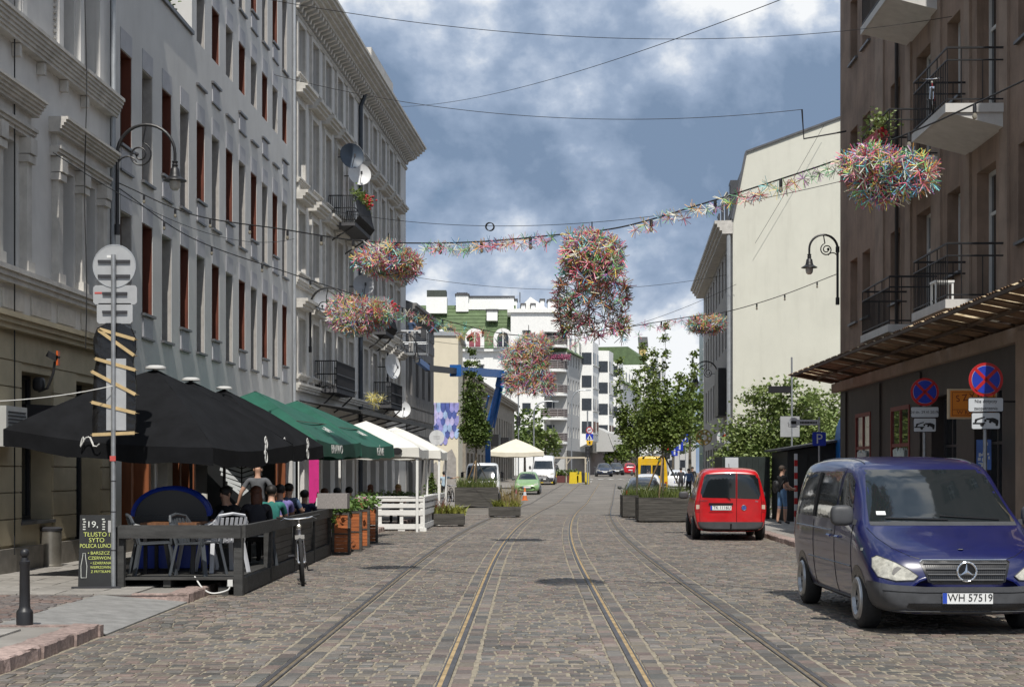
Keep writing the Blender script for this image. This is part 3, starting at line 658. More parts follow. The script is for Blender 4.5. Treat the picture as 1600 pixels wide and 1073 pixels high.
# ---- B6: the white block with the green roof at the end of the street
def far_white_block():
    Yf = 187.0; z0 = zg(Yf); o = -1
    mw = mat('far_white_render', (0.80, 0.80, 0.78), 0.85, var=0.05, stain=0.06); mg = mat('green_roof_tile', (0.09, 0.135, 0.06), 0.7, var=0.2, scale=1.5, bump=0.4, bscale=6); mgr = mat('far_grey_render', (0.45, 0.45, 0.44), 0.85, var=0.06)
    t = thing('green_roofed_white_block', 'white apartment block with green tiled mansard roof at the end of the street', 'building', (0, Yf, z0))
    px = lambda p: (p-800)/FPX*Yf; pz = lambda q: CAMH+(738-q)/FPX*Yf-z0
    # front part facing the street
    xl, xr = px(610), px(806); zt = pz(549)
    ops = [(px(744), px(757), pz(588), pz(569)), (px(780), px(793), pz(566), pz(548)+0.0), (px(705), px(718), pz(588), pz(569)), (px(668), px(681), pz(588), pz(569)), (px(744), px(757), pz(640), pz(621)), (px(780), px(793), pz(640), pz(621)), (px(780), px(793), pz(600), pz(582))]
    ops = [q for q in ops if q[3] < zt-0.1]; opl = [(a-xl, b-xl, c, d) for a, b, c, d in ops]
    mb = MB(); wall_grid(mb, xr-xl, -1, zt, opl, 1, 0.3); f = mb.obj('front_wall', [mw], t, (xl, 0, 0)); f.scale = (1, -1, 1)
    MB().box(xl, xr, 0.35, 14, -1, zt).obj('core_wall', mw, t)
    w = window_meshes(px(757)-px(744), pz(569)-pz(588), -1, 0.2, m_framew, glass_far, (0, 0), 0.12)
    for a, b, c, d in ops: put_window(w, t, a, c)
    MB().box(xl-0.1, xr+0.1, -0.5, 0.4, zt, zt+0.35).obj('eaves', mw, t)
    zr = pz(468)
    rf = MB(); rf.add([(xl, -0.5, zt+0.36), (xr, -0.5, zt+0.36), (xr, 6.5, zr), (xl, 6.5, zr), (xl, 14, zr), (xr, 14, zr)], [(0,1,2,3),(3,2,5,4),(1,5,2)]); rf.obj('green_roof', mg, t)
    for k in range(12):      # raised tile courses
        f0 = k/12; MB().beam((xl, -0.5+7*f0, zt+0.38+(zr-zt-0.36)*f0), (xr, -0.5+7*f0, zt+0.38+(zr-zt-0.36)*f0), 0.12, 0.07).obj('roof_course', mg, t)
    for cx in (684, 742, 786):  # arched dormers
        d = MB(); wd = 1.15
        pts = [(px(cx)+wd*math.cos(a), -0.9, zt+1.6+wd*math.sin(a)) for a in [math.pi*i/10 for i in range(11)]]+[(px(cx)-wd, -0.9, zt+0.4), (px(cx)+wd, -0.9, zt+0.4)]
        d.extrude(pts, (0, 3.5, 0)); dm = d.obj('dormer', mw, t)
        wn = MB(); wn.extrude([(px(cx)+p[0]*0.68, -0.95, zt+0.5+p[1]) for p in [(-1,0),(1,0),(1,1.2),(0.7,1.65),(0,1.85),(-0.7,1.65),(-1,1.2)]], (0, 0.04, 0)); wn.obj('dormer_window', mat('curtain_red', (0.3,0.08,0.1), 0.5, var=0.2) if cx == 742 else glass_far, dm)
        MB().box(px(cx)-0.06, px(cx)+0.06, -1.0, -0.951, zt+0.5, zt+2.3).obj('mullion', mw, dm)
    MB().box(px(697), px(707), 2.3, 2.6, pz(518), pz(509)).obj('skylight', glass_far, t)
    def stack(x0, x1, q0, q1, y, name='chimney', cap=True, m=mw):
        s = MB().box(px(x0), px(x1), y, y+2.5, pz(q0), pz(q1)).obj(name, m, t)
        if cap: MB().box(px(x0)-0.12, px(x1)+0.12, y-0.12, y+2.6, pz(q1), pz(q1)+0.22).obj('cap', m_roof, s)
        return s
    k = stack(663, 696, 484, 458, 4.0, 'lift_housing', False); MB().box(px(664), px(695), 4.1, 6.4, pz(458), pz(447)).obj('louvre', mat('louvre_dark', (0.05,0.06,0.05), 0.7, var=0.2), k)
    stack(710, 730, 480, 454, 5.0); 
    pots = [MB().tube([(px(712+3*i), 6, pz(454)), (px(712+3*i), 6, pz(448))], 0.12, 6).obj('chimney_pot', m_roof, t) for i in range(6)]
    stack(720, 803, 476, 457, 5.5, 'roof_parapet', True); stack(760, 777, 498, 483, 2.0)
    # gable and chimneys behind the corner tower
    gb = MB(); gb.extrude([(px(812), 8, pz(490)), (px(812), 8, pz(470)), (px(830), 8, pz(452)), (px(862), 8, pz(474)), (px(890), 8, pz(474)), (px(890), 8, pz(490))], (0, 4, 0)); gb.obj('gable', mw, t)
    for a, q in ((805, 455), (818, 468), (834, 468), (850, 455), (862, 456), (868, 457)): stack(a-3, a+3, 488, q, 6.0 if q > 460 else 10.0)
    MB().tube([(px(813), 9, pz(460)), (px(813), 9, pz(443))], 0.06, 5).obj('aerial', m_roof, t)
    # corner tower with balconies
    x0, xb, x1 = px(798), px(850), px(886); zt = pz(490)
    tw = MB(); tw.box(x0, xb, -1.2, 10, -1, zt); tw.box(xb, x1, 0.9, 10, -1, zt); tw.obj('tower_wall', mw, t)
    cor = [(x0-0.4, -1.5, zt), (xb, -1.5, zt)] + [(xb+(x1+0.6-xb)*math.sin(a), 0.9-2.4*math.cos(a), zt) for a in [math.pi/2*i/8 for i in range(9)]] + [(x1+0.6, 10, zt), (x0-0.4, 10, zt)]
    MB().extrude(cor, (0, 0, 0.45)).obj('tower_cornice', mw, t)
    cor2 = [(xb, -1.2, zt-2.3)] + [(xb+(x1-xb)*math.sin(a), 0.9-2.1*math.cos(a), zt-2.3) for a in [math.pi/2*i/8 for i in range(9)]] + [(xb, 0.9, zt-2.3)]
    MB().extrude(cor2, (0, 0, 2.3)).obj('round_corner', mw, t)
    rm_ = mat('balcony_screen', (0.16, 0.12, 0.11), 0.7, var=0.2)
    for i in range(6):
        zf = pz(543)-i*2.93
        if zf < 2.5: break
        cor = [(xb-0.4, -1.3, zf)] + [(xb+(x1+0.1-xb)*math.sin(a), 0.9-2.2*math.cos(a), zf) for a in [math.pi/2*k_/8 for k_ in range(9)]] + [(xb-0.4, 0.9, zf)]
        b = MB().extrude(cor, (0, 0, 0.3)).obj('balcony', mw, t)
        rl = MB(); path = [Vector(p)+Vector((0, 0, 0.3)) for p in cor[:-1]]
        for h in (0.12, 0.35, 0.58, 0.81, 1.0): rl.tube([p+Vector((0,0,h)) for p in path], 0.035 if h < 1 else 0.05, 4)
        for p in path[::2]: rl.tube([p, p+Vector((0,0,1.0))], 0.04, 4)
        rl.obj('railing', mat('railing_grey', (0.3,0.28,0.28), 0.6, var=0.1), b)
        sc_ = MB()
        for p, q in zip(path[:-1], path[1:]): sc_.quad(p+Vector((0,0.05,0.1)), q+Vector((0,0.05,0.1)), q+Vector((0,0.05,0.95)), p+Vector((0,0.05,0.95)))
        sc_.obj('screen', rm_, b)
        wn = MB().box(xb+0.35, xb+1.75, 0.8, 0.88, zf+0.35, zf+2.35).obj('balcony_door', glass_far, t); MB().box(xb+1.0, xb+1.08, 0.74, 0.799, zf+0.35, zf+2.35).obj('mullion', m_framew, wn)
        if i != 1: MB().box(px(816), px(829), -1.26, -1.21, zf+0.7, zf+2.0).obj('window', glass_far, t)
    fl = thing('balcony_flowers', 'pink flowers along the second balcony of the far white block', 'flowers', (0, Yf, z0)); mb = MB(); rnd = random.Random(2)
    for k in range(160): p = Vector((xb+rnd.uniform(0.5, x1-xb+0.4), rnd.uniform(-0.9, 0.2), pz(562)+rnd.uniform(0, 0.6))); mb.cbox(p, (0.16, 0.1, 0.12), (rnd.random()*3, rnd.random()*3, 0))
    mb.obj('blossom', mat('pink_blossom', (0.3, 0.07, 0.14), 0.7, var=0.4, scale=3), fl)
    # the receding wing along the street beyond: bays step out of a grey wall
    def wing(X, Y, L, H, name, label, bays, shade, nrow, slope=0.071, dorm=True, winpitch=2.1):
        loc = (X, Y, zg(Y)); rz = math.atan2(1.0, slope); b = thing(name, label, 'building', loc, rz)
        ops = []
        for r in range(nrow):
            for i in range(int(L/winpitch)):
                x = 0.7+i*winpitch; z = 4.6+r*2.95
                if any(a-0.6 < x+0.4 < a+w+0.6 for a, w in bays): continue
                ops.append((x, x+0.75, z, z+1.35))
        mb = MB(); wall_grid(mb, L, -1, H, ops, -1, 0.35); shell(mb, L, H, -1, 10); mb.obj('wall', [shade, mg], b)
        w = window_meshes(0.75, 1.35, -1, 0.25, m_framew, glass_far, (0, 0), 0.1)
        for a, bb, c, d in ops: put_window(w, b, a, c)
        for a, wd in bays:
            by = MB(); by.add([(a, 0, 3.6), (a+0.5, -1.6, 4.4), (a+wd-0.5, -1.6, 4.4), (a+wd, 0, 3.6), (a, 0, H+2.2), (a+0.5, -1.6, H+2.2), (a+wd-0.5, -1.6, H+2.2), (a+wd, 0, H+2.2)], [(0,1,2,3),(4,5,6,7),(0,1,5,4),(1,2,6,5),(2,3,7,6)]); bo = by.obj('bay', mw, b)
            for r in range(nrow):
                z = 5.4+r*2.95
                MB().box(a+0.7, a+wd-0.7, -1.66, -1.61, z, z+1.5).obj('bay_window', glass_far, bo)
                fr = MB(); fr.box(a+wd/2-0.06, a+wd/2+0.06, -1.72, -1.661, z, z+1.5); fr.box(a+0.6, a+wd-0.6, -1.75, -1.6, z-0.14, z-0.002); fr.obj('bay_frame', m_framew, bo)
                p = [Vector((a+0.06, -0.2, z)), Vector((a+0.44, -1.42, z))]; n = Vector((-0.06, -0.03, 0))
                s = MB(); s.quad(p[0]+n, p[1]+n, p[1]+n+Vector((0,0,1.5)), p[0]+n+Vector((0,0,1.5))); s.obj('bay_window', glass_far, bo)
        c = MB(); c.extrude([(0, -0.5, H), (0, 3, H+3.2), (0, 10, H+3.2), (0, 10, H)], (L, 0, 0)); rfo = c.obj('green_roof', mg, b)
        if dorm:
            for i in range(int(L/4)):
                q = MB().box(1.2+i*4, 2.8+i*4, -0.1, 2.5, H+0.3, H+2.0).obj('dormer', mw, b); MB().box(1.4+i*4, 2.6+i*4, -0.16, -0.11, H+0.6, H+1.8).obj('dormer_window', glass_far, q)
        MB().box(0, L, -0.1, 0.3, -1, 3.0).obj('shop_band', mat('shop_dark', (0.06,0.055,0.05), 0.4, var=0.4, scale=1), b)
        return b
    wing(px(886), Yf+0.5, 34, 15.0, 'grey_bay_wing', 'pale grey wing with stacked bay windows right of the balcony tower', [(10.5, 6.0), (26.0, 5.5)], mgr, 4, 0.2)
    wing(px(886)+34*0.2+0.2, Yf+34.8, 44, 14.2, 'long_window_wing', 'white wing with rows of small windows farther along the street', [(0.4, 6.0)], mw, 4, 0.2)
    wing(px(886)+79*0.2+0.6, Yf+79.5, 26, 19.0, 'end_tower_block', 'tall white end block with green roof behind the street tree', [(0.5, 6.5), (12.0, 6)], mw, 5, 0.2, dorm=False)
    bz = thing('concrete_shop_canopy', 'grey ribbed concrete canopy over the far corner shop', 'canopy', (px(886)+20*0.2+0.3, Yf+18, z0), -math.atan(0.2))
    c = MB(); c.extrude([(0.1, 0, 3.1), (2.6, 0, 3.1), (1.7, 0, 5.6), (0.1, 0, 6.4)], (0, 16, 0)); c.obj('hood', mgr, bz)
    for k in range(10): MB().extrude([(2.65, 0.4+k*1.6, 3.2), (1.75, 0.4+k*1.6, 5.6), (2.0, 0.4+k*1.6, 5.6), (2.9, 0.4+k*1.6, 3.2)], (0, 0.6, 0)).obj('rib', mgr, bz)
    # low blocks closing the view at the end of the street
    for (x, y, wd, dp, hh, lb, m_, nm) in [(30.5, 330, 9, 20, 9, 'distant pale block closing the street beyond the crossing', mgr, 'distant_block'), (38, 290, 16, 20, 11, 'distant brick coloured block behind the right street trees', mat('far_brick', (0.28,0.15,0.11), 0.85, var=0.2), 'distant_brick_block'), (25.0, 300, 1.3, 3, 24.8, 'narrow yellow house end far behind the tall white block', mat('far_yellow', (0.5,0.38,0.15), 0.85, var=0.1), 'distant_yellow_house')]:
        d = thing(nm, lb, 'building', (x, y, 1.3)); MB().box(0, wd, 0, dp, -1, hh).obj('wall', m_, d)
        for i in range(int(wd/2.4)):
            for r in range(int((hh-2)/3)): MB().box(0.8+i*2.4, 1.9+i*2.4, -0.05, 0.0, 1.5+r*3, 3.1+r*3).obj('window', glass_far, d)
        MB().extrude([(-0.3, -0.3, hh), (wd+0.3, -0.3, hh), (wd+0.3, dp/2, hh+2), (-0.3, dp/2, hh+2)], (0, 0, 0.2)).obj('roof', m_roof, d)
far_white_block()

# ---- R1: dark brown house on the right with balconies
RS = 0.023
def on_right(Y, out=0.0, z=0.0):
    n = Vector((-1, RS, 0)).normalized(); return Vector((facade_right(Y), Y, z)) + n*out
m_brown = mat('sooty_brown_render', (0.235, 0.168, 0.126), 0.9, var=0.3, scale=0.7, stain=0.65, bump=0.5, bscale=18)
m_pier = mat('pale_brown_render', (0.27, 0.205, 0.16), 0.9, var=0.2, scale=1.4, stain=0.4, bump=0.3)
m_slabw = mat('balcony_slab', (0.55, 0.54, 0.52), 0.8, var=0.08, stain=0.2)
def brown_house():
    Y0 = 16.0; L = 43.0-Y0; loc, rz = frame_of(facade_right(Y0), Y0, RS); o = 1; s = lambda Y: Y-Y0; H = 15.7
    t = thing('brown_balcony_house', 'sooty brown rendered house with iron balconies on the right', 'building', loc, rz)
    cols = [(41.1, 0.95, 0), (39.5, 0.95, 0), (36.2, 1.0, 0), (33.5, 1.25, 1), (31.0, 1.0, 0), (28.7, 1.25, 1), (26.2, 1.1, 0), (23.6, 1.1, 0), (20.8, 1.1, 0)]
    ops = []
    for f in range(4):
        base = 4.85+f*3.5
        for Yc, w, door in cols: ops.append((s(Yc)-w/2, s(Yc)+w/2, base+(0.05 if door else 0.85), base+2.55))
    ops = [q for q in ops if q[3] < H-0.3]
    mb = MB(); wall_grid(mb, L, 4.2, H, ops, o, 0.38); shell(mb, L, H, o, 12); mb.obj('wall', [m_brown, m_roof], t)
    cache = {}
    for a, b, c, d in ops:
        k = (round(b-a, 2), round(d-c, 2))
        if k not in cache: cache[k] = window_meshes(b-a, d-c, o, 0.28, m_framew, glass, (1, 1), 0.08, sill=m_tin)
        put_window(cache[k], t, a, c, name='balcony_door' if d-c > 2 else 'window')
    # paler vertical piers, uneven like old render, and broad lighter bands
    for Yc, w in ((37.8, 0.9), (34.8, 0.5), (32.3, 0.75), (29.9, 0.4), (27.5, 0.5), (25.0, 0.6), (22.2, 0.6)): MB().box(s(Yc)-w/2, s(Yc)+w/2, 0.0, 0.045, 4.75, H).obj('pier', m_pier, t)
    c = MB(); ledge(c, 0, L, 4.3, 4.55, o, 0.16); c.obj('string_course', m_brown, t)
    # ground floor
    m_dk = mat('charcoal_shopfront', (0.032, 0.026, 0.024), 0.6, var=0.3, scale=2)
    g_ops = [(s(39.9)-0.95, s(39.9)+0.95, 0.4, 3.25), (s(35.7)-0.95, s(35.7)+0.95, 0.4, 3.25), (s(31.8)-1.0, s(31.8)+1.0, 0.05, 3.3), (s(28.6)-0.9, s(28.6)+0.9, 0.05, 3.3), (s(23.6)-1.6, s(23.6)+1.0, 0.5, 3.6), (s(19.6)-1.2, s(19.6)+1.2, 0.5, 3.4)]
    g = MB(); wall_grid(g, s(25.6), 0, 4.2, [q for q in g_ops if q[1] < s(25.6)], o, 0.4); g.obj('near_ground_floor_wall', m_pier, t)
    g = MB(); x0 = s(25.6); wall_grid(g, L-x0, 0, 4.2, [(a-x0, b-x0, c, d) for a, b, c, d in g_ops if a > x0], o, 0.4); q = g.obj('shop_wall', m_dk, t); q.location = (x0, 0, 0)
    m_rf = mat('red_shop_frame', (0.17, 0.022, 0.016), 0.5, var=0.15)
    for (a, b, c, d) in g_ops:
        far = a > s(34); wm = window_meshes(b-a, d-c, o, 0.035 if far else 0.32, m_rf if far else m_framed, mat('mirror_shop_glass', (0.05, 0.055, 0.06), 0.02, var=0, spec=1.0, coat=1.0) if far else glass, (1, 1) if far else (2, 1), 0.1 if far else 0.07); put_window(wm, t, a, c, name='shop_window' if d > 3.15 or far else 'door')
    for Yc in (42.4, 38.1, 34.0): MB().box(s(Yc)-0.35, s(Yc)+0.35, 0.005, 0.045, 0, 3.9).obj('pillar', m_dk, t)
    for Yc in (25.9, 21.4): MB().box(s(Yc)-0.35, s(Yc)+0.35, 0.005, 0.2, 0, 4.1).obj('stone_pillar', m_pier, t)
    gr = MB()
    for k in range(9): gr.box(s(22.1)+k*0.28, s(22.1)+k*0.28+0.03, -0.05, 0.0, 0.5, 3.6)
    gr.obj('window_grille', black_metal, t)
    # script letters of bent tube in the two red framed windows
    for Yc, z in ((39.9, 1.95), (35.7, 1.95)):
        nb = MB(); x = s(Yc)-0.5; w_ = 1.0; rnd = random.Random(int(Yc))
        pts = []
        for i in range(60):
            f = i/59; pts.append((x+w_*(1-f)+0.05*math.sin(i*1.9), 0.03, z+0.28*math.sin(i*0.95)+0.05*math.cos(i*0.37)))
        nb.tube(pts, 0.022, 6); nb.obj('script_lettering', mat('pale_tube', (0.62, 0.70, 0.68), 0.4, var=0.05), t)
    # balconies: white slab, iron rail
    def balcony(Y0b, Y1b, z, planks=True):
        b = MB(); d = 1.08; a0, a1 = s(Y0b), s(Y1b)
        b.box(a0, a1, 0.002, d, z-0.16, z); b.add([(a0+0.04, 0.002, z-0.42), (a1-0.04, 0.002, z-0.42), (a1-0.04, 0.04, z-0.42), (a0+0.04, 0.04, z-0.42), (a0+0.04, 0.002, z-0.161), (a1-0.04, 0.002, z-0.161), (a1-0.04, d-0.06, z-0.161), (a0+0.04, d-0.06, z-0.161)], [(0,1,2,3),(4,5,6,7),(0,1,5,4),(1,2,6,5),(2,3,7,6),(3,0,4,7)])
        bo = b.obj('balcony', m_slabw, t)
        r = MB(); P = [(a0+0.03, 0.03), (a0+0.03, d-0.04), (a1-0.03, d-0.04), (a1-0.03, 0.03)]
        for h in (1.0, 0.78, 0.08): r.tube([(x, y, z+h) for x, y in P], 0.017 if h < 1 else 0.022, 5)
        for (xa, ya), (xb_, yb_) in zip(P[:-1], P[1:]):
            n = max(2, int(math.hypot(xb_-xa, yb_-ya)/0.115)); dense = abs(xb_-xa) > 0.5
            for k in range(n+1):
                if not dense and k % 3: continue
                f = k/n; r.tube([(xa+(xb_-xa)*f, ya+(yb_-ya)*f, z), (xa+(xb_-xa)*f, ya+(yb_-ya)*f, z+(0.78 if k % 6 else 1.0))], 0.010, 4)
        r.obj('iron_railing', black_metal, bo)
    for z in (4.8, 8.3, 11.8): balcony(27.45, 30.0, z); balcony(32.1, 34.9, z)
    MB().tube([(0.2+s(35.6), 0.06, 4.6), (0.2+s(35.6), 0.06, H)], 0.045, 6).obj('downpipe', m_dk, t)
    MB().tube([(s(41.9), 0.05, 11.0), (s(41.9), 1.2, 10.8), (s(41.9), 1.25, 11.6)], 0.025, 6).obj('wire_bracket', black_metal, t)
    return t
brown_house()
def translucent(name, c):
    m = bpy.data.materials.new(name); m.use_nodes = True; nt = m.node_tree; tr = nt.nodes.new('ShaderNodeBsdfTranslucent'); tr.inputs[0].default_value = (*c, 1); n = nt.nodes.new('ShaderNodeTexNoise'); n.inputs['Scale'].default_value = 5; r = nt.nodes.new('ShaderNodeValToRGB'); r.color_ramp.elements[0].position = 0.35; r.color_ramp.elements[0].color = (c[0]*0.45, c[1]*0.38, c[2]*0.3, 1); r.color_ramp.elements[1].color = (*c, 1); r.color_ramp.elements[1].position = 0.6
    nt.links.new(n.outputs['Fac'], r.inputs['Fac']); nt.links.new(r.outputs[0], tr.inputs[0]); nt.links.new(tr.outputs[0], nt.nodes['Material Output'].inputs[0]); return m
def street_canopy():
    """corrugated sheet canopy sloping in towards the brown house, on iron brackets"""
    Y0, Y1 = 18.0, 43.6; m_c = mat('rusty_corrugated_sheet', (0.20, 0.125, 0.075), 0.6, var=0.4, scale=2.5, stain=0.4); m_lit = translucent('clear_corrugated_strip', (0.62, 0.52, 0.36))
    t = thing('corrugated_canopy', 'rusty corrugated sheet canopy along the brown house above the shopfronts', 'canopy', (facade_right(Y0), Y0, 0), math.atan2(1.0, RS)); L = Y1-Y0; D = 1.28
    n = 12; x = 0.0; k = 0; rnd = random.Random(8)
    while x < L-0.05:
        w = 0.62; mb = MB(); vs_ = []; fs_ = []
        for i in range(n+1):
            xx = x+w*i/n+0.001; dz = 0.022*math.sin(i*2*math.pi/3)
            vs_ += [(xx, 0.02, 4.26+dz), (xx, D, 4.5+dz)]
        for i in range(n): fs_.append((2*i, 2*i+1, 2*i+3, 2*i+2))
        # a gap of a few centimetres between sheets lets the light in as in the old roof
        mb.add(vs_, fs_).obj('corrugated_sheet', m_c, t); g = rnd.choice([0.14, 0.22, 0.3])
        MB().quad((x+w+0.002, 0.35, 4.325), (x+w+g, 0.35, 4.325), (x+w+g, D, 4.5), (x+w+0.002, D, 4.5)).obj('clear_strip', m_lit, t); x += w+g+0.002; k += 1
    for i in range(9):
        a = 0.3+i*L/8.3; MB().beam((a, 0.0, 4.21), (a, D, 4.44), 0.05, 0.07).obj('rafter', mat('rust_iron', (0.07,0.045,0.03), 0.7, var=0.3), t)
    MB().beam((0, D-0.02, 4.44), (L, D-0.02, 4.44), 0.05, 0.06).obj('edge_rail', MATS['rust_iron'], t); MB().beam((0, 0.65, 4.32), (L, 0.65, 4.32), 0.05, 0.05).obj('purlin', MATS['rust_iron'], t)
    MB().box(0, L, -0.0, 0.14, 3.95, 4.2).obj('wall_beam', m_pier, t)
street_canopy()

# ---- R2: cream house beyond the gap, blank gable towards the camera
def cream_block():
    Y0 = 64.0; loc, rz = frame_of(9.2, Y0, 0.074); L = 24; o = 1; H = 12.2
    t = thing('cream_end_wall_house', 'tall cream house with blank end wall and dark mansard on the right', 'building', loc, rz)
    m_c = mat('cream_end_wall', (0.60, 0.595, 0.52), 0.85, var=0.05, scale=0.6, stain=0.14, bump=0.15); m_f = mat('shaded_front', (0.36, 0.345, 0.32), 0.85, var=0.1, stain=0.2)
    zr = lambda q, Y: CAMH+(738-q)/FPX*Y
    gp = [(0, 0.0, 0), (0, 0.0, H), (0, -0.55, 15.0), (0, -6.2, 17.0), (0, -13, 17.6), (0, -13, 0)]
    MB().extrude(gp, (0.35, 0, 0)).obj('end_wall', m_c, t)
    ed = MB()
    for a, b in zip(gp[1:-2], gp[2:-1]): ed.beam((0.17, a[1], a[2]+0.04), (0.17, b[1], b[2]+0.04), 0.5, 0.08)
    ed.obj('coping', m_tin, t)
    ops = [(1.4+2.4*i, 2.4+2.4*i, z, z+1.7) for i in range(9) for z in (4.4, 7.2, 9.7)] + [(1.1+2.4*i, 2.7+2.4*i, 0.2, 2.9) for i in range(9)]
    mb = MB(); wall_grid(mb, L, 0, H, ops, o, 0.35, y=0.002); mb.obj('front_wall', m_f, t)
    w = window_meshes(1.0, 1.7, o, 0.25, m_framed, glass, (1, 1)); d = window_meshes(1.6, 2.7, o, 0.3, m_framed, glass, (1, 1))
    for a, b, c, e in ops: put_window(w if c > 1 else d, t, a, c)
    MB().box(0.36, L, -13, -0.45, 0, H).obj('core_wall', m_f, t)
    c = MB(); ledge(c, 0.0, L, H-0.55, H, o, 0.75, steps=4); c.obj('cornice', m_ledge, t)
    rf = MB(); rf.extrude([(0.36, -0.05, H+0.01), (0.36, -0.6, 14.95), (0.36, -6.2, 16.9), (0.36, -13, 17.5), (0.36, -13, H+0.01)], (L-0.36, 0, 0)); rf.obj('mansard_roof', mat('slate_roof', (0.055,0.06,0.07), 0.6, var=0.2), t)
    for i in range(8): 
        q = MB().box(1.2+i*2.8, 2.3+i*2.8, -1.0, 0.02, H+0.3, H+1.9).obj('dormer', mat('slate_roof', (0.055,0.06,0.07)), t); MB().box(1.35+i*2.8, 2.15+i*2.8, 0.021, 0.05, H+0.5, H+1.7).obj('dormer_window', glass, q)
    MB().tube([(0.12, 0.16, 0.2), (0.12, 0.16, H-0.6)], 0.09, 8).obj('downpipe', zinc, t)
    MB().box(3.5, 6.2, 0.05, 0.4, 4.2, 6.3).obj('black_sign_box', black_metal, t)
    g = thing('scaffolded_glass_tower', 'narrow pale green glazed tower beyond the cream house', 'building', (20.6, 165, zg(165))); mt = mat('green_glazing', (0.12,0.2,0.19), 0.3, var=0.2)
    MB().box(0, 1.6, 0, 4, -1, 15.5).obj('wall', mt, g)
    for k in range(9): MB().box(-0.1, 1.7, -0.2, -0.01, k*1.7, k*1.7+0.15).obj('floor_band', mat('far_white_render', (0.6,0.6,0.58)), g)
    for x in (-0.08, 0.75, 1.6): MB().box(x, x+0.08, -0.25, -0.201, -1, 15.5).obj('mast', zinc, g)
cream_block()
# ------------------------------------------------------------------ street lamps, wires, hanging straw clouds
m_lampg = mat('lamp_globe', (0.55, 0.54, 0.5), 0.25, var=0.1, spec=0.6)
def arc(c, r, a0, a1, n, plane):
    """points of an arc in the plane spanned by unit vector 'plane' and Z"""
    return [Vector(c)+plane*(r*math.cos(R(a0+(a1-a0)*i/n)))+Vector((0,0,r*math.sin(R(a0+(a1-a0)*i/n)))) for i in range(n+1)]
def wall_lamp(base, d, label, w=1.12, h=1.0):
    """gooseneck bracket lamp: back bar on the wall at 'base', arm reaching out along unit vector d"""
    t = thing('gooseneck_lamp', label, 'street lamp', base, 0, 'black gooseneck street lamps'); d = Vector(d).normalized(); r = w/2
    b = MB(); b.tube([(0,0,-1.5), (0,0,0.0)], 0.035, 8); b.tube([(0,0,-1.55), (0,0,-1.35)], 0.055, 8); b.tube([(0,0,-0.1),(0,0,0.06)], 0.055, 8); b.obj('back_bar', black_metal, t)
    a = MB(); c = d*r; pts = [Vector((0,0,0))]+arc(c, r, 180, 0, 16, d)[1:]+[d*(2*r)+Vector((0,0,-0.2))]; a.tube(pts, [0.035]*6+[0.03]*(len(pts)-6), 8); a.obj('arm', black_metal, t)
    s = MB(); sp = []
    for i in range(34):
        th = R(75-i*19); rr = 0.40*r*2*0.5*(1-i/40)+0.02; cc = d*(r*0.78)+Vector((0,0,-0.02)); sp.append(cc+d*(rr*math.cos(th))+Vector((0,0,rr*math.sin(th))))
    s.tube([d*r+Vector((0,0,r*0.98))]+sp, 0.017, 6); s.tube([Vector((0,0,-0.25))]+arc(d*(r*0.36)+Vector((0,0,-0.25)), r*0.36, 180, 30, 8, d), 0.016, 6); s.ell(sp[-1], (0.04,0.04,0.04), 8, 6); s.obj('scroll', black_metal, t)
    e = d*(2*r)+Vector((0,0,-0.2))
    h_ = MB(); h_.lathe([(0.03,0.06),(0.06,0.05),(0.045,0.0),(0.06,-0.02),(0.05,-0.06),(0.085,-0.1),(0.10,-0.2),(0.12,-0.25),(0.22,-0.31),(0.225,-0.325),(0.11,-0.325)], 18, e); h_.obj('hood', black_metal, t, smooth=True)
    g = MB(); g.lathe([(0.105,-0.326),(0.108,-0.40),(0.09,-0.47),(0.05,-0.505),(0.008,-0.512)], 16, e); g.obj('globe', m_lampg, t, smooth=True)
    return t
nL = Vector((1, -0.0375, 0)).normalized(); nL3 = Vector((1, -0.071, 0)).normalized(); nR = Vector((-1, RS, 0)).normalized()
wall_lamp(on_left(29.55, 0.2, 7.82), nL, 'gooseneck lamp on the ornate white house above the round sign', 1.12)
wall_lamp(on_left(51.2, 0.2, 7.25), nL3, 'gooseneck lamp on the hooded house behind the lowest left straw cloud', 1.2)
wall_lamp(on_left(68.5, 0.15, 7.3), nL3, 'gooseneck lamp on the hooded house below the lift basket', 1.3)
wall_lamp(on_right(42.6, 0.15, 7.9), nR, 'gooseneck lamp on the corner of the brown house', 0.78)
wall_lamp((10.05, 75.3, 6.6), Vector((-1, 0.07, 0)), 'gooseneck lamp on the cream house front, nearer one', 1.1)
wall_lamp((11.5, 86.4, 7.2), Vector((-1, 0.07, 0)), 'gooseneck lamp on the cream house front, farther one', 1.1)

def sag_pts(a, b, sag, n=40):
    a, b = Vector(a), Vector(b); return [a.lerp(b, i/n)-Vector((0,0,sag*4*(i/n)*(1-i/n))) for i in range(n+1)]
def poly_pts(ctrl, n=14):
    """Catmull-Rom through control points"""
    P = [Vector(c) for c in ctrl]; P = [P[0]*2-P[1]]+P+[P[-1]*2-P[-2]]; out = []
    for i in range(1, len(P)-2):
        for k in range(n):
            t = k/n; out.append(0.5*((2*P[i])+(P[i+1]-P[i-1])*t+(2*P[i-1]-5*P[i]+4*P[i+1]-P[i+2])*t*t+(3*P[i]-P[i-1]-3*P[i+1]+P[i+2])*t**3))
    return out+[P[-2]]
m_wire = mat('wire_black', (0.012, 0.012, 0.013), 0.6, var=0)
m_bulb = mat('bulb_clear', (0.20, 0.18, 0.14), 0.12, var=0.05, spec=0.7)
def wire(pts, label, r=0.009, group='wires across the street', name='overhead_wire'):
    o = MB().tube(pts, r, 5).obj(name, m_wire); return tag(o, label, 'wire', group)
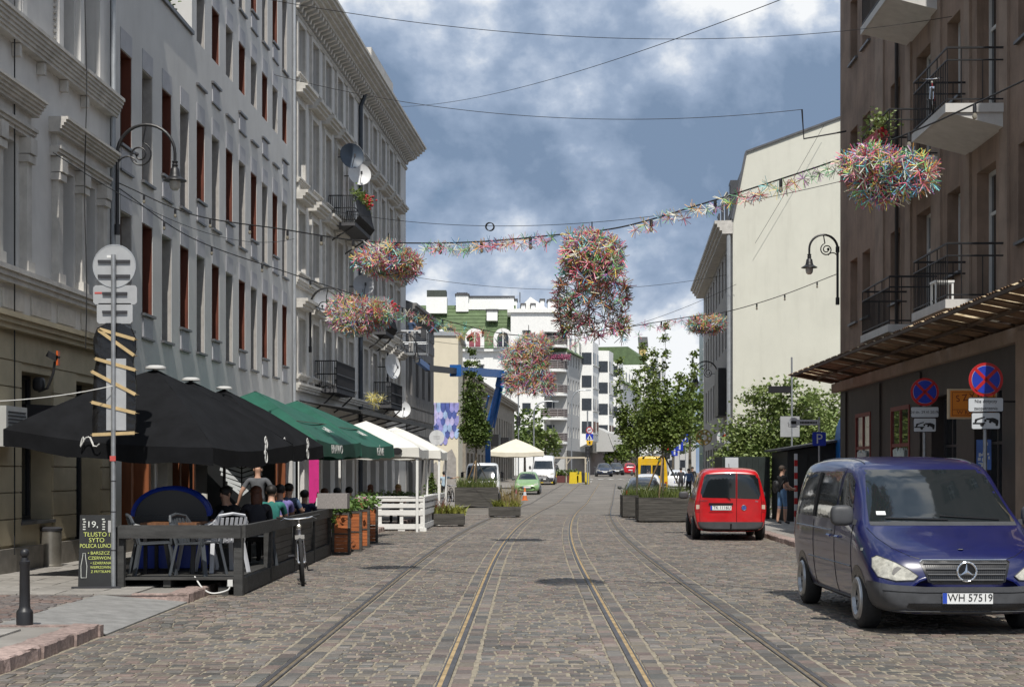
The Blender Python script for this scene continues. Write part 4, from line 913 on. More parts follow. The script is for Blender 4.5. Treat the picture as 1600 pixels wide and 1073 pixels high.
bulb_sock = MB().lathe([(0.018, 0.0), (0.022, -0.03), (0.022, -0.09), (0.016, -0.1)], 8).mesh('socket', black_metal); bulb_glass = MB().lathe([(0.014, -0.1), (0.024, -0.12), (0.028, -0.14), (0.022, -0.16), (0.005, -0.17)], 8).mesh('bulb', m_bulb, True)
def festoon(ctrl, label, step, skip=()):
    pts = poly_pts(ctrl); t = thing('festoon_light_string', label, 'light string', (0,0,0), 0, 'bulb strings'); MB().tube(pts, 0.011, 5).obj('cable', m_wire, t)
    acc = 0
    for p, q in zip(pts[:-1], pts[1:]):
        acc += (q-p).length
        if acc > step:
            acc = 0; b = part('socket', bulb_sock, t, p); part('bulb', bulb_glass, b)
    return pts
W_ = world_at
s1 = festoon([on_left(29.5, 0.25, 7.25), W_(300, 335, 28.0), W_(440, 358, 26.4), W_(560, 376, 24.6), W_(660, 380, 23.6), W_(760, 377, 22.5), W_(880, 366, 21.5), W_(975, 354, 20.9), W_(1100, 318, 20.2), W_(1220, 280, 19.4), W_(1320, 246, 18.7), W_(1450, 196, 17.6), W_(1600, 126, 16.3), W_(1760, 50, 15.0)], 'bulb string from the left lamp up to the near balcony on the right', 0.95)
s2 = festoon([on_left(29.5, 0.25, 7.15), W_(300, 372, 30.4), W_(450, 426, 31.9), W_(560, 462, 33.0), W_(640, 484, 33.9), W_(720, 507, 34.9), W_(800, 523, 35.8), W_(880, 523, 36.6), W_(960, 514, 37.6), W_(1070, 496, 39.2), W_(1135, 487, 40.0), W_(1220, 462, 41.3), W_(1308, 428, 42.4)], 'lower bulb string from the left lamp to the brown house corner lamp', 1.1)
# straw clouds: thousands of coloured paper straws in bursts
STRAW = [(0.72,0.06,0.10),(0.80,0.10,0.22),(0.85,0.30,0.40),(0.10,0.42,0.16),(0.25,0.55,0.12),(0.80,0.62,0.08),(0.85,0.42,0.05),(0.10,0.35,0.62),(0.15,0.60,0.62),(0.75,0.75,0.70),(0.80,0.80,0.72),(0.40,0.12,0.45),(0.78,0.70,0.45),(0.55,0.05,0.12)]
STRAW = [tuple(0.84*c+0.16*0.42 for c in q) for q in STRAW]
m_straw = pmat('paper_straws', None, 0.55)
class Straws:
    def __init__(s): s.v = []; s.f = []; s.c = []
    def burst(s, c, n, ln, rnd, hues=None, r=0.0052):
        c = Vector(c); base = rnd.sample(STRAW, 3) if hues is None else hues
        for k in range(n):
            d = Vector((rnd.gauss(0,1), rnd.gauss(0,1), rnd.gauss(0,1))).normalized(); l = ln*rnd.uniform(0.75, 1.1); a = c+d*0.006; b = c+d*l
            u = d.orthogonal().normalized()*r; w = d.cross(u).normalized()*r; u2 = (-0.5*u+0.866*w); u3 = (-0.5*u-0.866*w); i = len(s.v)
            s.v += [a+u, a+u2, a+u3, b+u, b+u2, b+u3]; s.f += [(i,i+1,i+4,i+3),(i+1,i+2,i+5,i+4),(i+2,i,i+3,i+5),(i+3,i+4,i+5)]
            col = rnd.choice(base) if rnd.random() < (0.97 if hues else 0.75) else rnd.choice(STRAW); g = rnd.uniform(0.75, 1.1); s.c += [(col[0]*g, col[1]*g, col[2]*g, 1)]*4
    def obj(s, name, parent):
        me = bpy.data.meshes.new(name); me.from_pydata([tuple(p) for p in s.v], [], s.f); me.materials.append(m_straw)
        me.attributes.new('col', 'FLOAT_COLOR', 'FACE').data.foreach_set('color', np.array(s.c, dtype=np.float32).ravel()); return part(name, me, parent)
def straw_cloud(c, rad, n, label, seed, tail=0.0, ln=0.135, dark=False):
    """a cloud of straw bursts on a wire cage; 'tail' metres of looser fringe below"""
    t = thing('straw_cloud', label, 'decoration', c, 0, 'hanging clouds of paper straws'); rnd = random.Random(seed); s = Straws(); s2_ = Straws()
    lob = [(Vector((rnd.uniform(-.55,.55)*rad[0], rnd.uniform(-.5,.5)*rad[1], rnd.uniform(-.4,.4)*rad[2])), rnd.uniform(0.45, 0.7)) for _ in range(7)]+[(Vector((0,0,0)), 0.8)]
    for k in range(n):
        l, q = rnd.choice(lob); d = Vector((rnd.gauss(0,1), rnd.gauss(0,1), rnd.gauss(0,1))).normalized(); f = rnd.uniform(0.72, 1.0)
        p = l+Vector((d.x*rad[0], d.y*rad[1], d.z*rad[2]))*q*f; s.burst(p, 11, ln, rnd)
    s.obj('straw_puff', t)
    cage = MB()
    for k in range(3): cage.tube([(rad[0]*0.75*math.cos(a), rad[1]*0.75*math.sin(a)*math.cos(k), rad[2]*0.75*math.sin(a)*math.sin(k+0.6)) for a in [i*math.pi/9 for i in range(19)]], 0.006, 4)
    cage.tube([(0,0,rad[2]*0.7), (0,0,rad[2]+0.12)], 0.008, 4); cage.obj('wire_cage', m_wire, t)
    if tail:
        for k in range(int(n*0.27)):
            a = rnd.uniform(0, 6.283); z = -rad[2]*0.7-tail*rnd.random(); q = 0.98-0.25*rnd.random()*(1 if z < -rad[2]-tail*0.6 else 0.4)
            s2_.burst((rad[0]*q*math.cos(a), rad[1]*q*math.sin(a), z), 11, ln, rnd, ([(0.26,0.03,0.06),(0.10,0.05,0.05),(0.07,0.07,0.06),(0.25,0.09,0.04),(0.10,0.16,0.07)] if dark and rnd.random() < 0.75 else None))
        s2_.obj('loose_fringe', t)
straw_cloud(W_(1390, 276, 18.1), (0.54, 0.48, 0.37), 640, 'round straw cloud in front of the brown balconies', 1)
straw_cloud(W_(607, 408, 24.1), (0.50, 0.45, 0.32), 540, 'straw cloud hanging beside the pale hooded house, upper left', 2)
straw_cloud(W_(925, 408, 21.1), (0.50, 0.45, 0.42), 600, 'largest straw cloud with a dark ragged fringe over the road', 3, tail=0.72, dark=True)
straw_cloud(W_(567, 494, 33.1), (0.68, 0.55, 0.46), 680, 'red and white straw cloud low on the left before the satellite dishes', 4, ln=0.16)
straw_cloud(W_(826, 556, 35.9), (0.54, 0.46, 0.60), 700, 'tall straw cloud hanging before the far white block', 5, tail=0.45, ln=0.16)
straw_cloud(W_(1107, 507, 39.8), (0.50, 0.42, 0.28), 420, 'small flat straw cloud by the cream house', 6)
def garland(pts, label, seed, spacing, drop=(0.03, 0.12), ln=0.14):
    t = thing('straw_garland', label, 'garland', (0,0,0), 0, 'garlands of straw stars'); rnd = random.Random(seed); acc = 0
    for p, q in zip(pts[:-1], pts[1:]):
        acc += (q-p).length
        if acc > spacing*rnd.uniform(0.7, 1.3):
            acc = 0; s = Straws(); c = p-Vector((0,0,rnd.uniform(*drop))); s.burst((0,0,0), 22, ln, rnd, rnd.sample(STRAW, 2), 0.0036); s.obj('straw_star', t).location = c
def between(pts, x0, x1):
    f = lambda p: 800+FPX*p.x/p.y
    out = []
    for p, q in zip(pts[:-1], pts[1:]):
        if x0 <= f(p) <= x1: out += [p.lerp(q, k/6) for k in range(6)]
    return out
garland(between(s1, 655, 872), 'garland of straw stars between the two left clouds of the near string', 1, 0.095, (0.02, 0.12), 0.125)
garland(between(s1, 978, 1315), 'garland of straw stars climbing to the cloud by the brown house', 2, 0.12, (0.02, 0.12), 0.125)
garland(between(s2, 622, 792), 'garland of straw stars sagging before the green roof', 3, 0.16, (0.0, 0.28), 0.14)
garland(between(s2, 862, 1078), 'sparse garland of straw stars before the far white wing', 4, 0.24, (0.0, 0.3), 0.14)
# plain wires over the street
wire(sag_pts(W_(625, 167, 73), W_(1240, -8, 30), 0.5), 'thin wire rising steeply to the upper right from the hooded house')
wire(sag_pts(on_left(46, 0.05, 13.6), on_right(41.9, 1.25, 11.6), 0.7), 'high wire spanning from the grey block to the iron bracket')
w3 = sag_pts(on_left(55, 0.05, 11.1), on_right(40, 0.05, 9.4), 0.9); wire(w3, 'wire with a small coil of cable on it')
cp = min(w3, key=lambda p: abs(800+FPX*p.x/p.y-760)); co = MB()
for k in range(4): co.tube([cp+Vector((0.13*math.cos(a)+0.01*k, 0.02*k, -0.02+0.13*math.sin(a))) for a in [i*math.pi/9 for i in range(19)]], 0.014, 5)
tag(co.obj('cable_coil', m_wire), 'small black coil of cable hanging on a wire', 'cable')
wire(sag_pts(on_left(60, 0.05, 9.8), Vector((9.3, 66, 10.2)), 0.8), 'thin wire from the hooded house to the cream house')
wire(sag_pts(on_left(72, 0.05, 8.2), Vector((9.3, 63.7, 9.5)), 1.4), 'faint low wire ending on the cream gable')
wire(sag_pts(W_(1180, 380, 63.5), W_(1288, 195, 63.3), 0.05), 'thin wire stapled diagonally up the cream gable', 0.008)
wire([on_left(24.3, 0.12, 0.4)+Vector((0,0,k*0.8)) for k in range(20)], 'pale cable hanging down the ornate house', 0.012)
wire([on_left(27.3, 0.3, 3.9)+Vector((0.02*math.sin(k),0,k*0.6)) for k in range(22)], 'second cable hanging down the ornate house by the window', 0.01)
wire(sag_pts(on_left(25, 0.5, 6.9), on_left(48, 0.3, 9.0), 0.6), 'slack cable along the grey block front', 0.008)
wire(sag_pts(on_left(23, 0.4, 9.7), on_right(30, 0.3, 10.6), 0.9), 'fine wire high across the picture to the brown house', 0.006)
# ------------------------------------------------------------------ satellite dishes on the hooded house
def dish(Y, z, r, m_, label, face=(0.35, -1, 0.25)):
    p = on_left(Y, 0.55, z); t = thing('satellite_dish', label, 'satellite dish', p, 0, 'satellite dishes on the hooded house'); d = Vector(face).normalized(); q = d.to_track_quat('Z', 'Y').to_matrix()
    mb = MB(); mb.lathe([(0.01, 0.0), (r*0.5, 0.03*r/0.4), (r*0.85, 0.10*r/0.4), (r, 0.15*r/0.4), (r*0.99, 0.16*r/0.4), (r*0.84, 0.115*r/0.4), (0.01, 0.02)], 20); mb.v = [tuple(q @ Vector(v)) for v in mb.v]; mb.obj('reflector', m_, t, smooth=True)
    a = MB(); a.tube([q @ Vector((0,-r*0.95,0.12)), q @ Vector((0,-0.1,0.45))], 0.012, 5); a.cbox(q @ Vector((0,-0.08,0.47)), (0.07,0.07,0.12)); a.obj('feed_arm', m_framed, t)
    MB().tube([(0,0,0), tuple(-nL3*0.55)], 0.022, 6).obj('bracket', black_metal, t)
m_dw = mat('dish_white', (0.6,0.61,0.62), 0.5, var=0.06); m_dd = mat('dish_dark', (0.05,0.07,0.1), 0.5, var=0.1); m_dg = mat('dish_grey', (0.3,0.31,0.33), 0.5, var=0.1)
dish(56.8, 13.35, 0.47, m_dd, 'dark blue satellite dish high on the hooded house', (0.5, -1, 0.1)); dish(58.6, 13.0, 0.45, m_dw, 'white satellite dish beside the dark one')
dish(59.5, 8.9, 0.42, m_dg, 'grey satellite dish just below the upper left straw cloud'); dish(64.0, 8.6, 0.42, m_dg, 'grey satellite dish between the two left straw clouds'); dish(66.2, 6.25, 0.55, m_dw, 'big white satellite dish under the lift basket', (1, -0.6, 0.1))
dish(51.8, 7.4, 0.38, m_dg, 'grey satellite dish beside the lamp scroll on the hooded house'); dish(70.0, 4.55, 0.4, m_dw, 'small pale dish above the dark metal awning')
# ------------------------------------------------------------------ vegetation
def leaf_mat(name, a, b):
    m = mat(name, a, 0.5, var=0.3, scale=2.5, col2=b); nt = m.node_tree; bs = nt.nodes['Principled BSDF']; tr = nt.nodes.new('ShaderNodeBsdfTranslucent'); mx = nt.nodes.new('ShaderNodeMixShader'); mx.inputs[0].default_value = 0.28
    nt.links.new(bs.inputs['Base Color'].links[0].from_socket, tr.inputs['Color']); out = nt.nodes['Material Output']; nt.links.new(bs.outputs[0], mx.inputs[1]); nt.links.new(tr.outputs[0], mx.inputs[2]); nt.links.new(mx.outputs[0], out.inputs[0]); return m
m_leaf = leaf_mat('maple_leaf', (0.075, 0.13, 0.022), (0.19, 0.24, 0.05)); m_leaf2 = leaf_mat('light_leaf', (0.13, 0.20, 0.05), (0.27, 0.32, 0.11)); m_ivy = leaf_mat('dark_leaf', (0.055, 0.105, 0.02), (0.15, 0.20, 0.045))
m_bark = mat('bark', (0.10, 0.085, 0.065), 0.9, var=0.3, scale=12, bump=0.6, bscale=30)
def leaves(mb, p, n, spread, size, rnd, droop=0.3):
    for k in range(n):
        c = Vector(p)+Vector((rnd.gauss(0, spread[0]), rnd.gauss(0, spread[1]), rnd.gauss(0, spread[2]))); s = size*rnd.uniform(0.6, 1.25)
        q = Euler((rnd.uniform(-1.1, 1.1), rnd.uniform(-0.9, 0.9), rnd.uniform(0, 6.28))).to_matrix()
        pts = [(0,-0.5,0), (0.42,-0.1,-0.08), (0.24,0.3,0.02), (0,0.55,-0.06), (-0.24,0.3,0.02), (-0.42,-0.1,-0.08)]
        mb.add([c+q @ Vector((a*s, b*s, d*s)) for a, b, d in pts], [(0,1,2,3), (0,3,4,5)])
def tree(name, label, base, H, shoots, trunk_h, size, nleaf, m_l, seed, r0=0.06, group=None, taper=0.75):
    """shoots: list of (tip offset xyz from trunk top, sideways spread); leaf clumps strung along each shoot and its twigs"""
    rnd = random.Random(seed); t = thing(name, label, 'tree', base, 0, group); tk = MB(); cr = MB(); top = Vector((0,0,trunk_h))
    tk.tube([(0,0,0), (0.01,0.0,trunk_h*0.5), (0,0,trunk_h)], [r0, r0*0.85, r0*0.72], 8)
    for (tip, spr) in shoots:
        tip = Vector(tip); mid = top+tip*0.5+Vector((tip.x*0.25, tip.y*0.25, -0.05*tip.z)); pts = [top-Vector((0,0,0.15)), top+tip*0.25+Vector((tip.x*0.2,tip.y*0.2,0)), mid, top+tip]; tk.tube(pts, [r0*0.5, r0*0.36, r0*0.22, 0.006], 6)
        path = poly_pts(pts, 5)
        for i, p in enumerate(path[2:]):
            f = (i+2)/len(path); sp = spr*(1.05-taper*f)
            for b in range(4):
                d = Vector((rnd.gauss(0,1), rnd.gauss(0,1), rnd.gauss(0.1,0.6))); d = d.normalized()*sp*rnd.uniform(0.5, 1.25); e = p+d
                tk.tube([p, p+d*0.6+Vector((0,0,0.04)), e], [0.009, 0.006, 0.003], 4)
                leaves(cr, e, int(nleaf*rnd.uniform(0.5, 1.3)), (sp*0.26+0.04, sp*0.26+0.04, sp*0.22+0.05), size, rnd); leaves(cr, p+d*0.5, int(nleaf*0.5), (sp*0.2+0.03,)*3, size, rnd)
    tk.obj('trunk', m_bark, t, smooth=True, angle=60); cr.obj('crown', m_l, t); return t
m_pl = mat('charred_planter_wood', (0.062, 0.058, 0.052), 0.75, var=0.55, scale=2.5, stretch=(0.6, 0.6, 6), bump=0.5, bscale=20)
m_soil = mat('soil', (0.05, 0.04, 0.03), 0.95, var=0.3)
def box_planter(label, loc, w, d, h, rows, rz=0, feet=True, m_=None, name='timber_planter', group='dark timber planters in the road'):
    t = thing(name, label, 'planter', loc, rz, group); m_ = m_ or m_pl; ph = (h-0.06)/rows
    for k in range(rows):
        z = 0.06+k*ph
        MB().box(-w/2, w/2, -d/2, -d/2+0.045, z, z+ph-0.007).obj('plank', m_, t); MB().box(-w/2, w/2, d/2-0.045, d/2, z, z+ph-0.007).obj('plank', m_, t)
        MB().box(-w/2, -w/2+0.045, -d/2+0.046, d/2-0.046, z, z+ph-0.007).obj('plank', m_, t); MB().box(w/2-0.045, w/2, -d/2+0.046, d/2-0.046, z, z+ph-0.007).obj('plank', m_, t)
    for sx in (-1, 1):
        for sy in (-1, 1): MB().cbox((sx*(w/2-0.12), sy*(d/2-0.1), 0.028), (0.16, 0.12, 0.056)).obj('foot', m_, t)
    MB().box(-w/2+0.05, w/2-0.05, -d/2+0.05, d/2-0.05, 0.1, h-0.07).obj('soil', m_soil, t); return t
def tufts(label, loc, w, d, n, hgt, m_, seed, cat='grass', name='planter_grass', blade=0.012, lean=0.35):
    rnd = random.Random(seed); mb = MB()
    for k in range(n):
        x, y = rnd.uniform(-w/2, w/2), rnd.uniform(-d/2, d/2); h = hgt*rnd.uniform(0.5, 1.15); lx, ly = rnd.gauss(0, lean)*h, rnd.gauss(0, lean)*h; b = blade*rnd.uniform(0.7, 1.4); a = rnd.uniform(0, 3.14); u = Vector((math.cos(a)*b, math.sin(a)*b, 0)); p = Vector((x, y, 0)); m1 = p+Vector((lx*0.35, ly*0.35, h*0.6)); e = p+Vector((lx, ly, h))
        mb.add([p-u, p+u, m1+u*0.8, m1-u*0.8, e], [(0,1,2,3), (3,2,4)])
    o = mb.obj(name, m_, None, loc); return tag(o, label, cat, None)
m_grass = leaf_mat('planter_grass_green', (0.07, 0.11, 0.025), (0.17, 0.20, 0.055)); m_dry = leaf_mat('dry_grass', (0.26, 0.20, 0.09), (0.40, 0.33, 0.16)); m_yel = leaf_mat('yellow_green_plant', (0.14, 0.17, 0.03), (0.30, 0.30, 0.06)); m_rust_pl = leaf_mat('rusty_seedheads', (0.14, 0.05, 0.03), (0.22, 0.10, 0.06))
# right pair of trees in planters
box_planter('big charred timber planter holding the right street tree', (5.2, 53.0, 0), 1.78, 1.5, 0.86, 4); tufts('long green grass spilling from the right tree planter', (5.2, 53.0, 0.76), 1.6, 1.35, 620, 0.5, m_grass, 1)
box_planter('charred timber planter behind the right one, by the dark car', (5.05, 58.4, 0), 1.78, 1.5, 0.86, 4); tufts('grass in the planter behind the right one', (5.05, 58.4, 0.76), 1.6, 1.35, 320, 0.5, m_grass, 2)
sh = [((-0.7,-0.1,3.4),0.38),((-0.3,0.2,3.2),0.40),((0.1,0.0,4.1),0.34),((0.6,0.1,2.4),0.45),((1.1,0,3.1),0.30),((-0.75,0.2,0.9),0.44),((0.8,-0.2,0.9),0.42),((0.1,-0.3,1.6),0.5)]
tree('street_tree', 'young maple in the right planter with upright ragged shoots', (5.2, 53.0, 0.7), 5, sh, 1.95, 0.10, 15, m_leaf, 11, 0.05, 'young trees in planters')
sh2 = [((-0.75,0,3.2),0.4),((0.0,0.1,2.8),0.42),((0.6,0,2.2),0.45),((-0.6,0.1,1.2),0.42),((0.4,-0.2,1.3),0.42)]
tree('street_tree', 'young maple behind the right one, beside the dark parked car', (4.75, 58.4, 0.7), 5, sh2, 2.0, 0.105, 14, m_leaf, 12, 0.05, 'young trees in planters')
def stakes(base, label):
    t = thing('tree_stake_tripod', label, 'stakes', base, 0, 'stakes holding the young trees')
    for a in (0.3, 2.4, 4.5): MB().beam((0.85*math.cos(a), 0.6*math.sin(a), 0.0), (0.06*math.cos(a), 0.06*math.sin(a), 1.5), 0.045).obj('stake', mat('stake_wood', (0.22,0.15,0.08), 0.8, var=0.3) if a > 2 else m_pl, t)
stakes((5.2, 53.0, 0.78), 'stakes holding the tree in the right planter'); stakes((-1.75, 75.0, 0.78), 'stakes holding the narrow left tree')
# left tree, tall and narrow
box_planter('big charred timber planter under the narrow left tree', (-1.72, 75.0, 0), 2.1, 1.6, 1.0, 4); tufts('bushy green grass in the left tree planter', (-1.72, 75.0, 0.9), 1.9, 1.4, 620, 0.62, m_grass, 3)
shl = [((-0.5,0,3.8),0.36),((-0.35,0.1,5.1),0.32),((-0.1,0.1,4.4),0.38),((0.25,0,3.1),0.42),((-0.55,0.1,2.4),0.42),((-0.6,0,0.7),0.40),((0.5,0.1,0.9),0.40),((-0.1,0,1.8),0.45)]
tree('street_tree', 'tall narrow maple in the left planter before the white truck', (-1.75, 75.0, 0.8), 7, shl, 2.35, 0.125, 17, m_ivy, 13, 0.055, 'young trees in planters')
# tree in the gap on the right
shr = [((-1.7,0.3,1.9),0.65),((-0.9,0,3.0),0.7),((0.2,0.1,3.3),0.7),((-1.6,-0.2,0.2),0.8),((1.4,-0.3,0.1),0.85),((0.1,-0.3,0.3),0.8),((-0.2,0.3,2.6),0.7),((0.9,0,2.9),0.7),((1.8,0.2,2.2),0.75),((2.2,0,1.2),0.7),((-1.9,0,0.8),0.6),((0.3,-0.4,1.6),0.8),((-0.8,-0.3,1.4),0.8),((1.3,-0.4,1.4),0.8)]
tree('ash_tree', 'pale green bushy tree in the gap before the cream wall', (10.0, 57.5, 0.1), 6, shr, 1.5, 0.13, 40, m_leaf2, 14, 0.09, None, 0.25)
tree('ash_tree', 'second pale green tree in the gap, nearer the brown house', (12.2, 59.0, 0.1), 6, shr, 1.3, 0.13, 34, m_leaf2, 15, 0.08, None, 0.25)
# distant street trees
def far_tree(label, base, H, w, seed, m_=None, n=900, cat='tree'):
    rnd = random.Random(seed); t = thing('distant_tree', label, cat, base, 0, 'distant street trees'); MB().tube([(0,0,-0.3),(0,0,H*0.6)], [0.18, 0.08], 6).obj('trunk', m_bark, t); cr = MB()
    lob = [(Vector((rnd.uniform(-.35,.35)*w, rnd.uniform(-.35,.35)*w, H*rnd.uniform(0.45, 0.9))), rnd.uniform(0.16, 0.3)*w) for _ in range(11)]
    for k in range(n):
        c, r = rnd.choice(lob); d = Vector((rnd.gauss(0,1), rnd.gauss(0,1), rnd.gauss(0,1))).normalized()*r*rnd.uniform(0.6, 1.05); leaves(cr, c+d, 1, (0.05,0.05,0.05), 0.42, rnd)
    cr.obj('crown', m_ or m_leaf, t)
for i, (x, Y, H, w, lb, m_) in enumerate([(820, 172, 7.5, 4.5, 'dark tree at the corner of the old ornamented house', m_ivy), (852, 165, 6.2, 3.6, 'slim bright tree in front of the balcony tower', m_leaf2), (1052, 150, 10.5, 7, 'dense street tree filling the end of the street', m_leaf), (1078, 128, 8.5, 5.5, 'dense street tree beside the cream house front', m_leaf), (1020, 205, 9.5, 6, 'far street tree before the tall white end block', m_leaf), (1100, 190, 8, 6, 'far street tree under the glazed tower', m_ivy), (985, 215, 4.5, 4, 'small bright tree by the long window wing', m_leaf2), (965, 206, 4.2, 3.5, 'small far tree before the grey wing', m_leaf)]):
    far_tree(lb, ((x-800)/FPX*Y, Y, zg(Y)), H, w, 30+i, m_)
# low planters by the white fence, with flowers
box_planter('low dark timber planter beside the white pallet fence', (-2.1, 48.6, 0), 1.2, 0.75, 0.42, 2); tufts('yellow green plants in the low left planter', (-2.0, 48.6, 0.34), 1.0, 0.6, 260, 0.34, m_yel, 5, 'plant', 'bedding_plants', 0.03, 0.5); tufts('rusty seed heads in the low left planter', (-2.35, 48.6, 0.34), 0.6, 0.5, 60, 0.62, m_rust_pl, 6, 'plant', 'seed_heads', 0.012, 0.3)
box_planter('low dark timber planter near the road cones', (-0.28, 58.6, 0), 1.22, 0.8, 0.42, 2); tufts('yellow plants in the low planter near the cones', (-0.2, 58.6, 0.34), 1.0, 0.6, 240, 0.34, m_yel, 7, 'plant', 'bedding_plants', 0.03, 0.5); tufts('tall dry grass in the low planter near the cones', (-0.05, 58.6, 0.34), 0.7, 0.5, 160, 0.95, m_dry, 8, 'grass', 'dry_grass', 0.012, 0.2)
# ------------------------------------------------------------------ vehicles
import bmesh
def body_mesh(st, name, m, sub=2):
    """loft of half-ring stations (y, zb, zbelt, ztop, ws, wm, wb, wt), smoothed; front at y = 0"""
    rings = []
    for (y, zb, zbe, zt, ws, wm, wb, wt) in st:
        h = zt-zb; zm = min(zb+0.62*(zbe-zb), 0.78)
        half = [(0, zb), (ws*0.86, zb), (ws, zb+min(0.10, h*0.2)), (wm, zm), (wb, zbe), (wt+0.03, zt-min(0.11, (zt-zbe)*0.35)), (wt-0.07, zt+0.004), (0, zt+0.02)]
        rings.append([(x, y, z) for x, z in half] + [(-x, y, z) for x, z in half[-2:0:-1]])
    n = len(rings[0]); vs_ = [p for r in rings for p in r]; fs_ = []
    for i in range(len(rings)-1):
        for j in range(n): fs_.append((i*n+j, i*n+(j+1)%n, (i+1)*n+(j+1)%n, (i+1)*n+j))
    for k, r in ((0, 0), (len(rings)-1, 1)):
        b = k*n; h = 7
        for j in range(h): 
            a, c, d, e = b+j, b+j+1, b+(n-j-1) % n, b+(n-j) % n
            q = (a, c, d, e) if j > 0 and c != d else ((a, c, d) if j == 0 else (a, c, e)); fs_.append(tuple(dict.fromkeys(q)))
    me = bpy.data.meshes.new(name); me.from_pydata(vs_, [], fs_); me.validate(); o = bpy.data.objects.new(name, me); sc.collection.objects.link(o)
    md = o.modifiers.new('s', 'SUBSURF'); md.levels = sub; md.render_levels = sub
    ev = bpy.data.meshes.new_from_object(o.evaluated_get(bpy.context.evaluated_depsgraph_get())); bpy.data.objects.remove(o)
    ev.materials.clear(); ev.materials.append(m); ev.polygons.foreach_set('use_smooth', [True]*len(ev.polygons)); ev.name = name; return ev
def sbox(mb, c, h, e=3.2, n=20, m=12):
    """rounded box (superellipsoid)"""
    f = lambda v: math.copysign(abs(v)**(2/e), v); k = len(mb.v); mb.ell((0,0,0), (1,1,1), n, m)
    for i in range(k, len(mb.v)):
        x, y, z = mb.v[i]; a = math.acos(max(-1, min(1, z))); t = math.atan2(y, x); mb.v[i] = (c[0]+h[0]*f(math.sin(a))*f(math.cos(t)), c[1]+h[1]*f(math.sin(a))*f(math.sin(t)), c[2]+h[2]*f(math.cos(a)))
    return mb
class Skin:
    """projects flat outlines onto a body so that panes, lamps and trims follow its surface"""
    def __init__(s, me):
        bm = bmesh.new(); bm.from_mesh(me); s.t = BVHTree.FromBMesh(bm); bm.free()
    def hit(s, view, a, b):
        o, d = {'L': ((-3, a, b), (1,0,0)), 'R': ((3, a, b), (-1,0,0)), 'F': ((a, -3, b), (0,1,0)), 'B': ((a, 9, b), (0,-1,0)), 'T': ((a, b, 5), (0,0,-1))}[view]
        h, nr, i, dist = s.t.ray_cast(Vector(o), Vector(d)); return (h, Vector(d)) if h else (None, Vector(d))
    def patch(s, name, view, poly, m, parent, off=0.004, cell=0.09):
        bm = bmesh.new(); f = bm.faces.new([bm.verts.new((p[0], p[1], 0)) for p in poly]); bmesh.ops.triangulate(bm, faces=[f])
        for _ in range(5):
            ed = [e for e in bm.edges if e.calc_length() > cell]
            if not ed: break
            bmesh.ops.subdivide_edges(bm, edges=ed, cuts=1); bmesh.ops.triangulate(bm, faces=bm.faces[:])
        bad = []; last = None
        for v in bm.verts:
            h, d = s.hit(view, v.co.x, v.co.y)
            if h is None: bad.append(v)
            else: v.co = h-d*off
        if bad: bmesh.ops.delete(bm, geom=bad, context='VERTS')
        me = bpy.data.meshes.new(name); bm.to_mesh(me); bm.free(); me.materials.append(m); me.polygons.foreach_set('use_smooth', [True]*len(me.polygons)); return part(name, me, parent)
    def line(s, name, view, pts, w, m, parent, off=0.003):
        P = []
        for (a, b), (c, d) in zip(pts[:-1], pts[1:]):
            n = max(2, int(math.hypot(c-a, d-b)/0.06))
            for k in range(n+1): 
                h, dr = s.hit(view, a+(c-a)*k/n, b+(d-b)*k/n)
                if h: P.append(h-dr*off)
        if len(P) > 1: return MB().tube(P, w/2, 4).obj(name, m, parent)
tyre_prof = [(0.60,-0.22),(0.61,-0.46),(0.80,-0.52),(0.93,-0.47),(0.99,-0.36),(1.0,0),(0.99,0.36),(0.93,0.47),(0.80,0.52),(0.61,0.46),(0.60,0.22)]
m_rim = mat('wheel_rim', (0.35,0.36,0.37), 0.35, metal=0.8, var=0.15); m_rimd = mat('steel_rim', (0.10,0.10,0.105), 0.5, metal=0.5, var=0.2)
WHEELS = {}
def wheel(parent, x, y, r, side, w=0.2, rim=None):
    key = (r, w, side, (rim or m_rim).name)
    if key not in WHEELS:
        ty = MB().lathe([(a*r, b*w) for a, b in tyre_prof], 28, axis='x').mesh('tyre', rubber, True, 50); rm = MB(); q = side*w*0.5
        rm.tube([(q*0.86, 0.61*r*math.cos(a), 0.61*r*math.sin(a)) for a in [k*math.pi/12 for k in range(25)]], 0.045*r/0.33, 6, cap=False); rm.lathe([(0.19*r, q*0.55), (0.17*r, q*0.9), (0.01, q*0.92)], 16, axis='x')
        for k in range(7): a = k*2*math.pi/7; rm.beam((q*0.72, 0.18*r*math.cos(a), 0.18*r*math.sin(a)), (q*0.78, 0.62*r*math.cos(a), 0.62*r*math.sin(a)), 0.15*r, 0.03, up=(1,0,0))
        WHEELS[key] = (ty, rm.mesh('rim', rim or m_rim, True, 40))
    o = part('wheel', WHEELS[key][0], parent, (x, y, r)); o.name = 'wheel'; part('rim', WHEELS[key][1], o); return o
def paint(name, c, rough=0.28): return mat(name, c, rough, metal=0.0, var=0.16, scale=2.2, coat=0.7, spec=0.5)
m_plast = mat('bumper_plastic', (0.055,0.057,0.062), 0.55, var=0.15, scale=8, bump=0.05); m_black = mat('gloss_black', (0.008,0.008,0.009), 0.25, var=0); m_lens = mat('headlamp_lens', (0.40,0.39,0.34), 0.10, var=0.4, scale=16, spec=0.8); m_tail = mat('tail_lamp_red', (0.34,0.012,0.015), 0.2, var=0.1); m_taily = mat('tail_lamp_clear', (0.55,0.42,0.34), 0.2, var=0.1)
m_plate = mat('number_plate_white', (0.70,0.71,0.70), 0.45, var=0.04); m_blue = mat('plate_blue', (0.02,0.06,0.38), 0.4, var=0.05); m_ink = mat('black_ink', (0.008,0.008,0.009), 0.6, var=0)
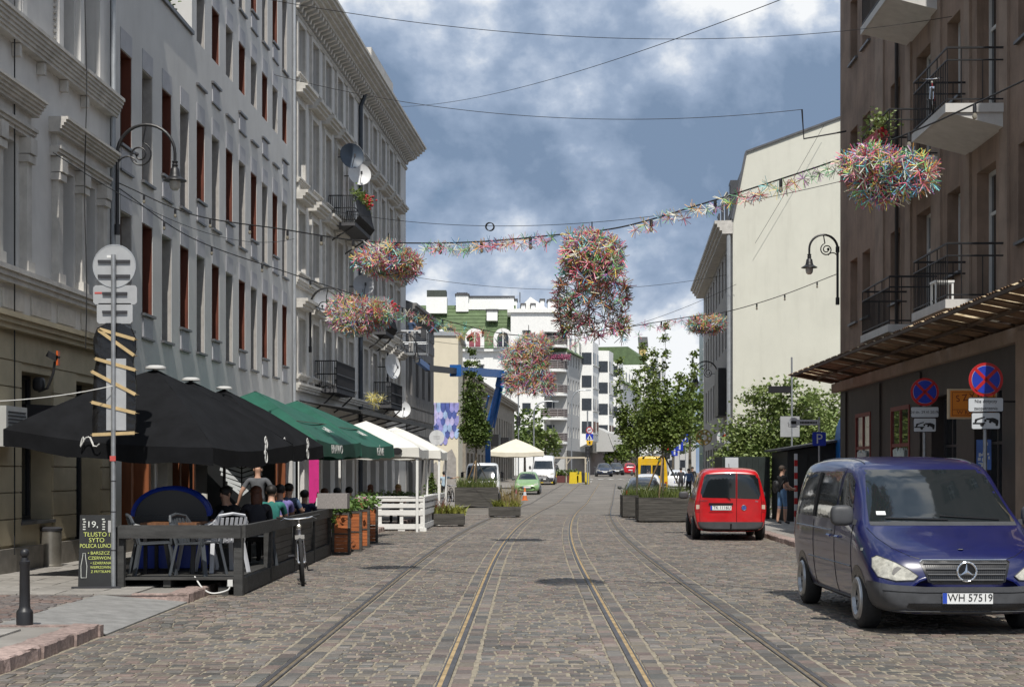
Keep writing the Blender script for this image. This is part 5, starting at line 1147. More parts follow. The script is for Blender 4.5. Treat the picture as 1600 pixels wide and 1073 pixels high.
m_carglass = mat('car_glass', (0.012,0.016,0.018), 0.04, var=0, spec=0.9, coat=0.4)
def plate(parent, view, x, y, z, txt, w=0.52, h=0.114):
    """number plate standing proud of the bumper; view F faces -y, B faces +y"""
    s = -1 if view == 'F' else 1; p = MB().box(x-w/2, x+w/2, min(y, y+s*0.012), max(y, y+s*0.012), z-h/2, z+h/2).obj('number_plate', m_plate, parent)
    a = x-w/2 if view == 'F' else x+w/2-0.045
    MB().box(a, a+0.045, min(y+s*0.0125, y+s*0.014), max(y+s*0.0125, y+s*0.014), z-h/2+0.003, z+h/2-0.003).obj('country_band', m_blue, p)
    rot = (R(90), 0, 0) if view == 'F' else (R(90), 0, R(180)); dx = 0.025 if view == 'F' else -0.025
    if txt: text('registration', txt, h*0.98, m_ink, p, (x+dx, y+s*0.0155, z+0.003), rot, 0.002, sx=0.92)
    fr = MB(); yy0, yy1 = min(y+s*0.012, y+s*0.016), max(y+s*0.012, y+s*0.016)
    for za in (z-h/2-0.006, z+h/2): fr.box(x-w/2-0.006, x+w/2+0.006, yy0, yy1, za, za+0.006)
    fr.obj('plate_frame', m_black, p); return p
def arch(sk, parent, view, y, r):
    sk.patch('wheel_arch', view, [(y+r*math.cos(a), 0.30+r*math.sin(a)) for a in [R(-12+204*i/16) for i in range(17)]], m_black, parent, 0.003, 0.07)
# ---- the dark blue people carrier in the right foreground
def blue_van():
    m_p = paint('dark_blue_paint', (0.006, 0.009, 0.07)); t = thing('people_carrier', 'dark blue people carrier parked facing the camera on the right', 'van', (4.72, 15.95, 0))
    st = [(0.0,0.30,0.50,0.60,0.50,0.58,0.56,0.46),(0.03,0.24,0.52,0.70,0.74,0.80,0.76,0.60),(0.12,0.21,0.62,0.83,0.84,0.915,0.90,0.72),(0.32,0.20,0.76,0.935,0.88,0.945,0.935,0.80),(0.62,0.20,0.90,1.045,0.90,0.95,0.945,0.84),(0.86,0.20,1.00,1.14,0.91,0.955,0.95,0.85),(1.0,0.20,1.05,1.25,0.91,0.955,0.95,0.84),(1.35,0.20,1.09,1.52,0.91,0.955,0.945,0.79),(1.66,0.20,1.11,1.74,0.91,0.955,0.945,0.78),(1.9,0.20,1.12,1.835,0.91,0.955,0.945,0.79),(2.5,0.20,1.13,1.885,0.91,0.955,0.945,0.79),(3.6,0.20,1.14,1.89,0.91,0.955,0.945,0.79),(4.4,0.21,1.15,1.86,0.91,0.955,0.945,0.785),(4.62,0.24,1.15,1.83,0.90,0.945,0.935,0.77),(4.73,0.28,1.13,1.77,0.87,0.92,0.91,0.72),(4.75,0.32,1.10,1.62,0.8,0.86,0.85,0.6)]
    me = body_mesh(st, 'body', m_p); b = part('body', me, t); sk = Skin(me)
    ws = sk.patch('windscreen', 'F', [(-0.80,1.165),(0.80,1.165),(0.755,1.40),(0.665,1.735),(-0.665,1.735),(-0.755,1.40)], m_carglass, t)
    sk.patch('cowl', 'F', [(-0.80,1.125),(0.80,1.125),(0.80,1.165),(-0.80,1.165)], m_plast, t, 0.006)
    for sx in (-1, 1):
        h = sk.patch('headlight', 'F', [(sx*x, z) for x, z in [(0.50,0.625),(0.545,0.585),(0.72,0.575),(0.885,0.615),(0.915,0.70),(0.90,0.80),(0.86,0.825),(0.74,0.775),(0.60,0.70)]], m_lens, t, 0.014, 0.05)
        sk.line('lamp_rim', 'F', [(sx*x, z) for x, z in [(0.50,0.625),(0.545,0.585),(0.72,0.575),(0.885,0.615),(0.915,0.70),(0.90,0.80),(0.86,0.825),(0.74,0.775),(0.60,0.70),(0.50,0.625)]], 0.012, m_plast, h, 0.012)
        hh, _ = sk.hit('F', sx*0.70, 0.665)
        if hh: MB().lathe([(0.055,-0.012),(0.05,-0.010),(0.02,-0.008)], 16, tuple(hh), 'y').obj('reflector_bowl', chrome, h)
    g = sk.patch('grille', 'F', [(-0.47,0.765),(-0.44,0.79),(0.44,0.79),(0.47,0.765),(0.40,0.565),(0.34,0.545),(-0.34,0.545),(-0.40,0.565)], m_black, t, 0.006)
    for k in range(4):
        z = 0.585+k*0.056; w_ = 0.38+0.018*k; sk.line('slat', 'F', [(-w_, z), (w_, z)], 0.02, m_plast, g, 0.014)
    for k in range(40): 
        x = -0.40+0.8*k/39; sk.line('grille_rib', 'F', [(x, 0.57), (x*1.04, 0.775)], 0.005, m_plast, g, 0.010)
    sk.line('grille_trim', 'F', [(-0.47,0.765),(-0.44,0.79),(0.44,0.79),(0.47,0.765)], 0.014, chrome, g, 0.010)
    c, _ = sk.hit('F', 0, 0.672); c = c-Vector((0,0.03,0)); e = MB(); e.tube([c+Vector((0.098*math.cos(a), 0, 0.098*math.sin(a))) for a in [i*math.pi/16 for i in range(33)]], 0.011, 6, cap=False)
    for k in range(3):
        a = R(90+120*k); d = Vector((math.cos(a),0,math.sin(a))); n = Vector((-d.z,0,d.x)); e.add([c+d*0.095, c+n*0.020, c-n*0.020, c-Vector((0,0.016,0))], [(0,1,3),(0,3,2),(1,2,3)])
    e.obj('star_emblem', chrome, t, smooth=True); MB().lathe([(0.088,0.012),(0.088,0.006),(0.01,0.004)], 20, tuple(c), 'y').obj('emblem_disc', m_black, t)
    hb, _ = sk.hit('T', 0, 0.22); MB().lathe([(0.034,0.0),(0.034,0.005),(0.01,0.007)], 14, tuple(hb)).obj('bonnet_badge', chrome, t)
    bp = sk.patch('front_bumper', 'F', [(-0.90,0.24),(-0.70,0.225),(0.70,0.225),(0.90,0.24),(0.93,0.545),(0.60,0.525),(0.42,0.515),(-0.42,0.515),(-0.60,0.525),(-0.93,0.545)], m_plast, t, 0.012, 0.07)
    for sx, v in ((-1, 'L'), (1, 'R')): sk.patch('bumper_corner', v, [(0.06,0.24),(0.46,0.22),(0.50,0.36),(0.46,0.55),(0.16,0.56),(0.06,0.54)], m_plast, bp, 0.010, 0.06)
    sk.patch('air_intake', 'F', [(-0.62,0.30),(-0.60,0.345),(0.60,0.345),(0.62,0.30),(0.50,0.275),(-0.50,0.275)], m_black, bp, 0.017); sk.line('bumper_crease', 'F', [(-0.86,0.262),(0,0.252),(0.86,0.262)], 0.02, m_plast, bp, 0.016); sk.line('bumper_crease', 'F', [(-0.90,0.475),(-0.45,0.455),(0.45,0.455),(0.90,0.475)], 0.012, m_black, bp, 0.013)
    py = sk.hit('F', 0.0, 0.40)[0].y-0.035; plate(t, 'F', 0.0, py, 0.40, 'WH 57519')
    # bonnet shut lines, wipers
    for sx in (-1, 1): sk.line('bonnet_seam', 'F', [(sx*0.845,1.10),(sx*0.80,1.0),(sx*0.70,0.90),(sx*0.55,0.825),(sx*0.46,0.80)], 0.008, m_black, t, 0.001)
    for a, b_ in (((0.05,1.185),(-0.62,1.20)), ((0.62,1.185),(-0.02,1.225))):
        wp = sk.line('wiper', 'F', [a, b_], 0.022, m_black, t, 0.02)
    sw = MB(); sw.tube([Vector((0.36+0.17*math.cos(a), 1.45-0.07*math.sin(a), 1.17+0.13*math.sin(a))) for a in [i*math.pi/12 for i in range(25)]], 0.014, 6, cap=False); sw.obj('steering_wheel', m_plast, t)
    sk.patch('inspection_sticker', 'F', [(-0.70,1.235),(-0.60,1.235),(-0.597,1.275),(-0.695,1.275)], m_plate, ws, 0.008)
    for sx, v in ((-1, 'L'), (1, 'R')):
        sk.patch('front_side_window', v, [(1.27,1.17),(2.0,1.155),(2.0,1.70),(1.83,1.70),(1.62,1.60)], m_carglass, t); sk.patch('rear_side_window', v, [(2.1,1.155),(4.42,1.16),(4.45,1.30),(4.38,1.64),(4.28,1.70),(2.1,1.715)], m_carglass, t)
        sk.line('window_pillar', v, [(3.28,1.16),(3.28,1.70)], 0.05, m_black, t, 0.006)
        for yy, z0, z1 in ((1.16,0.34,1.12),(2.05,0.30,1.74),(3.30,0.30,1.12)): sk.line('door_seam', v, [(yy,z0),(yy,z1)], 0.009, m_black, t, 0.001)
        sk.line('slide_rail', v, [(2.2,1.02),(4.45,1.03)], 0.022, m_black, t, 0.001); sk.line('sill_trim', v, [(1.25,0.30),(3.6,0.30)], 0.03, m_plast, t, 0.004); sk.line('rub_strip', v, [(1.2,0.66),(3.62,0.66)], 0.016, m_black, t, 0.002)
        for yy in (1.93, 2.2): sk.line('door_handle', v, [(yy,0.96),(yy+(0.18 if yy > 2 else -0.18),0.965)], 0.03, m_p, t, 0.02)
        for yy in (0.86, 4.06): arch(sk, t, v, yy, 0.395); wheel(t, sx*0.835, yy, 0.328, sx, 0.205, m_rim)
        mr = MB(); sbox(mr, (sx*1.06, 1.10, 1.225), (0.125, 0.075, 0.115), 3.4); mr.beam((sx*0.90,1.12,1.15), (sx*1.03,1.10,1.17), 0.06, 0.06); mo = mr.obj('wing_mirror', m_plast, t, smooth=True); MB().cbox((sx*1.07, 1.166, 1.235), (0.17, 0.012, 0.18)).obj('mirror_glass', chrome, mo)
        sk.patch('side_repeater', v, [(0.62,0.86),(0.70,0.86),(0.70,0.89),(0.62,0.89)], m_lens, t)
    for sx in (-1, 1): sk.line('roof_rail', 'T', [(sx*0.62, 1.9), (sx*0.62, 4.3)], 0.014, m_black, t, 0.002)
    rl = sk.patch('rear_light', 'L', [(4.58,0.85),(4.70,0.85),(4.70,1.3),(4.60,1.3)], m_tail, t)
blue_van()
# ---- the red small van seen from behind
def red_van():
    m_p = paint('red_paint', (0.50, 0.006, 0.010), 0.3); t = thing('small_red_van', 'small red van seen from behind, parked at the right kerb', 'van', (5.71, 42.6, 0), math.pi-0.062)
    st = [(0.0,0.30,0.48,0.58,0.5,0.55,0.53,0.42),(0.05,0.24,0.54,0.70,0.74,0.80,0.77,0.62),(0.35,0.20,0.72,0.88,0.82,0.88,0.86,0.72),(0.95,0.20,0.92,1.04,0.84,0.895,0.885,0.76),(1.35,0.20,0.98,1.35,0.84,0.9,0.885,0.72),(1.8,0.20,1.0,1.70,0.84,0.9,0.885,0.66),(2.2,0.20,1.02,1.80,0.84,0.9,0.89,0.67),(3.4,0.20,1.02,1.82,0.84,0.9,0.89,0.70),(4.1,0.21,1.02,1.80,0.84,0.9,0.89,0.70),(4.30,0.24,1.02,1.765,0.84,0.9,0.885,0.69),(4.385,0.28,1.0,1.70,0.83,0.89,0.875,0.67),(4.40,0.30,0.98,1.62,0.80,0.87,0.855,0.63)]
    me = body_mesh(st, 'body', m_p); part('body', me, t); sk = Skin(me)
    # rear doors: x is mirrored for the viewer because the van is turned round
    sk.patch('rear_window', 'B', [(-0.13,1.06),(0.70,1.08),(0.735,1.20),(0.66,1.60),(0.60,1.66),(-0.13,1.68)], m_carglass, t); sk.patch('rear_window', 'B', [(-0.165,1.06),(-0.70,1.04),(-0.735,1.15),(-0.68,1.58),(-0.62,1.64),(-0.165,1.68)], m_carglass, t)
    sk.line('door_seam', 'B', [(-0.148,0.44),(-0.148,1.72)], 0.012, m_black, t, 0.002)
    for a in (0.76, -0.76): sk.line('door_seam', 'B', [(a,0.45),(a*1.0,1.0),(a*0.9,1.66)], 0.008, m_black, t, 0.001)
    bp = sk.patch('rear_bumper', 'B', [(-0.80,0.30),(0.80,0.30),(0.86,0.42),(0.86,0.475),(-0.86,0.475),(-0.86,0.42)], m_plast, t, 0.03, 0.07)
    sk.patch('lower_valance', 'B', [(-0.78,0.25),(0.78,0.25),(0.80,0.30),(-0.80,0.30)], m_black, t, 0.01)
    for sx in (-1, 1):
        l = sk.patch('tail_light', 'B', [(sx*0.755,0.72),(sx*0.85,0.70),(sx*0.865,0.80),(sx*0.86,1.0),(sx*0.765,0.99)], m_tail, t, 0.006); sk.patch('clear_lens', 'B', [(sx*0.77,0.80),(sx*0.852,0.79),(sx*0.852,0.90),(sx*0.77,0.90)], m_taily, l, 0.010)
        v = 'L' if sx < 0 else 'R'
        sk.patch('tail_light_side', v, [(4.25,0.72),(4.37,0.72),(4.37,1.0),(4.27,1.0)], m_tail, t, 0.004)
        sk.patch('side_window', v, [(1.7,1.05),(2.5,1.05),(2.5,1.6),(2.05,1.62)], m_carglass, t); sk.patch('side_window', v, [(2.6,1.05),(4.05,1.07),(3.98,1.58),(2.6,1.6)], m_carglass, t)
        for yy in (0.82, 3.52): arch(sk, t, v, yy, 0.37); wheel(t, sx*0.80, yy, 0.315, sx, 0.195, m_rimd)
        mr = MB(); sbox(mr, (sx*1.02, 1.5, 1.10), (0.13, 0.06, 0.10), 3.2); mr.beam((sx*0.86,1.5,1.04), (sx*0.98,1.5,1.06), 0.05); mr.obj('wing_mirror', m_plast, t, smooth=True)
    yb = sk.hit('B', 0.35, 0.85)[0].y; hd = MB().box(-0.06, 0.54, yb+0.004, yb+0.03, 0.905, 0.945).obj('door_grip', m_black, t); plate(t, 'B', 0.24, yb+0.006, 0.825, 'TK 1116U', 0.52, 0.114)
    MB().box(-0.05, 0.53, yb+0.002, yb+0.016, 0.72, 0.745).obj('plate_lip', m_p, t)
    # round badge with a V over a W
    c = Vector((-0.33, sk.hit('B', -0.33, 0.84)[0].y+0.012, 0.83)); bd = MB(); bd.tube([c+Vector((0.062*math.cos(a),0,0.062*math.sin(a))) for a in [i*math.pi/12 for i in range(25)]], 0.007, 5, cap=False)
    for seg in ([(-0.03,0.052),(0,0.008),(0.03,0.052)], [(-0.05,0.03),(-0.026,-0.046),(0,0.0),(0.026,-0.046),(0.05,0.03)]): bd.tube([c+Vector((x,0.002,z)) for x, z in seg], 0.006, 5)
    bd.obj('round_badge', chrome, t); MB().lathe([(0.06,0.0),(0.058,0.004)], 20, tuple(c-Vector((0,0.008,0))), 'y').obj('badge_disc', m_blue, t)
    text('model_lettering', 'CADDY', 0.055, chrome, t, (0.66, yb+0.006, 1.0), (R(90),0,R(180)), 0.003); text('engine_lettering', 'TDI', 0.05, chrome, t, (-0.64, yb+0.006, 0.985), (R(90),0,R(180)), 0.003)
    hk = MB(); hk.tube([(0.0,4.40,0.33),(0.0,4.50,0.32),(0.0,4.54,0.40)], 0.02, 6); hk.ell((0,4.54,0.42), (0.026,)*3, 8, 6); hk.obj('tow_ball', black_metal, t)
    sk.line('rear_wiper', 'B', [(0.0,1.02),(0.10,1.10)], 0.02, m_black, t, 0.02); MB().tube([(0.0,3.9,1.83),(0.02,4.1,1.92)], 0.008, 5).obj('aerial', black_metal, t)
red_van()
# ---- simpler vehicles farther off
def hatch_stations(L=4.0, H=1.48, w=0.86):
    k = L/4.0; return [(0.0,0.30,0.46,0.55,w*.6,w*.66,w*.64,w*.5),(0.05,0.22,0.54,0.66,w*.88,w*.95,w*.92,w*.74),(0.3*k,0.2,0.66,0.78,w*.95,w,w*.97,w*.82),(0.85*k,0.2,0.82,0.93,w*.96,w*1.01,w*.99,w*.84),(1.0*k,0.2,0.86,1.0,w*.96,w*1.01,w*.99,w*.83),(1.5*k,0.2,0.90,H-.13,w*.96,w*1.01,w*.98,w*.70),(1.85*k,0.2,0.92,H-.02,w*.96,w*1.01,w*.98,w*.67),(2.6*k,0.2,0.94,H,w*.96,w*1.01,w*.98,w*.66),(3.4*k,0.22,0.96,H-.08,w*.95,w,w*.96,w*.63),(3.8*k,0.26,0.96,1.22,w*.93,w*.97,w*.93,w*.66),(3.95*k,0.3,0.88,1.0,w*.85,w*.9,w*.86,w*.62),(4.0*k,0.34,0.8,0.9,w*.75,w*.8,w*.78,w*.55)]
def van_stations(L=5.4, H=2.45, w=1.0):
    return [(0.0,0.34,0.55,0.66,w*.6,w*.66,w*.64,w*.5),(0.06,0.26,0.62,0.86,w*.86,w*.94,w*.92,w*.74),(0.4,0.24,0.86,1.08,w*.93,w*.98,w*.97,w*.84),(0.85,0.24,1.1,1.26,w*.95,w,w*.99,w*.88),(1.0,0.24,1.14,1.42,w*.95,w,w*.99,w*.87),(1.55,0.24,1.22,2.05,w*.95,w,w*.99,w*.80),(1.9,0.24,1.25,H-.05,w*.95,w,w*.99,w*.80),(2.6,0.24,1.25,H,w*.95,w,w*.99,w*.84),(L-.3,0.26,1.25,H,w*.95,w,w*.99,w*.85),(L-.06,0.28,1.25,H-.05,w*.94,w*.98,w*.97,w*.84),(L,0.32,1.2,H-.14,w*.88,w*.92,w*.91,w*.76)]
def simple_vehicle(name, label, cat, loc, rz, m_p, kind='hatch', L=4.0, H=1.48, w=0.86, group=None, bump=None):
    t = thing(name, label, cat, loc, rz, group); st = hatch_stations(L, H, w) if kind == 'hatch' else van_stations(L, H, w); me = body_mesh(st, 'body', m_p, 2); part('body', me, t); sk = Skin(me); k = L/4.0
    if kind == 'hatch':
        sk.patch('windscreen', 'F', [(-.80*w,1.0),(.80*w,1.0),(.62*w,H-.09),(-.62*w,H-.09)], m_carglass, t); sk.patch('rear_window', 'B', [(-.62*w,1.06),(.62*w,1.06),(.5*w,H-.16),(-.5*w,H-.16)], m_carglass, t)
        for v in 'LR': sk.patch('side_window', v, [(1.35*k,0.97),(2.25*k,0.97),(2.25*k,H-.12),(1.8*k,H-.12)], m_carglass, t); sk.patch('side_window', v, [(2.3*k,0.97),(3.4*k,1.0),(3.1*k,H-.16),(2.3*k,H-.12)], m_carglass, t)
        hl = [(0.50,0.60),(0.86,0.64),(0.93,0.74),(0.88,0.79),(0.62,0.72)]; gz = (0.36, 0.46); wy = (0.78*k, 3.25*k); wr = 0.30
    else:
        sk.patch('windscreen', 'F', [(-.84*w,1.32),(.84*w,1.32),(.74*w,2.02),(-.74*w,2.02)], m_carglass, t); sk.patch('rear_window', 'B', [(-.7*w,1.3),(-.04,1.3),(-.04,1.95),(-.66*w,1.95)], m_carglass, t); sk.patch('rear_window', 'B', [(.7*w,1.3),(.04,1.3),(.04,1.95),(.66*w,1.95)], m_carglass, t)
        for v in 'LR': sk.patch('side_window', v, [(1.3,1.3),(2.15,1.3),(2.15,1.95),(1.75,1.95)], m_carglass, t)
        hl = [(0.60,0.82),(0.88,0.86),(0.93,1.02),(0.86,1.06),(0.66,0.98)]; gz = (0.66, 0.84); wy = (0.95, L-1.05); wr = 0.34
    for sx in (-1, 1):
        sk.patch('headlight', 'F', [(sx*x*w, z) for x, z in hl], m_lens, t, 0.006); sk.patch('tail_light', 'B', [(sx*.80*w,0.72),(sx*.9*w,0.72),(sx*.9*w,0.95),(sx*.80*w,0.95)], m_tail, t, 0.006)
        for yy in wy: arch(sk, t, 'L' if sx < 0 else 'R', yy, wr*1.18); wheel(t, sx*(w-0.08), yy, wr, sx, 0.18)
        mr = MB(); mr.ell((sx*(w+0.12), 1.25*k if kind == 'hatch' else 1.2, 1.02 if kind == 'hatch' else 1.45), (0.10, 0.06, 0.08 if kind == 'hatch' else 0.16), 10, 8); mr.beam((sx*(w-.06), 1.25, 0.97 if kind == 'hatch' else 1.35), (sx*(w+.1), 1.25, 1.0 if kind == 'hatch' else 1.4), 0.04); mr.obj('wing_mirror', m_plast, t, smooth=True)
    sk.patch('grille', 'F', [(-.42*w,gz[0]),(.42*w,gz[0]),(.5*w,gz[1]),(-.5*w,gz[1])], m_black, t, 0.006)
    if bump: sk.patch('bumper', 'F', [(-.9*w,0.3),(.9*w,0.3),(.94*w,0.6),(-.94*w,0.6)], m_plast, t, 0.012)
    py = sk.hit('F', 0, 0.50 if kind == 'hatch' else 0.5)[0].y-0.01; plate(t, 'F', 0, py-0.004, 0.50, '')
    yb = sk.hit('B', 0, 0.6)[0].y; plate(t, 'B', 0, yb+0.006, 0.62, ''); return t
def at_road(px, Y): return ((px-800)/FPX*Y, Y, zg(Y))
simple_vehicle('green_hatchback', 'light green hatchback facing the camera by the cream parasol', 'car', at_road(823, 101), -0.05, paint('light_green_paint', (0.20,0.34,0.14)), 'hatch', 3.9, 1.52, 0.84)
simple_vehicle('white_van', 'white van parked behind the light green hatchback', 'van', at_road(848, 128), -0.06, paint('van_white', (0.66,0.67,0.68)), 'van', 5.4, 2.5, 1.0, bump=True)
simple_vehicle('dark_saloon', 'dark blue car coming over the far crossing, nearer of two', 'car', at_road(945, 166), 0.0, paint('navy_paint', (0.015,0.02,0.04)), 'hatch', 4.2, 1.48, 0.88)
simple_vehicle('dark_saloon', 'second dark car behind the one on the far crossing', 'car', at_road(964, 180), 0.0, paint('black_paint', (0.012,0.012,0.015)), 'hatch', 4.2, 1.48, 0.88)
simple_vehicle('red_car', 'small red car at the far end of the street', 'car', at_road(981, 190), math.pi, paint('far_red', (0.4,0.01,0.02)), 'hatch', 4.0, 1.5, 0.86)
simple_vehicle('yellow_van', 'yellow delivery van behind the right street trees', 'van', (8.75, 98, zg(98)), math.pi-0.06, paint('yellow_paint', (0.70,0.42,0.015)), 'van', 5.4, 2.5, 1.0)
simple_vehicle('white_hatchback', 'white car parked behind the dark car by the planters', 'car', (7.5, 86, zg(86)), math.pi-0.06, paint('van_white', (0.66,0.67,0.68)), 'hatch', 4.1, 1.62, 0.88)
simple_vehicle('black_parked_car', 'black car parked behind the right planters', 'car', (5.98, 71.0, 0), math.pi-0.06, paint('black_paint', (0.012,0.012,0.015)), 'hatch', 4.2, 1.5, 0.9)
simple_vehicle('white_estate', 'white car far right beside the trees at the junction', 'car', (11.9, 112, zg(112)), math.pi-0.06, paint('van_white', (0.66,0.67,0.68)), 'hatch', 4.2, 1.5, 0.88)
# ---- boom lift truck with blue arms
def lift_truck():
    Y = 86.0; x = -1.68; t = thing('boom_lift_truck', 'white truck with a blue articulated boom lift', 'truck', (x, Y, zg(Y)), -0.02); mw = paint('truck_white', (0.66,0.67,0.67)); mb_ = mat('boom_blue', (0.012,0.10,0.34), 0.4, var=0.12)
    st = [(0.0,0.45,0.85,1.05,0.8,0.86,0.85,0.74),(0.06,0.38,0.95,1.22,0.9,0.96,0.95,0.86),(0.18,0.36,1.05,1.45,0.93,0.99,0.98,0.88),(0.5,0.36,1.15,2.05,0.93,1.0,0.98,0.86),(0.75,0.36,1.2,2.22,0.93,1.0,0.98,0.86),(1.6,0.36,1.2,2.25,0.93,1.0,0.98,0.86),(1.75,0.4,1.2,2.18,0.9,0.97,0.95,0.82)]
    me = body_mesh(st, 'cab', mw); c = part('cab', me, t); sk = Skin(me); sk.patch('windscreen', 'F', [(-0.84,1.22),(0.84,1.22),(0.82,2.08),(-0.82,2.08)], m_carglass, c)
    sk.patch('front_panel', 'F', [(-0.6,0.86),(0.6,0.86),(0.6,0.98),(-0.6,0.98)], m_plast, c)
    for sx in (-1, 1): sk.patch('headlight', 'F', [(sx*.55,0.62),(sx*.84,0.62),(sx*.84,0.76),(sx*.55,0.76)], m_lens, c); wheel(t, sx*0.86, 0.75, 0.38, sx, 0.22); wheel(t, sx*0.86, 4.4, 0.38, sx, 0.22); mr = MB(); mr.cbox((sx*1.12, 0.3, 1.55), (0.16, 0.08, 0.32)); mr.tube([(sx*0.95,0.35,1.7),(sx*1.12,0.32,1.72)], 0.015, 5); mr.obj('wing_mirror', m_black, c)
    plate(c, 'F', 0, sk.hit('F',0,0.55)[0].y-0.01, 0.52, '')
    MB().box(-0.95, 0.95, 1.8, 5.8, 0.75, 0.95).obj('flatbed', m_plast, t); MB().box(-0.4, 0.4, 1.85, 5.6, 0.5, 0.749).obj('chassis', m_black, t)
    MB().lathe([(0.42,0.952),(0.42,1.3),(0.34,1.32),(0.34,1.5)], 18, (0.2,4.4,0)).obj('turntable', mb_, t)
    Wp = lambda px_, py_, Y_: Matrix.Rotation(0.02, 3, 'Z') @ (world_at(px_, py_, Y_)-Vector((x, Y, zg(Y))))
    a = Vector((0.2, 4.4, 1.5)); b = Vector((0.75, 2.4, 2.9)); e = Wp(783, 592, 88.5); k = Wp(762, 668, 89.5)
    l = MB(); l.beam(a, k, 0.30, 0.42); l.obj('lower_arm', mb_, t); l = MB(); l.beam(k+Vector((0,-0.2,-0.2)), e, 0.24, 0.30); l.beam(k+Vector((0.35,-0.2,0)), e+Vector((0.05,0,-0.5)), 0.10, 0.10); l.tube([k+Vector((-0.3,-0.3,0.3)), e+Vector((-0.7,-0.4,-1.0))], 0.06, 8); l.obj('middle_arm', mb_, t)
    MB().cbox(e, (0.5, 0.5, 0.95), (0,0.2,0)).obj('elbow', mb_, t)
    f = Wp(712, 579, 80.5); g = Wp(668, 575, 76.0)
    MB().beam(e+Vector((0,0,0.3)), f, 0.34, 0.44).obj('upper_boom', mb_, t); MB().beam(f+(e-f)*0.1, g, 0.24, 0.30).obj('boom_extension', m_plast, t); MB().cbox(f, (0.6, 0.5, 0.6)).obj('boom_collar', mb_, t)
    h = Wp(652, 562, 73.6); MB().beam(g+(f-g)*0.02, h, 0.2, 0.26).obj('jib', mb_, t); bb = h+Vector((-0.10, -0.5, 0.20))
    MB().cbox(h+Vector((0,0,0.1)), (0.3,0.3,0.4)).obj('jib_mount', mb_, t)
    bk = MB(); w, d, hh = 0.62, 0.45, 1.1
    bk.box(bb.x-w, bb.x+w, bb.y-d, bb.y+d, bb.z-0.04, bb.z+0.06)
    for z in (0.55, 1.1): bk.tube([(bb.x-w,bb.y-d,bb.z+z),(bb.x+w,bb.y-d,bb.z+z),(bb.x+w,bb.y+d,bb.z+z),(bb.x-w,bb.y+d,bb.z+z),(bb.x-w,bb.y-d,bb.z+z)], 0.022, 6)
    for sx in (-1, 0, 1):
        for sy in (-1, 1): bk.tube([(bb.x+sx*w,bb.y+sy*d,bb.z),(bb.x+sx*w,bb.y+sy*d,bb.z+1.1)], 0.02, 6)
    bk.obj('work_basket', grey_metal, t); MB().box(bb.x+0.35, bb.x+0.6, bb.y-d-0.02, bb.y-d+0.1, bb.z+0.75, bb.z+1.15).obj('control_box', m_plast, t)
    return Vector((x, Y, zg(Y))) + Matrix.Rotation(-0.02, 3, 'Z') @ (bb+Vector((0,0,0.06)))
BASKET = lift_truck()
# ------------------------------------------------------------------ people
m_skin = mat('skin', (0.46, 0.27, 0.19), 0.55, var=0.08, scale=12); m_shoe = mat('shoe_dark', (0.02,0.02,0.022), 0.6, var=0.2); m_sole = mat('sole', (0.5,0.5,0.5), 0.7, var=0.1)
def cloth(name, c): return mat('cloth_'+name, c, 0.85, var=0.15, scale=9, bump=0.15, bscale=25)
STAND = dict(pelvis=(0,0,.95), waist=(0,0.0,1.10), chest=(0,.01,1.31), neck=(0,.0,1.47), jaw=(0,.025,1.545), head=(0,.02,1.63), crown=(0,.0,1.70), shR=(.185,0,1.42), shL=(-.185,0,1.42), elR=(.245,-.02,1.14), elL=(-.245,-.02,1.14), wrR=(.265,.06,.90), wrL=(-.265,.06,.90), haR=(.27,.09,.82), haL=(-.27,.09,.82), hiR=(.095,0,.90), hiL=(-.095,0,.90), knR=(.10,.02,.50), knL=(-.10,.02,.50), anR=(.10,-.03,.085), anL=(-.10,-.03,.085), toR=(.115,.13,.035), toL=(-.115,.13,.035))
SIT = dict(STAND, pelvis=(0,-.05,.0), waist=(0,-.08,.15), chest=(0,-.06,.36), neck=(0,-.03,.52), jaw=(0,.0,.595), head=(0,.0,.68), crown=(0,-.02,.75), shR=(.185,-.05,.47), shL=(-.185,-.05,.47), elR=(.25,.08,.22), elL=(-.25,.08,.22), wrR=(.16,.30,.24), wrL=(-.16,.30,.24), haR=(.12,.38,.25), haL=(-.12,.38,.25), hiR=(.10,.0,-.01), hiL=(-.10,.0,-.01), knR=(.12,.42,.0), knL=(-.12,.42,.0), anR=(.12,.40,-.38), anL=(-.12,.40,-.38), toR=(.13,.55,-.42), toL=(-.13,.55,-.42))
BONES = [('pelvis','waist','shirt'),('waist','chest','shirt'),('chest','neck','shirt'),('neck','jaw','skin'),('jaw','head','skin'),('head','crown','skin'),('chest','shR','shirt'),('chest','shL','shirt'),('shR','elR','uarm'),('shL','elL','uarm'),('elR','wrR','farm'),('elL','wrL','farm'),('wrR','haR','skin'),('wrL','haL','skin'),('pelvis','hiR','leg'),('pelvis','hiL','leg'),('hiR','knR','leg'),('hiL','knL','leg'),('knR','anR','calf'),('knL','anL','calf'),('anR','toR','shoe'),('anL','toL','shoe')]
RAD = dict(pelvis=(.155,.115), waist=(.14,.10), chest=(.165,.115), neck=(.056,.058), jaw=(.064,.075), head=(.078,.098), crown=(.052,.07), sh=(.072,.07), el=(.045,.045), wr=(.03,.026), ha=(.038,.018), hi=(.095,.10), kn=(.062,.062), an=(.04,.042), to=(.04,.028))
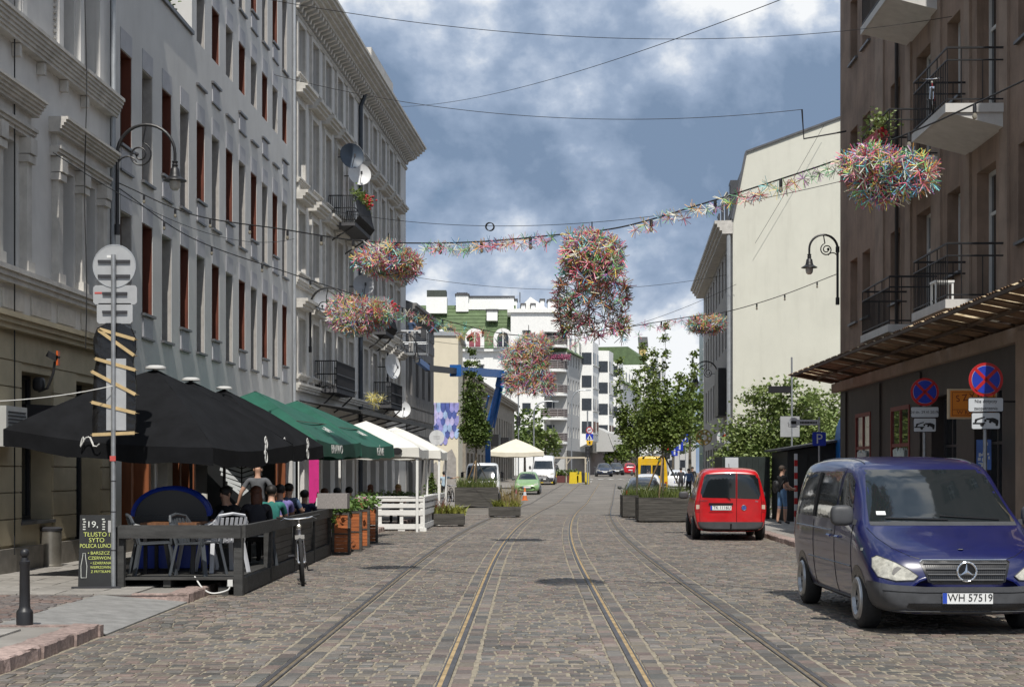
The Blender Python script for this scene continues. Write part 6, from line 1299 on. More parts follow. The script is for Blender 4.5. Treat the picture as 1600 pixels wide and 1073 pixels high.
def person(label, loc, rz, shirt, legs, pose=None, sit=False, height=1.75, hair=None, long_hair=False, sleeves='short', shorts=False, turn=0.0, group=None, fat=1.0):
    """one continuous skinned body in the given pose; faces +y before rz; clothes are zones of the same surface"""
    J = dict(SIT if sit else STAND); J.update(pose or {}); k = height/1.75; names = list(J); idx = {n: i for i, n in enumerate(names)}; V = [Vector(J[n])*k for n in names]; E = [(idx[a], idx[b]) for a, b, _ in BONES]
    if turn:
        c = Vector(J['neck'])*k; Q = Matrix.Rotation(turn, 3, 'Z')
        for n in ('jaw','head','crown'): V[idx[n]] = c+Q @ (V[idx[n]]-c)
    rad = [RAD.get(n, RAD.get(n[:2])) for n in names]; rad = [(a*k*(fat if n in ('pelvis','waist','chest') else 1), b*k*(fat if n in ('pelvis','waist','chest') else 1)) for (a, b), n in zip(rad, names)]; zones = [z for _, _, z in BONES]
    for s in 'RL':                                    # four unequal fingers and a thumb on each hand
        w, h = V[idx['wr'+s]], V[idx['ha'+s]]; d = (h-w).normalized(); side = d.cross(Vector((0,1,0))); side = side.normalized() if side.length > 0.2 else Vector((1,0,0)); cur = side.cross(d).normalized()
        for q, ln in ((-0.027,.062),(-0.009,.078),(0.009,.072),(0.027,.055)):
            a = len(V); V += [h+side*q*k+d*(0.03*k), h+side*q*1.15*k+d*((0.03+ln*0.55)*k)+cur*0.008*k, h+side*q*1.15*k+d*((0.03+ln*0.9)*k)+cur*0.03*k]; rad += [(.0095*k,)*2, (.009*k,)*2, (.007*k,)*2]; E += [(idx['ha'+s], a), (a, a+1), (a+1, a+2)]; zones += ['skin']*3
        a = len(V); tm = w.lerp(h, 0.45); V += [tm+side*(0.035*k if s == 'R' else -0.035*k)+cur*0.012*k, tm+side*(0.05*k if s == 'R' else -0.05*k)+d*0.04*k+cur*0.02*k]; rad += [(.011*k,)*2, (.009*k,)*2]; E += [(idx['ha'+s], a), (a, a+1)]; zones += ['skin']*2
    me = bpy.data.meshes.new('body'); me.from_pydata(V, E, []); o = bpy.data.objects.new('body', me); sc.collection.objects.link(o); md = o.modifiers.new('skin', 'SKIN'); md.use_smooth_shade = True
    sv = me.skin_vertices[0].data
    for i, r in enumerate(rad): sv[i].radius = r; sv[i].use_root = (i == idx['pelvis'])
    sb = o.modifiers.new('sub', 'SUBSURF'); sb.levels = 2; sb.render_levels = 2
    ev = bpy.data.meshes.new_from_object(o.evaluated_get(bpy.context.evaluated_depsgraph_get())); bpy.data.objects.remove(o)
    mats = [m_skin, shirt, legs, m_shoe]; ev.materials.clear()
    for m in mats: ev.materials.append(m)
    A = np.array([V[a] for a, b in E]); B = np.array([V[b] for a, b in E]); D = B-A; L2 = np.maximum((D*D).sum(1), 1e-9); mi = []
    for p in ev.polygons:
        c = np.array(p.center); t = np.clip(((c-A)*D).sum(1)/L2, 0, 1); q = A+D*t[:, None]; dd = ((c-q)**2).sum(1); j = int(dd.argmin()); z = zones[j]; tt = t[j]
        if z == 'shirt': r = 1 if not (j == 2 and tt > 0.86) else 0
        elif z == 'uarm': r = 1 if sleeves == 'long' or tt < 0.62 else 0
        elif z == 'farm': r = 1 if sleeves == 'long' else 0
        elif z == 'leg': r = 2 if (not shorts or tt < 0.92 or j in (14, 15)) else 0
        elif z == 'calf': r = 2 if not shorts else (2 if tt < 0.06 else 0)
        elif z == 'shoe': r = 3
        else: r = 0
        mi.append(r)
    ev.polygons.foreach_set('material_index', mi); ev.polygons.foreach_set('use_smooth', [True]*len(mi)); ev.name = 'person'
    ob = part('person', ev, None, loc); ob.rotation_euler = (0, 0, rz); tag(ob, label, 'person', group)
    hc = V[idx['head']]; Q = Matrix.Rotation(turn, 3, 'Z')
    f = MB(); f.extrude([hc+Q @ Vector((x*k, y*k, z*k)) for x, y, z in ((-.016,.088,-.04),(.016,.088,-.04),(0,.088,.012))], Q @ Vector((0, .024*k, -.004*k))); f.obj('nose', m_skin, ob)
    for sx in (-1, 1): MB().ell(hc+Q @ Vector((sx*.031*k, .088*k, .012*k)), (.011*k,.006*k,.007*k), 8, 6).obj('eye', m_ink, ob); MB().ell(hc+Q @ Vector((sx*.083*k, -.005*k, -.01*k)), (.012*k,.022*k,.032*k), 8, 6).obj('ear', m_skin, ob)
    MB().ell(hc+Q @ Vector((0, .085*k, -.066*k)), (.024*k,.006*k,.006*k), 8, 6).obj('mouth', mat('lips', (0.3,0.1,0.09), 0.5, var=0.05), ob)
    if hair:
        h = MB(); h.ell(hc+Q @ Vector((0, -.018*k, .03*k)), (.096*k, .112*k, .092*k), 16, 10)
        if long_hair: h.ell(hc+Q @ Vector((0, -.06*k, -.10*k)), (.10*k, .07*k, .19*k), 14, 10)
        for i in range(len(h.v)): n_ = noise.noise(Vector(h.v[i])*28)*0.010; c = Vector(h.v[i]); h.v[i] = tuple(c+(c-hc).normalized()*n_)
        h.obj('hair', hair, ob, smooth=True, angle=80)
    return ob
h_dark = mat('hair_dark', (0.012,0.010,0.009), 0.6, var=0.3, scale=30); h_brown = mat('hair_red_brown', (0.09,0.03,0.014), 0.6, var=0.3, scale=30); h_blond = mat('hair_blond', (0.30,0.19,0.08), 0.6, var=0.3, scale=30); h_short = mat('hair_cropped', (0.05,0.035,0.025), 0.8, var=0.3, scale=40)
# man by the red van: side view facing right, arms forward, crossbody bag
pz = dict(knR=(.10,.05,.50), knL=(-.10,-.03,.50), anR=(.10,.04,.085), anL=(-.10,-.10,.085), toR=(.12,.20,.035), toL=(-.12,.06,.035), elR=(.25,.04,1.14), elL=(-.24,.06,1.14), wrR=(.16,.27,1.05), wrL=(-.14,.28,1.04), haR=(.12,.34,1.05), haL=(-.09,.35,1.04))
man = person('man in black T-shirt and denim shorts standing by the red van', (8.35, 47.5, 0.105), R(-68), cloth('black_tee', (0.012,0.012,0.014)), cloth('denim', (0.10,0.20,0.36)), pz, shorts=True, hair=h_short, height=1.82, turn=-0.1)
bag = thing('shoulder_bag', 'black shoulder bag on the back of the man by the red van', 'bag', (8.35, 47.5, 0.105), R(-68)); bb = MB(); sbox(bb, (-0.02, -0.21, 1.16), (0.13, 0.07, 0.19), 3); bb.obj('bag_body', m_shoe, bag, smooth=True); MB().tube([(0.16,-0.12,1.22),(0.17,0.02,1.45),(0.02,0.14,1.34),(-0.16,0.10,1.12),(-0.15,-0.12,1.06)], 0.016, 5).obj('strap', m_shoe, bag)
# bald man walking away on the left
pw = dict(elL=(-.33,-.06,1.17), wrL=(-.40,-.02,.94), haL=(-.42,.02,.87), elR=(.33,-.05,1.18), wrR=(.47,.02,1.0), haR=(.53,.06,.94), knR=(.10,.14,.52), anR=(.10,.20,.12), toR=(.11,.36,.06), knL=(-.10,-.06,.50), anL=(-.10,-.24,.16), toL=(-.11,-.10,.06))
person('bald man in grey T-shirt walking away under the black parasols', (-5.38, 32.5, 0.105), R(4), cloth('grey_tee', (0.10,0.105,0.115)), cloth('dark_trousers', (0.03,0.03,0.035)), pw, height=1.78)
# man working in the lift basket
pb = dict(elR=(.22,.16,1.18), wrR=(.16,.36,1.22), haR=(.14,.43,1.23), elL=(-.22,.12,1.14), wrL=(-.12,.32,1.16), haL=(-.10,.40,1.17))
person('man in dark blue shirt standing in the lift basket', BASKET+Vector((-0.15, 0, 0)), R(-50), cloth('navy_tee', (0.05,0.085,0.16)), cloth('grey_work_trousers', (0.32,0.31,0.3)), pb, hair=h_short, height=1.78)
# cyclist in pale blue shirt pointing across
pc = dict(elR=(.40,.10,1.36), wrR=(.62,.16,1.40), haR=(.70,.17,1.41), elL=(-.25,.1,1.16), wrL=(-.2,.32,1.05), haL=(-.2,.39,1.03))
person('man in pale blue shirt beside a bicycle, arm stretched to the truck', (-3.7, 83.6, 0.0), R(-8), cloth('pale_blue', (0.40,0.52,0.62)), cloth('black_shorts', (0.02,0.02,0.022)), pc, shorts=True, hair=h_dark, height=1.78)
DECK = 0.25
def seated(label, px, Y, rz, shirt, legs, hair, long_hair=False, base=DECK, height=1.72, sleeves='short'):
    X = (px-800)/FPX*Y; return person(label, (X, Y, base+0.46), rz, shirt, legs, sit=True, hair=hair, long_hair=long_hair, height=height, sleeves=sleeves, group='people sitting on the terrace')
dk = cloth('dark_trousers', (0.03,0.03,0.035))
seated('seated person in black, head before the leaf poster', 352, 23.6, R(150), cloth('black_top', (0.012,0.012,0.014)), dk, h_dark, sleeves='long')
seated('seated person with red brown hair and dark jacket at the rail', 400, 24.2, R(20), cloth('dark_jacket', (0.022,0.022,0.03)), dk, h_brown, True, sleeves='long')
seated('seated person in teal shirt with dark hair at the rail', 424, 25.9, R(10), cloth('teal', (0.02,0.15,0.13)), dk, h_dark)
seated('seated person in lilac shirt beside the teal one', 437, 27.4, R(20), cloth('lilac', (0.16,0.14,0.34)), dk, h_dark)
seated('seated person in patterned blue shirt under the third black parasol', 452, 30.3, R(-20), cloth('blue_pattern', (0.10,0.15,0.25)), dk, h_dark)
seated('seated person in dark blue beside the parasol pole', 476, 31.6, R(0), cloth('dark_blue', (0.015,0.025,0.07)), dk, h_dark, base=0.105)
seated('seated woman with long red brown hair under the green parasol', 507, 35.0, R(10), cloth('black_top', (0.012,0.012,0.014)), dk, h_brown, True, base=0.105)
seated('seated person in white shirt with black hair under the green parasol', 527, 36.3, R(0), cloth('white_shirt', (0.5,0.5,0.52)), dk, h_dark, True, base=0.105)
seated('seated person in sky blue shirt behind the wooden planters', 545, 38.2, R(30), cloth('sky_shirt', (0.2,0.25,0.5)), dk, h_dark, base=0.105)
seated('seated woman with dark red hair behind the white pallet fence', 579, 46.6, R(0), cloth('maroon', (0.08,0.02,0.02)), dk, h_brown, True, base=0.105)
seated('seated woman with blond hair and dark top under the white tent', 622, 47.4, R(170), cloth('black_top', (0.012,0.012,0.014)), dk, h_blond, True, base=0.105)
# passers-by on the far right pavement
ps = dict(knR=(.10,.12,.5), anR=(.1,.18,.1), toR=(.11,.33,.05), anL=(-.1,-.2,.13), toL=(-.11,-.07,.05))
for px_, Y, rz_, c, lb in ((1076, 92, 170, (0.10,0.16,0.30), 'passer-by in blue jacket on the far right pavement'), (1064, 97, 10, (0.05,0.05,0.06), 'passer-by in black on the far right pavement'), (1082, 101, 160, (0.02,0.02,0.02), 'passer-by in dark coat nearest the cream house'), (868, 140, 180, (0.5,0.5,0.5), 'passer-by in white by the far timber terrace')):
    person(lb, ((px_-800)/FPX*Y, Y, zg(Y)+0.105), R(rz_), cloth('walk%d' % px_, c), dk, ps, hair=h_dark, height=1.74, sleeves='long', group='passers-by')
# ------------------------------------------------------------------ terrace on the left: parasols, deck, rail, furniture
m_umbk = mat('black_canvas', (0.008,0.0085,0.010), 0.9, spec=0.15, var=0.3, scale=3, bump=0.2, bscale=8); m_umgr = mat('green_canvas', (0.008,0.085,0.055), 0.7, var=0.15, scale=3, bump=0.2, bscale=6); m_cream = mat('cream_canvas', (0.62,0.58,0.48), 0.8, var=0.06, scale=3, bump=0.2, bscale=6); m_whcan = mat('white_canvas', (0.66,0.65,0.60), 0.8, var=0.06, scale=3, bump=0.2, bscale=6)
m_white_ink = mat('white_print', (0.62,0.62,0.6), 0.7, var=0.05); m_capw = mat('parasol_cap_white', (0.6,0.6,0.58), 0.5, var=0.05)
def parasol(label, c, half, zp, ze, m_, pole_m, val=0.24, group=None, n=10, base_z=0.1, cap=True, sag=0.10, pole_r=0.03, wave=0.03, tilt=(0,0)):
    """square parasol: four sagging panels with seams, a hanging valance, ribs, pole and base"""
    t = thing('parasol', label, 'parasol', (c[0], c[1], 0), 0, group); cn = [(-1,-1),(1,-1),(1,1),(-1,1)]; top = MB()
    for k in range(4):
        a = Vector((cn[k][0]*half, cn[k][1]*half, ze)); b = Vector((cn[(k+1)%4][0]*half, cn[(k+1)%4][1]*half, ze)); p = Vector((0,0,zp)); vs_ = []; fs_ = []
        for i in range(n+1):
            for j in range(n+1):
                e = a.lerp(b, j/n); q = p.lerp(e, i/n); mid = math.sin(math.pi*j/n); q.z -= sag*mid*(i/n)*0.8 - 0.05*math.sin(math.pi*i/n); q.x *= 1-0.03*mid*(i/n); q.y *= 1-0.03*mid*(i/n); q.z += tilt[0]*e.x*(i/n)+tilt[1]*e.y*(i/n) + 0.012*noise.noise(q*2.3+Vector((k, 0, c[1]))); vs_.append(q)
        for i in range(n):
            for j in range(n): fs_.append((i*(n+1)+j, i*(n+1)+j+1, (i+1)*(n+1)+j+1, (i+1)*(n+1)+j))
        top.add(vs_, fs_)
        v = MB(); vv = []; ff = []
        for j in range(n+1):
            e = vs_[n*(n+1)+j]; w = wave*math.sin(j*2.1+k); vv += [e, Vector((e.x*(1+w*0.1), e.y*(1+w*0.1), e.z-val*0.5)), Vector((e.x*(1+w*0.35), e.y*(1+w*0.35), e.z-val+0.02*math.sin(j*1.7+k*2)))]
        for j in range(n):
            for r in range(2): ff.append((j*3+r, j*3+r+1, j*3+r+4, j*3+r+3))
        v.add(vv, ff).obj('valance', m_, t, smooth=True, angle=60)
    top.obj('canopy', m_, t, smooth=True, angle=25)
    for k in range(4): MB().tube([(0,0,zp-0.06), (cn[k][0]*half*0.98, cn[k][1]*half*0.98, ze-0.03+tilt[0]*cn[k][0]*half+tilt[1]*cn[k][1]*half)], 0.014, 5).obj('rib', pole_m, t)
    MB().tube([(0,0,base_z), (0,0,zp)], pole_r, 10).obj('pole', pole_m, t); MB().box(-0.35,0.35,-0.35,0.35,base_z,base_z+0.06).obj('base', m_pave, t)
    if cap: MB().lathe([(0.16,-0.01),(0.16,0.02),(0.10,0.045),(0.02,0.05)], 16, (0,0,zp+0.01)).obj('cap', m_capw, t, smooth=True)
    return t
alum = mat('pole_aluminium', (0.55,0.55,0.54), 0.4, metal=0.3, var=0.05)
u1 = parasol('black parasol nearest the camera, beside the taped sign pole', (-5.45, 23.5), 1.62, 3.28, 2.24, m_umbk, alum, group='black square parasols', base_z=DECK, tilt=(-0.085, 0.03))
u2 = parasol('middle one of the three black parasols', (-5.6, 26.8), 1.55, 3.30, 2.27, m_umbk, black_metal, group='black square parasols', base_z=DECK, tilt=(-0.06, 0.03))
u3 = parasol('farthest of the three black parasols, before the green ones', (-5.6, 29.9), 1.5, 3.32, 2.30, m_umbk, black_metal, group='black square parasols', base_z=DECK, tilt=(-0.04, 0.0))
g1 = parasol('nearer dark green parasol with white lettering', (-5.75, 34.4), 1.95, 3.52, 2.4, m_umgr, black_metal, 0.30, 'green square parasols', base_z=0.105, cap=False)
g2 = parasol('farther dark green parasol touching the white tents', (-5.45, 38.9), 2.05, 3.52, 2.42, m_umgr, black_metal, 0.30, 'green square parasols', base_z=0.105, cap=False)
for u_ in (u1, u2, u3): u_.rotation_euler = (0, 0, R(-12))
for u_ in (g1, g2): u_.rotation_euler = (0, 0, R(-8))
def side_print(par, body, size, half, z, side='R', y=0.0, m_=None, sx=1.0, tilt=0):
    rot = (R(90), 0, R(90)) if side == 'R' else (R(90), 0, 0); loc = (half, y, z) if side == 'R' else (y, -half, z)
    if side == 'T': rot = (R(-32), 0, R(90)); rot = Euler((R(58), 0, R(90))); loc = (half, y, z)
    return text('lettering', body, size, m_ or m_white_ink, par, loc, rot, 0.006, sx=sx)
side_print(g1, 'BRAWO', 0.27, 1.99, 2.20, 'R', -0.4); side_print(g2, 'IEŹNIE', 0.27, 2.10, 2.22, 'R', 0.3); side_print(g1, 'IEŹNIE', 0.25, 1.99, 2.22, 'F', 0.6); side_print(g2, 'IEŹNIE', 0.25, 2.09, 2.24, 'F', 0.9)
def on_slope(par, body, size, half, zp, ze, y, f, sx=1.0):
    """printed on the street-side panel of a parasol, lying along its slope"""
    a = math.atan2(zp-ze, half); x = half*f; z = zp-(zp-ze)*f+0.035
    M_ = Matrix(((0, -math.cos(a), math.sin(a)), (1, 0, 0), (0, math.sin(a), math.cos(a)))); return text('lettering', body, size, m_white_ink, par, (x, y, z), M_.to_euler(), 0.004, sx=sx)
on_slope(g2, 'uell', 0.42, 2.05, 3.52, 2.42, 0.3, 0.78); on_slope(g1, 'uell', 0.40, 1.95, 3.52, 2.4, 0.35, 0.8)
for g_, hf in ((g1, 1.95), (g2, 2.05)):
    sl = Vector((hf, 0, 2.40-3.52)); MB().beam(Vector((hf*0.66,-hf*0.66,3.52-1.12*0.66+0.03)), Vector((hf*0.66,hf*0.66,3.52-1.12*0.66+0.03)), 0.035, 0.004).obj('red_stripe', mat('red_print', (0.4,0.02,0.02), 0.7, var=0.1), g_)
def swirl(par, half, z, y):
    """white looping monogram on the valance corner"""
    mb = MB(); P = []
    for i in range(40): a = i*0.42; r = 0.05+0.03*math.sin(i*0.5); P.append((half, y+r*math.cos(a)*0.9, z+r*math.sin(a)*1.7+0.10*math.sin(i*0.16)))
    mb.tube(P, 0.009, 4); mb.obj('monogram', m_white_ink, par)
swirl(u1, 1.645, 2.06, 0.35); swirl(u2, 1.575, 2.12, 0.4); swirl(u3, 1.525, 2.18, 0.5); mg = MB(); mg.tube([(-0.4+0.06*math.cos(i*0.5)+i*0.012, -1.65, 2.14+0.07*math.sin(i*0.8)) for i in range(24)], 0.009, 4); mg.obj('monogram', m_white_ink, u1)
# ---- deck and rail
def deck():
    t = thing('timber_deck', 'raised dark timber terrace deck under the black parasols', 'deck', (0,0,0)); x0, x1, y0, y1 = -5.75, -3.80, 21.2, 31.4; m_d = mat('worn_deck_board', (0.045,0.044,0.042), 0.75, var=0.4, scale=3, stretch=(0.5,6,1), bump=0.3)
    n = int((y1-y0)/0.145)
    bd = MB().box(x0, x1, 0, 0.138, DECK-0.03, DECK).mesh('deck_board', m_d)
    for k in range(n): part('deck_board', bd, t, (0, y0+k*0.145, 0))
    for X in (x0+0.1, (x0+x1)/2, x1-0.1): MB().box(X-0.05, X+0.05, y0+0.05, y1-0.05, 0.12, DECK-0.031).obj('joist', m_d, t)
    for Y in (21.35, 24.5, 27.6, 30.9):
        for X in (-5.6, -4.8, -4.0): MB().box(X-0.07, X+0.07, Y-0.07, Y+0.07, 0.0 if X > -4.4 else 0.1, 0.119).obj('leg', m_d, t)
deck()
def rail_fence():
    t = thing('terrace_rail', 'dark stained timber rail and side boards around the terrace', 'fence', (0,0,0)); dw = dark_wood; m_top = mat('weathered_rail_wood', (0.042,0.042,0.041), 0.75, var=0.4, scale=2.5, stretch=(1,6,6), bump=0.4)
    MB().box(-5.40, -3.72, 21.05, 21.11, 0.80, 0.98).obj('front_rail', m_top, t)
    P = [21.15, 23.7, 26.3, 28.9, 31.4]
    for Y in P: MB().box(-3.83, -3.71, Y-0.06+0.05, Y+0.06+0.05, 0.0, 0.95).obj('post', m_top, t)
    MB().box(-5.46, -5.34, 21.12, 21.24, 0.1, 0.95).obj('post', m_top, t)
    for a, b in zip(P[:-1], P[1:]):
        MB().box(-3.74, -3.67, a+0.0, b+0.0, 0.80, 0.975).obj('side_rail', m_top, t); MB().box(-3.78, -3.72, a+0.115, b-0.02, 0.02, 0.24).obj('skirt_board', m_top, t)
        if a > 22:
            for k in range(5): MB().box(-3.80, -3.765, a+0.12, b-0.015, 0.26+k*0.105, 0.26+k*0.105+0.098).obj('side_board', dw, t)
rail_fence()
m_pcg = mat('plastic_charcoal', (0.06,0.068,0.078), 0.4, var=0.08); m_pcw = mat('plastic_white', (0.5,0.51,0.54), 0.4, var=0.06)
def plastic_chair(label, loc, rz, m_):
    t = thing('plastic_armchair', label, 'chair', loc, rz, 'plastic armchairs on the terrace')
    s = MB(); s.extrude([(-0.23,-0.22,0.43),(0.23,-0.22,0.43),(0.25,0.22,0.45),(-0.25,0.22,0.45)], (0,0,0.022)); s.obj('seat', m_, t)
    b = MB(); n = 7
    for i in range(n): 
        x = -0.21+0.42*i/(n-1); b.beam((x,-0.23-0.02*math.cos(x*6),0.45), (x*1.05,-0.33-0.03*math.cos(x*6),0.80), 0.042, 0.016, up=(0,1,0))
    b.tube([(-0.25,-0.30,0.74),(-0.2,-0.34,0.83),(0,-0.37,0.86),(0.2,-0.34,0.83),(0.25,-0.30,0.74)], 0.022, 6); b.obj('backrest', m_, t)
    for sx in (-1, 1):
        a = MB(); a.tube([(sx*0.25,-0.30,0.72),(sx*0.29,-0.1,0.66),(sx*0.295,0.12,0.655),(sx*0.285,0.22,0.62)], [0.024,0.03,0.03,0.022], 6); a.obj('armrest', m_, t)
        for sy in (-1, 1): l = MB(); l.beam((sx*0.235,sy*0.21,0.44), (sx*0.29,sy*0.29,0.0), 0.06, 0.035); (l.beam((sx*0.285,0.21,0.63),(sx*0.25,0.22,0.44),0.05,0.03) if sy > 0 else l.beam((sx*0.25,-0.30,0.74),(sx*0.235,-0.21,0.44),0.05,0.03)); l.obj('leg', m_, t)
plastic_chair('charcoal plastic armchair at the left end of the terrace', (-5.12, 21.9, DECK), R(-70), m_pcg)
plastic_chair('white plastic armchair behind the corner post', (-4.25, 22.5, DECK), R(35), m_pcw); plastic_chair('pale plastic armchair in the middle of the terrace', (-4.75, 23.2, DECK), R(100), m_pcw); plastic_chair('charcoal plastic armchair before the corner post', (-4.45, 21.8, DECK), R(-110), m_pcg); plastic_chair('charcoal plastic armchair behind the rail with the red haired guest', (-4.05, 24.15, DECK), R(200), m_pcg)
def terrace_table(label, loc, wood):
    t = thing('terrace_table', label, 'table', loc, 0, 'terrace tables'); MB().box(-0.4,0.4,-0.4,0.4,0.70,0.735).obj('table_top', wood, t)
    for sx in (-1,1):
        for sy in (-1,1): MB().box(sx*0.34-0.025,sx*0.34+0.025,sy*0.34-0.025,sy*0.34+0.025,0,0.70).obj('leg', black_metal, t)
m_tw = mat('table_wood', (0.16,0.07,0.03), 0.55, var=0.3, scale=4, stretch=(6,1,1))
for i, (x, y, z, lb) in enumerate([(-4.9, 22.3, DECK, 'terrace table nearest the front rail'), (-4.6, 24.6, DECK, 'terrace table before the seated pair'), (-4.6, 27.6, DECK, 'terrace table under the middle black parasol'), (-4.9, 30.4, DECK, 'terrace table under the farthest black parasol'), (-4.4, 34.6, 0.105, 'table under the nearer green parasol'), (-4.4, 38.8, 0.105, 'table under the farther green parasol'), (-3.7, 46.2, 0.105, 'table inside the white tent')]): terrace_table(lb, (x, y, z), m_tw)
def cooler():
    t = thing('drinks_cooler', 'blue rimmed drinks cooler with a curved black lid on the terrace', 'cooler', (-5.15, 23.3, DECK), R(8)); mb_ = mat('cooler_blue', (0.008,0.035,0.30), 0.35, var=0.1); m_k = mat('cooler_black', (0.01,0.01,0.011), 0.3, var=0.1)
    MB().box(-0.55,0.55,-0.3,0.3,0.02,0.36).obj('base', mb_, t); MB().box(-0.54,0.54,-0.29,0.29,0.361,0.80).obj('cabinet', m_k, t)
    pr = [(-0.55,0.80)]+[(0.55*math.cos(R(180-a)), 0.80+0.42*math.sin(R(a))) for a in range(10,175,10)]+[(0.55,0.80)]
    MB().extrude([(x,-0.26,z-0.0) for x, z in pr], (0,0.52,0)).obj('lid', m_k, t)
    r = MB(); r.tube([(x*1.02,-0.29,z) for x, z in pr], 0.035, 6); r.tube([(x*1.02,0.29,z) for x, z in pr], 0.035, 6); r.obj('blue_rim', mb_, t)
cooler()
sal = thing('sauce_bottle', 'white sauce bottle with red cap on a far table', 'bottle', (-4.15, 32.8, 0.985)); MB().lathe([(0.05,0.0),(0.05,0.02),(0.03,0.17),(0.025,0.18)], 12).obj('bottle_body', m_capw, sal, smooth=True); MB().lathe([(0.026,0.181),(0.028,0.22),(0.012,0.30)], 10).obj('cap', mat('cap_red', (0.5,0.02,0.03), 0.4, var=0.05), sal)
MBb = MB().box(-0.35,0.35,-0.2,0.2,0.0,0.98); sst = tag(MBb.obj('service_counter', dark_wood, None, (-4.15, 32.8, 0.0)), 'small dark counter carrying the red capped sauce bottle', 'counter')
# power cable under the deck corner
tag(MB().tube(poly_pts([(-4.4, 21.3, 0.26), (-4.25, 21.08, 0.12), (-4.1, 21.02, 0.05), (-3.9, 21.03, 0.09), (-3.86, 21.04, 0.16)], 6), 0.011, 6).obj('white_cable', m_white_ink), 'white power cable looping at the terrace corner', 'cable')
tag(MB().cbox((-3.86, 21.04, 0.19), (0.07, 0.03, 0.09)).obj('socket_box', m_white_ink), 'small white socket box on the corner post', 'socket')
# ---- sign pole with wrapped sign
def sign_pole():
    X, Y = -5.45, 21.0; t = thing('sign_pole', 'tall galvanised sign pole with round sign back and taped black wrapping', 'sign pole', (X, Y, 0.1)); z = lambda py: CAMH+(738-py)/FPX*Y-0.1
    MB().tube([(0,0,0), (0,0,z(398))], 0.033, 12).obj('pole', grey_metal, t)
    sb_ = mat('sign_back', (0.40,0.41,0.42), 0.45, metal=0.2, var=0.08)
    r = 0.29; MB().lathe([(r,0.0),(r,0.018),(0.01,0.018)], 32, (0,0.045,z(415)), 'y').obj('round_sign_back', sb_, t); MB().tube([(r*math.cos(a), 0.05, z(415)+r*math.sin(a)) for a in [i*math.pi/16 for i in range(33)]], 0.010, 5, cap=False).obj('sign_rim', zinc, t)
    for py in (408, 431):
        MB().box(-0.22,0.22,0.02,0.044,z(py)-0.02,z(py)+0.02).obj('clamp_rail', m_framed, t)
    MB().box(-0.10,-0.02,0.040,0.0445,z(400)-0.02,z(400)+0.015).obj('sticker', m_plate, t)
    for (a, b, p0, p1, rx) in ((-0.29,0.31,445,475,'upper'),(-0.24,0.25,473,505,'lower')):
        b_ = MB(); x0, x1, z0, z1 = a, b, z(p1), z(p0); c = 0.03; b_.extrude([(x0+c,0.05,z0),(x1-c,0.05,z0),(x1,0.05,z0+c),(x1,0.05,z1-c),(x1-c,0.05,z1),(x0+c,0.05,z1),(x0,0.05,z1-c),(x0,0.05,z0+c)], (0,0.012,0)); b_.obj('plate_back', sb_, t); MB().box(-0.16,0.18,0.02,0.049,(z0+z1)/2,(z0+z1)/2+0.035).obj('clamp_rail', m_framed, t)
    MB().box(-0.27,-0.17,0.046,0.0495,z(457)-0.012,z(457)+0.012).obj('red_sticker', mat('sticker_red', (0.5,0.08,0.07), 0.5, var=0.1), t)
    # lower sign bundled in shiny black foil, beige tape wound round it
    foil = mat('black_foil', (0.012,0.012,0.013), 0.18, var=0.1, bump=0.6, bscale=9); rnd = random.Random(6); w = MB(); vs_ = []; fs_ = []; n = 16; prof = [(505,0.12),(512,0.24),(528,0.295),(545,0.30),(556,0.27),(566,0.25),(580,0.29),(605,0.30),(630,0.295),(655,0.30),(672,0.295),(681,0.28)]
    for py, hw in prof:
        for j in range(n):
            a = 2*math.pi*j/n; e = 0.35; x = hw*math.copysign(abs(math.cos(a))**e, math.cos(a)); y = 0.075+0.045*math.copysign(abs(math.sin(a))**0.6, math.sin(a))+rnd.uniform(-.008,.008); vs_.append((x+rnd.uniform(-.01,.01), y, z(py)+rnd.uniform(-.01,.01)))
    for i in range(len(prof)-1):
        for j in range(n): fs_.append((i*n+j, i*n+(j+1)%n, (i+1)*n+(j+1)%n, (i+1)*n+j))
    fs_ += [tuple(range(n)), tuple((len(prof)-1)*n+j for j in range(n))]; w.add(vs_, fs_).obj('black_foil_wrap', foil, t, smooth=True, angle=30)
    MB().box(-0.10,0.17,0.012,0.026,z(672),z(560)).obj('plate_back', sb_, t)
    for (pa, pb, xa, xb) in ((514,530,-0.19,0.29),(516,555,-0.20,0.28),(560,578,-0.25,0.30),(580,616,-0.30,0.30),(628,645,-0.30,0.30),(679,676,-0.29,0.29)):
        tp = MB(); a = Vector((xa,0.003,z(pa))); b = Vector((xb,0.003,z(pb))); tp.beam(a, b, 0.008, 0.045, up=(0,0,1)); tp.beam(a, a+Vector((0,0.13,0)), 0.045, 0.006); tp.beam(b, b+Vector((0,0.13,0)), 0.045, 0.006); tp.obj('beige_tape', mat('beige_tape', (0.50,0.37,0.19), 0.4, var=0.15, scale=8), t)
    MB().box(-0.04,0.04,-0.036,-0.030,z(720),z(712)).obj('red_sticker', MATS['sticker_red'], t)
    for py in (752, 800, 860): MB().tube([(0,0,z(py)), (0,0,z(py)+0.015)], 0.036, 12).obj('band', m_framed, t)
    MB().lathe([(0.06,0.0),(0.06,0.03),(0.036,0.04)], 12).obj('foot', m_framed, t)
    tag(MB().tube(sag_pts((X+0.0, Y-0.05, CAMH+(738-603)/FPX*Y), on_left(19.5, 0.3, 2.65), 0.12, 16), 0.006, 5).obj('guy_wire', m_white_ink), 'pale cord from the taped pole to the left house', 'cord')
sign_pole()
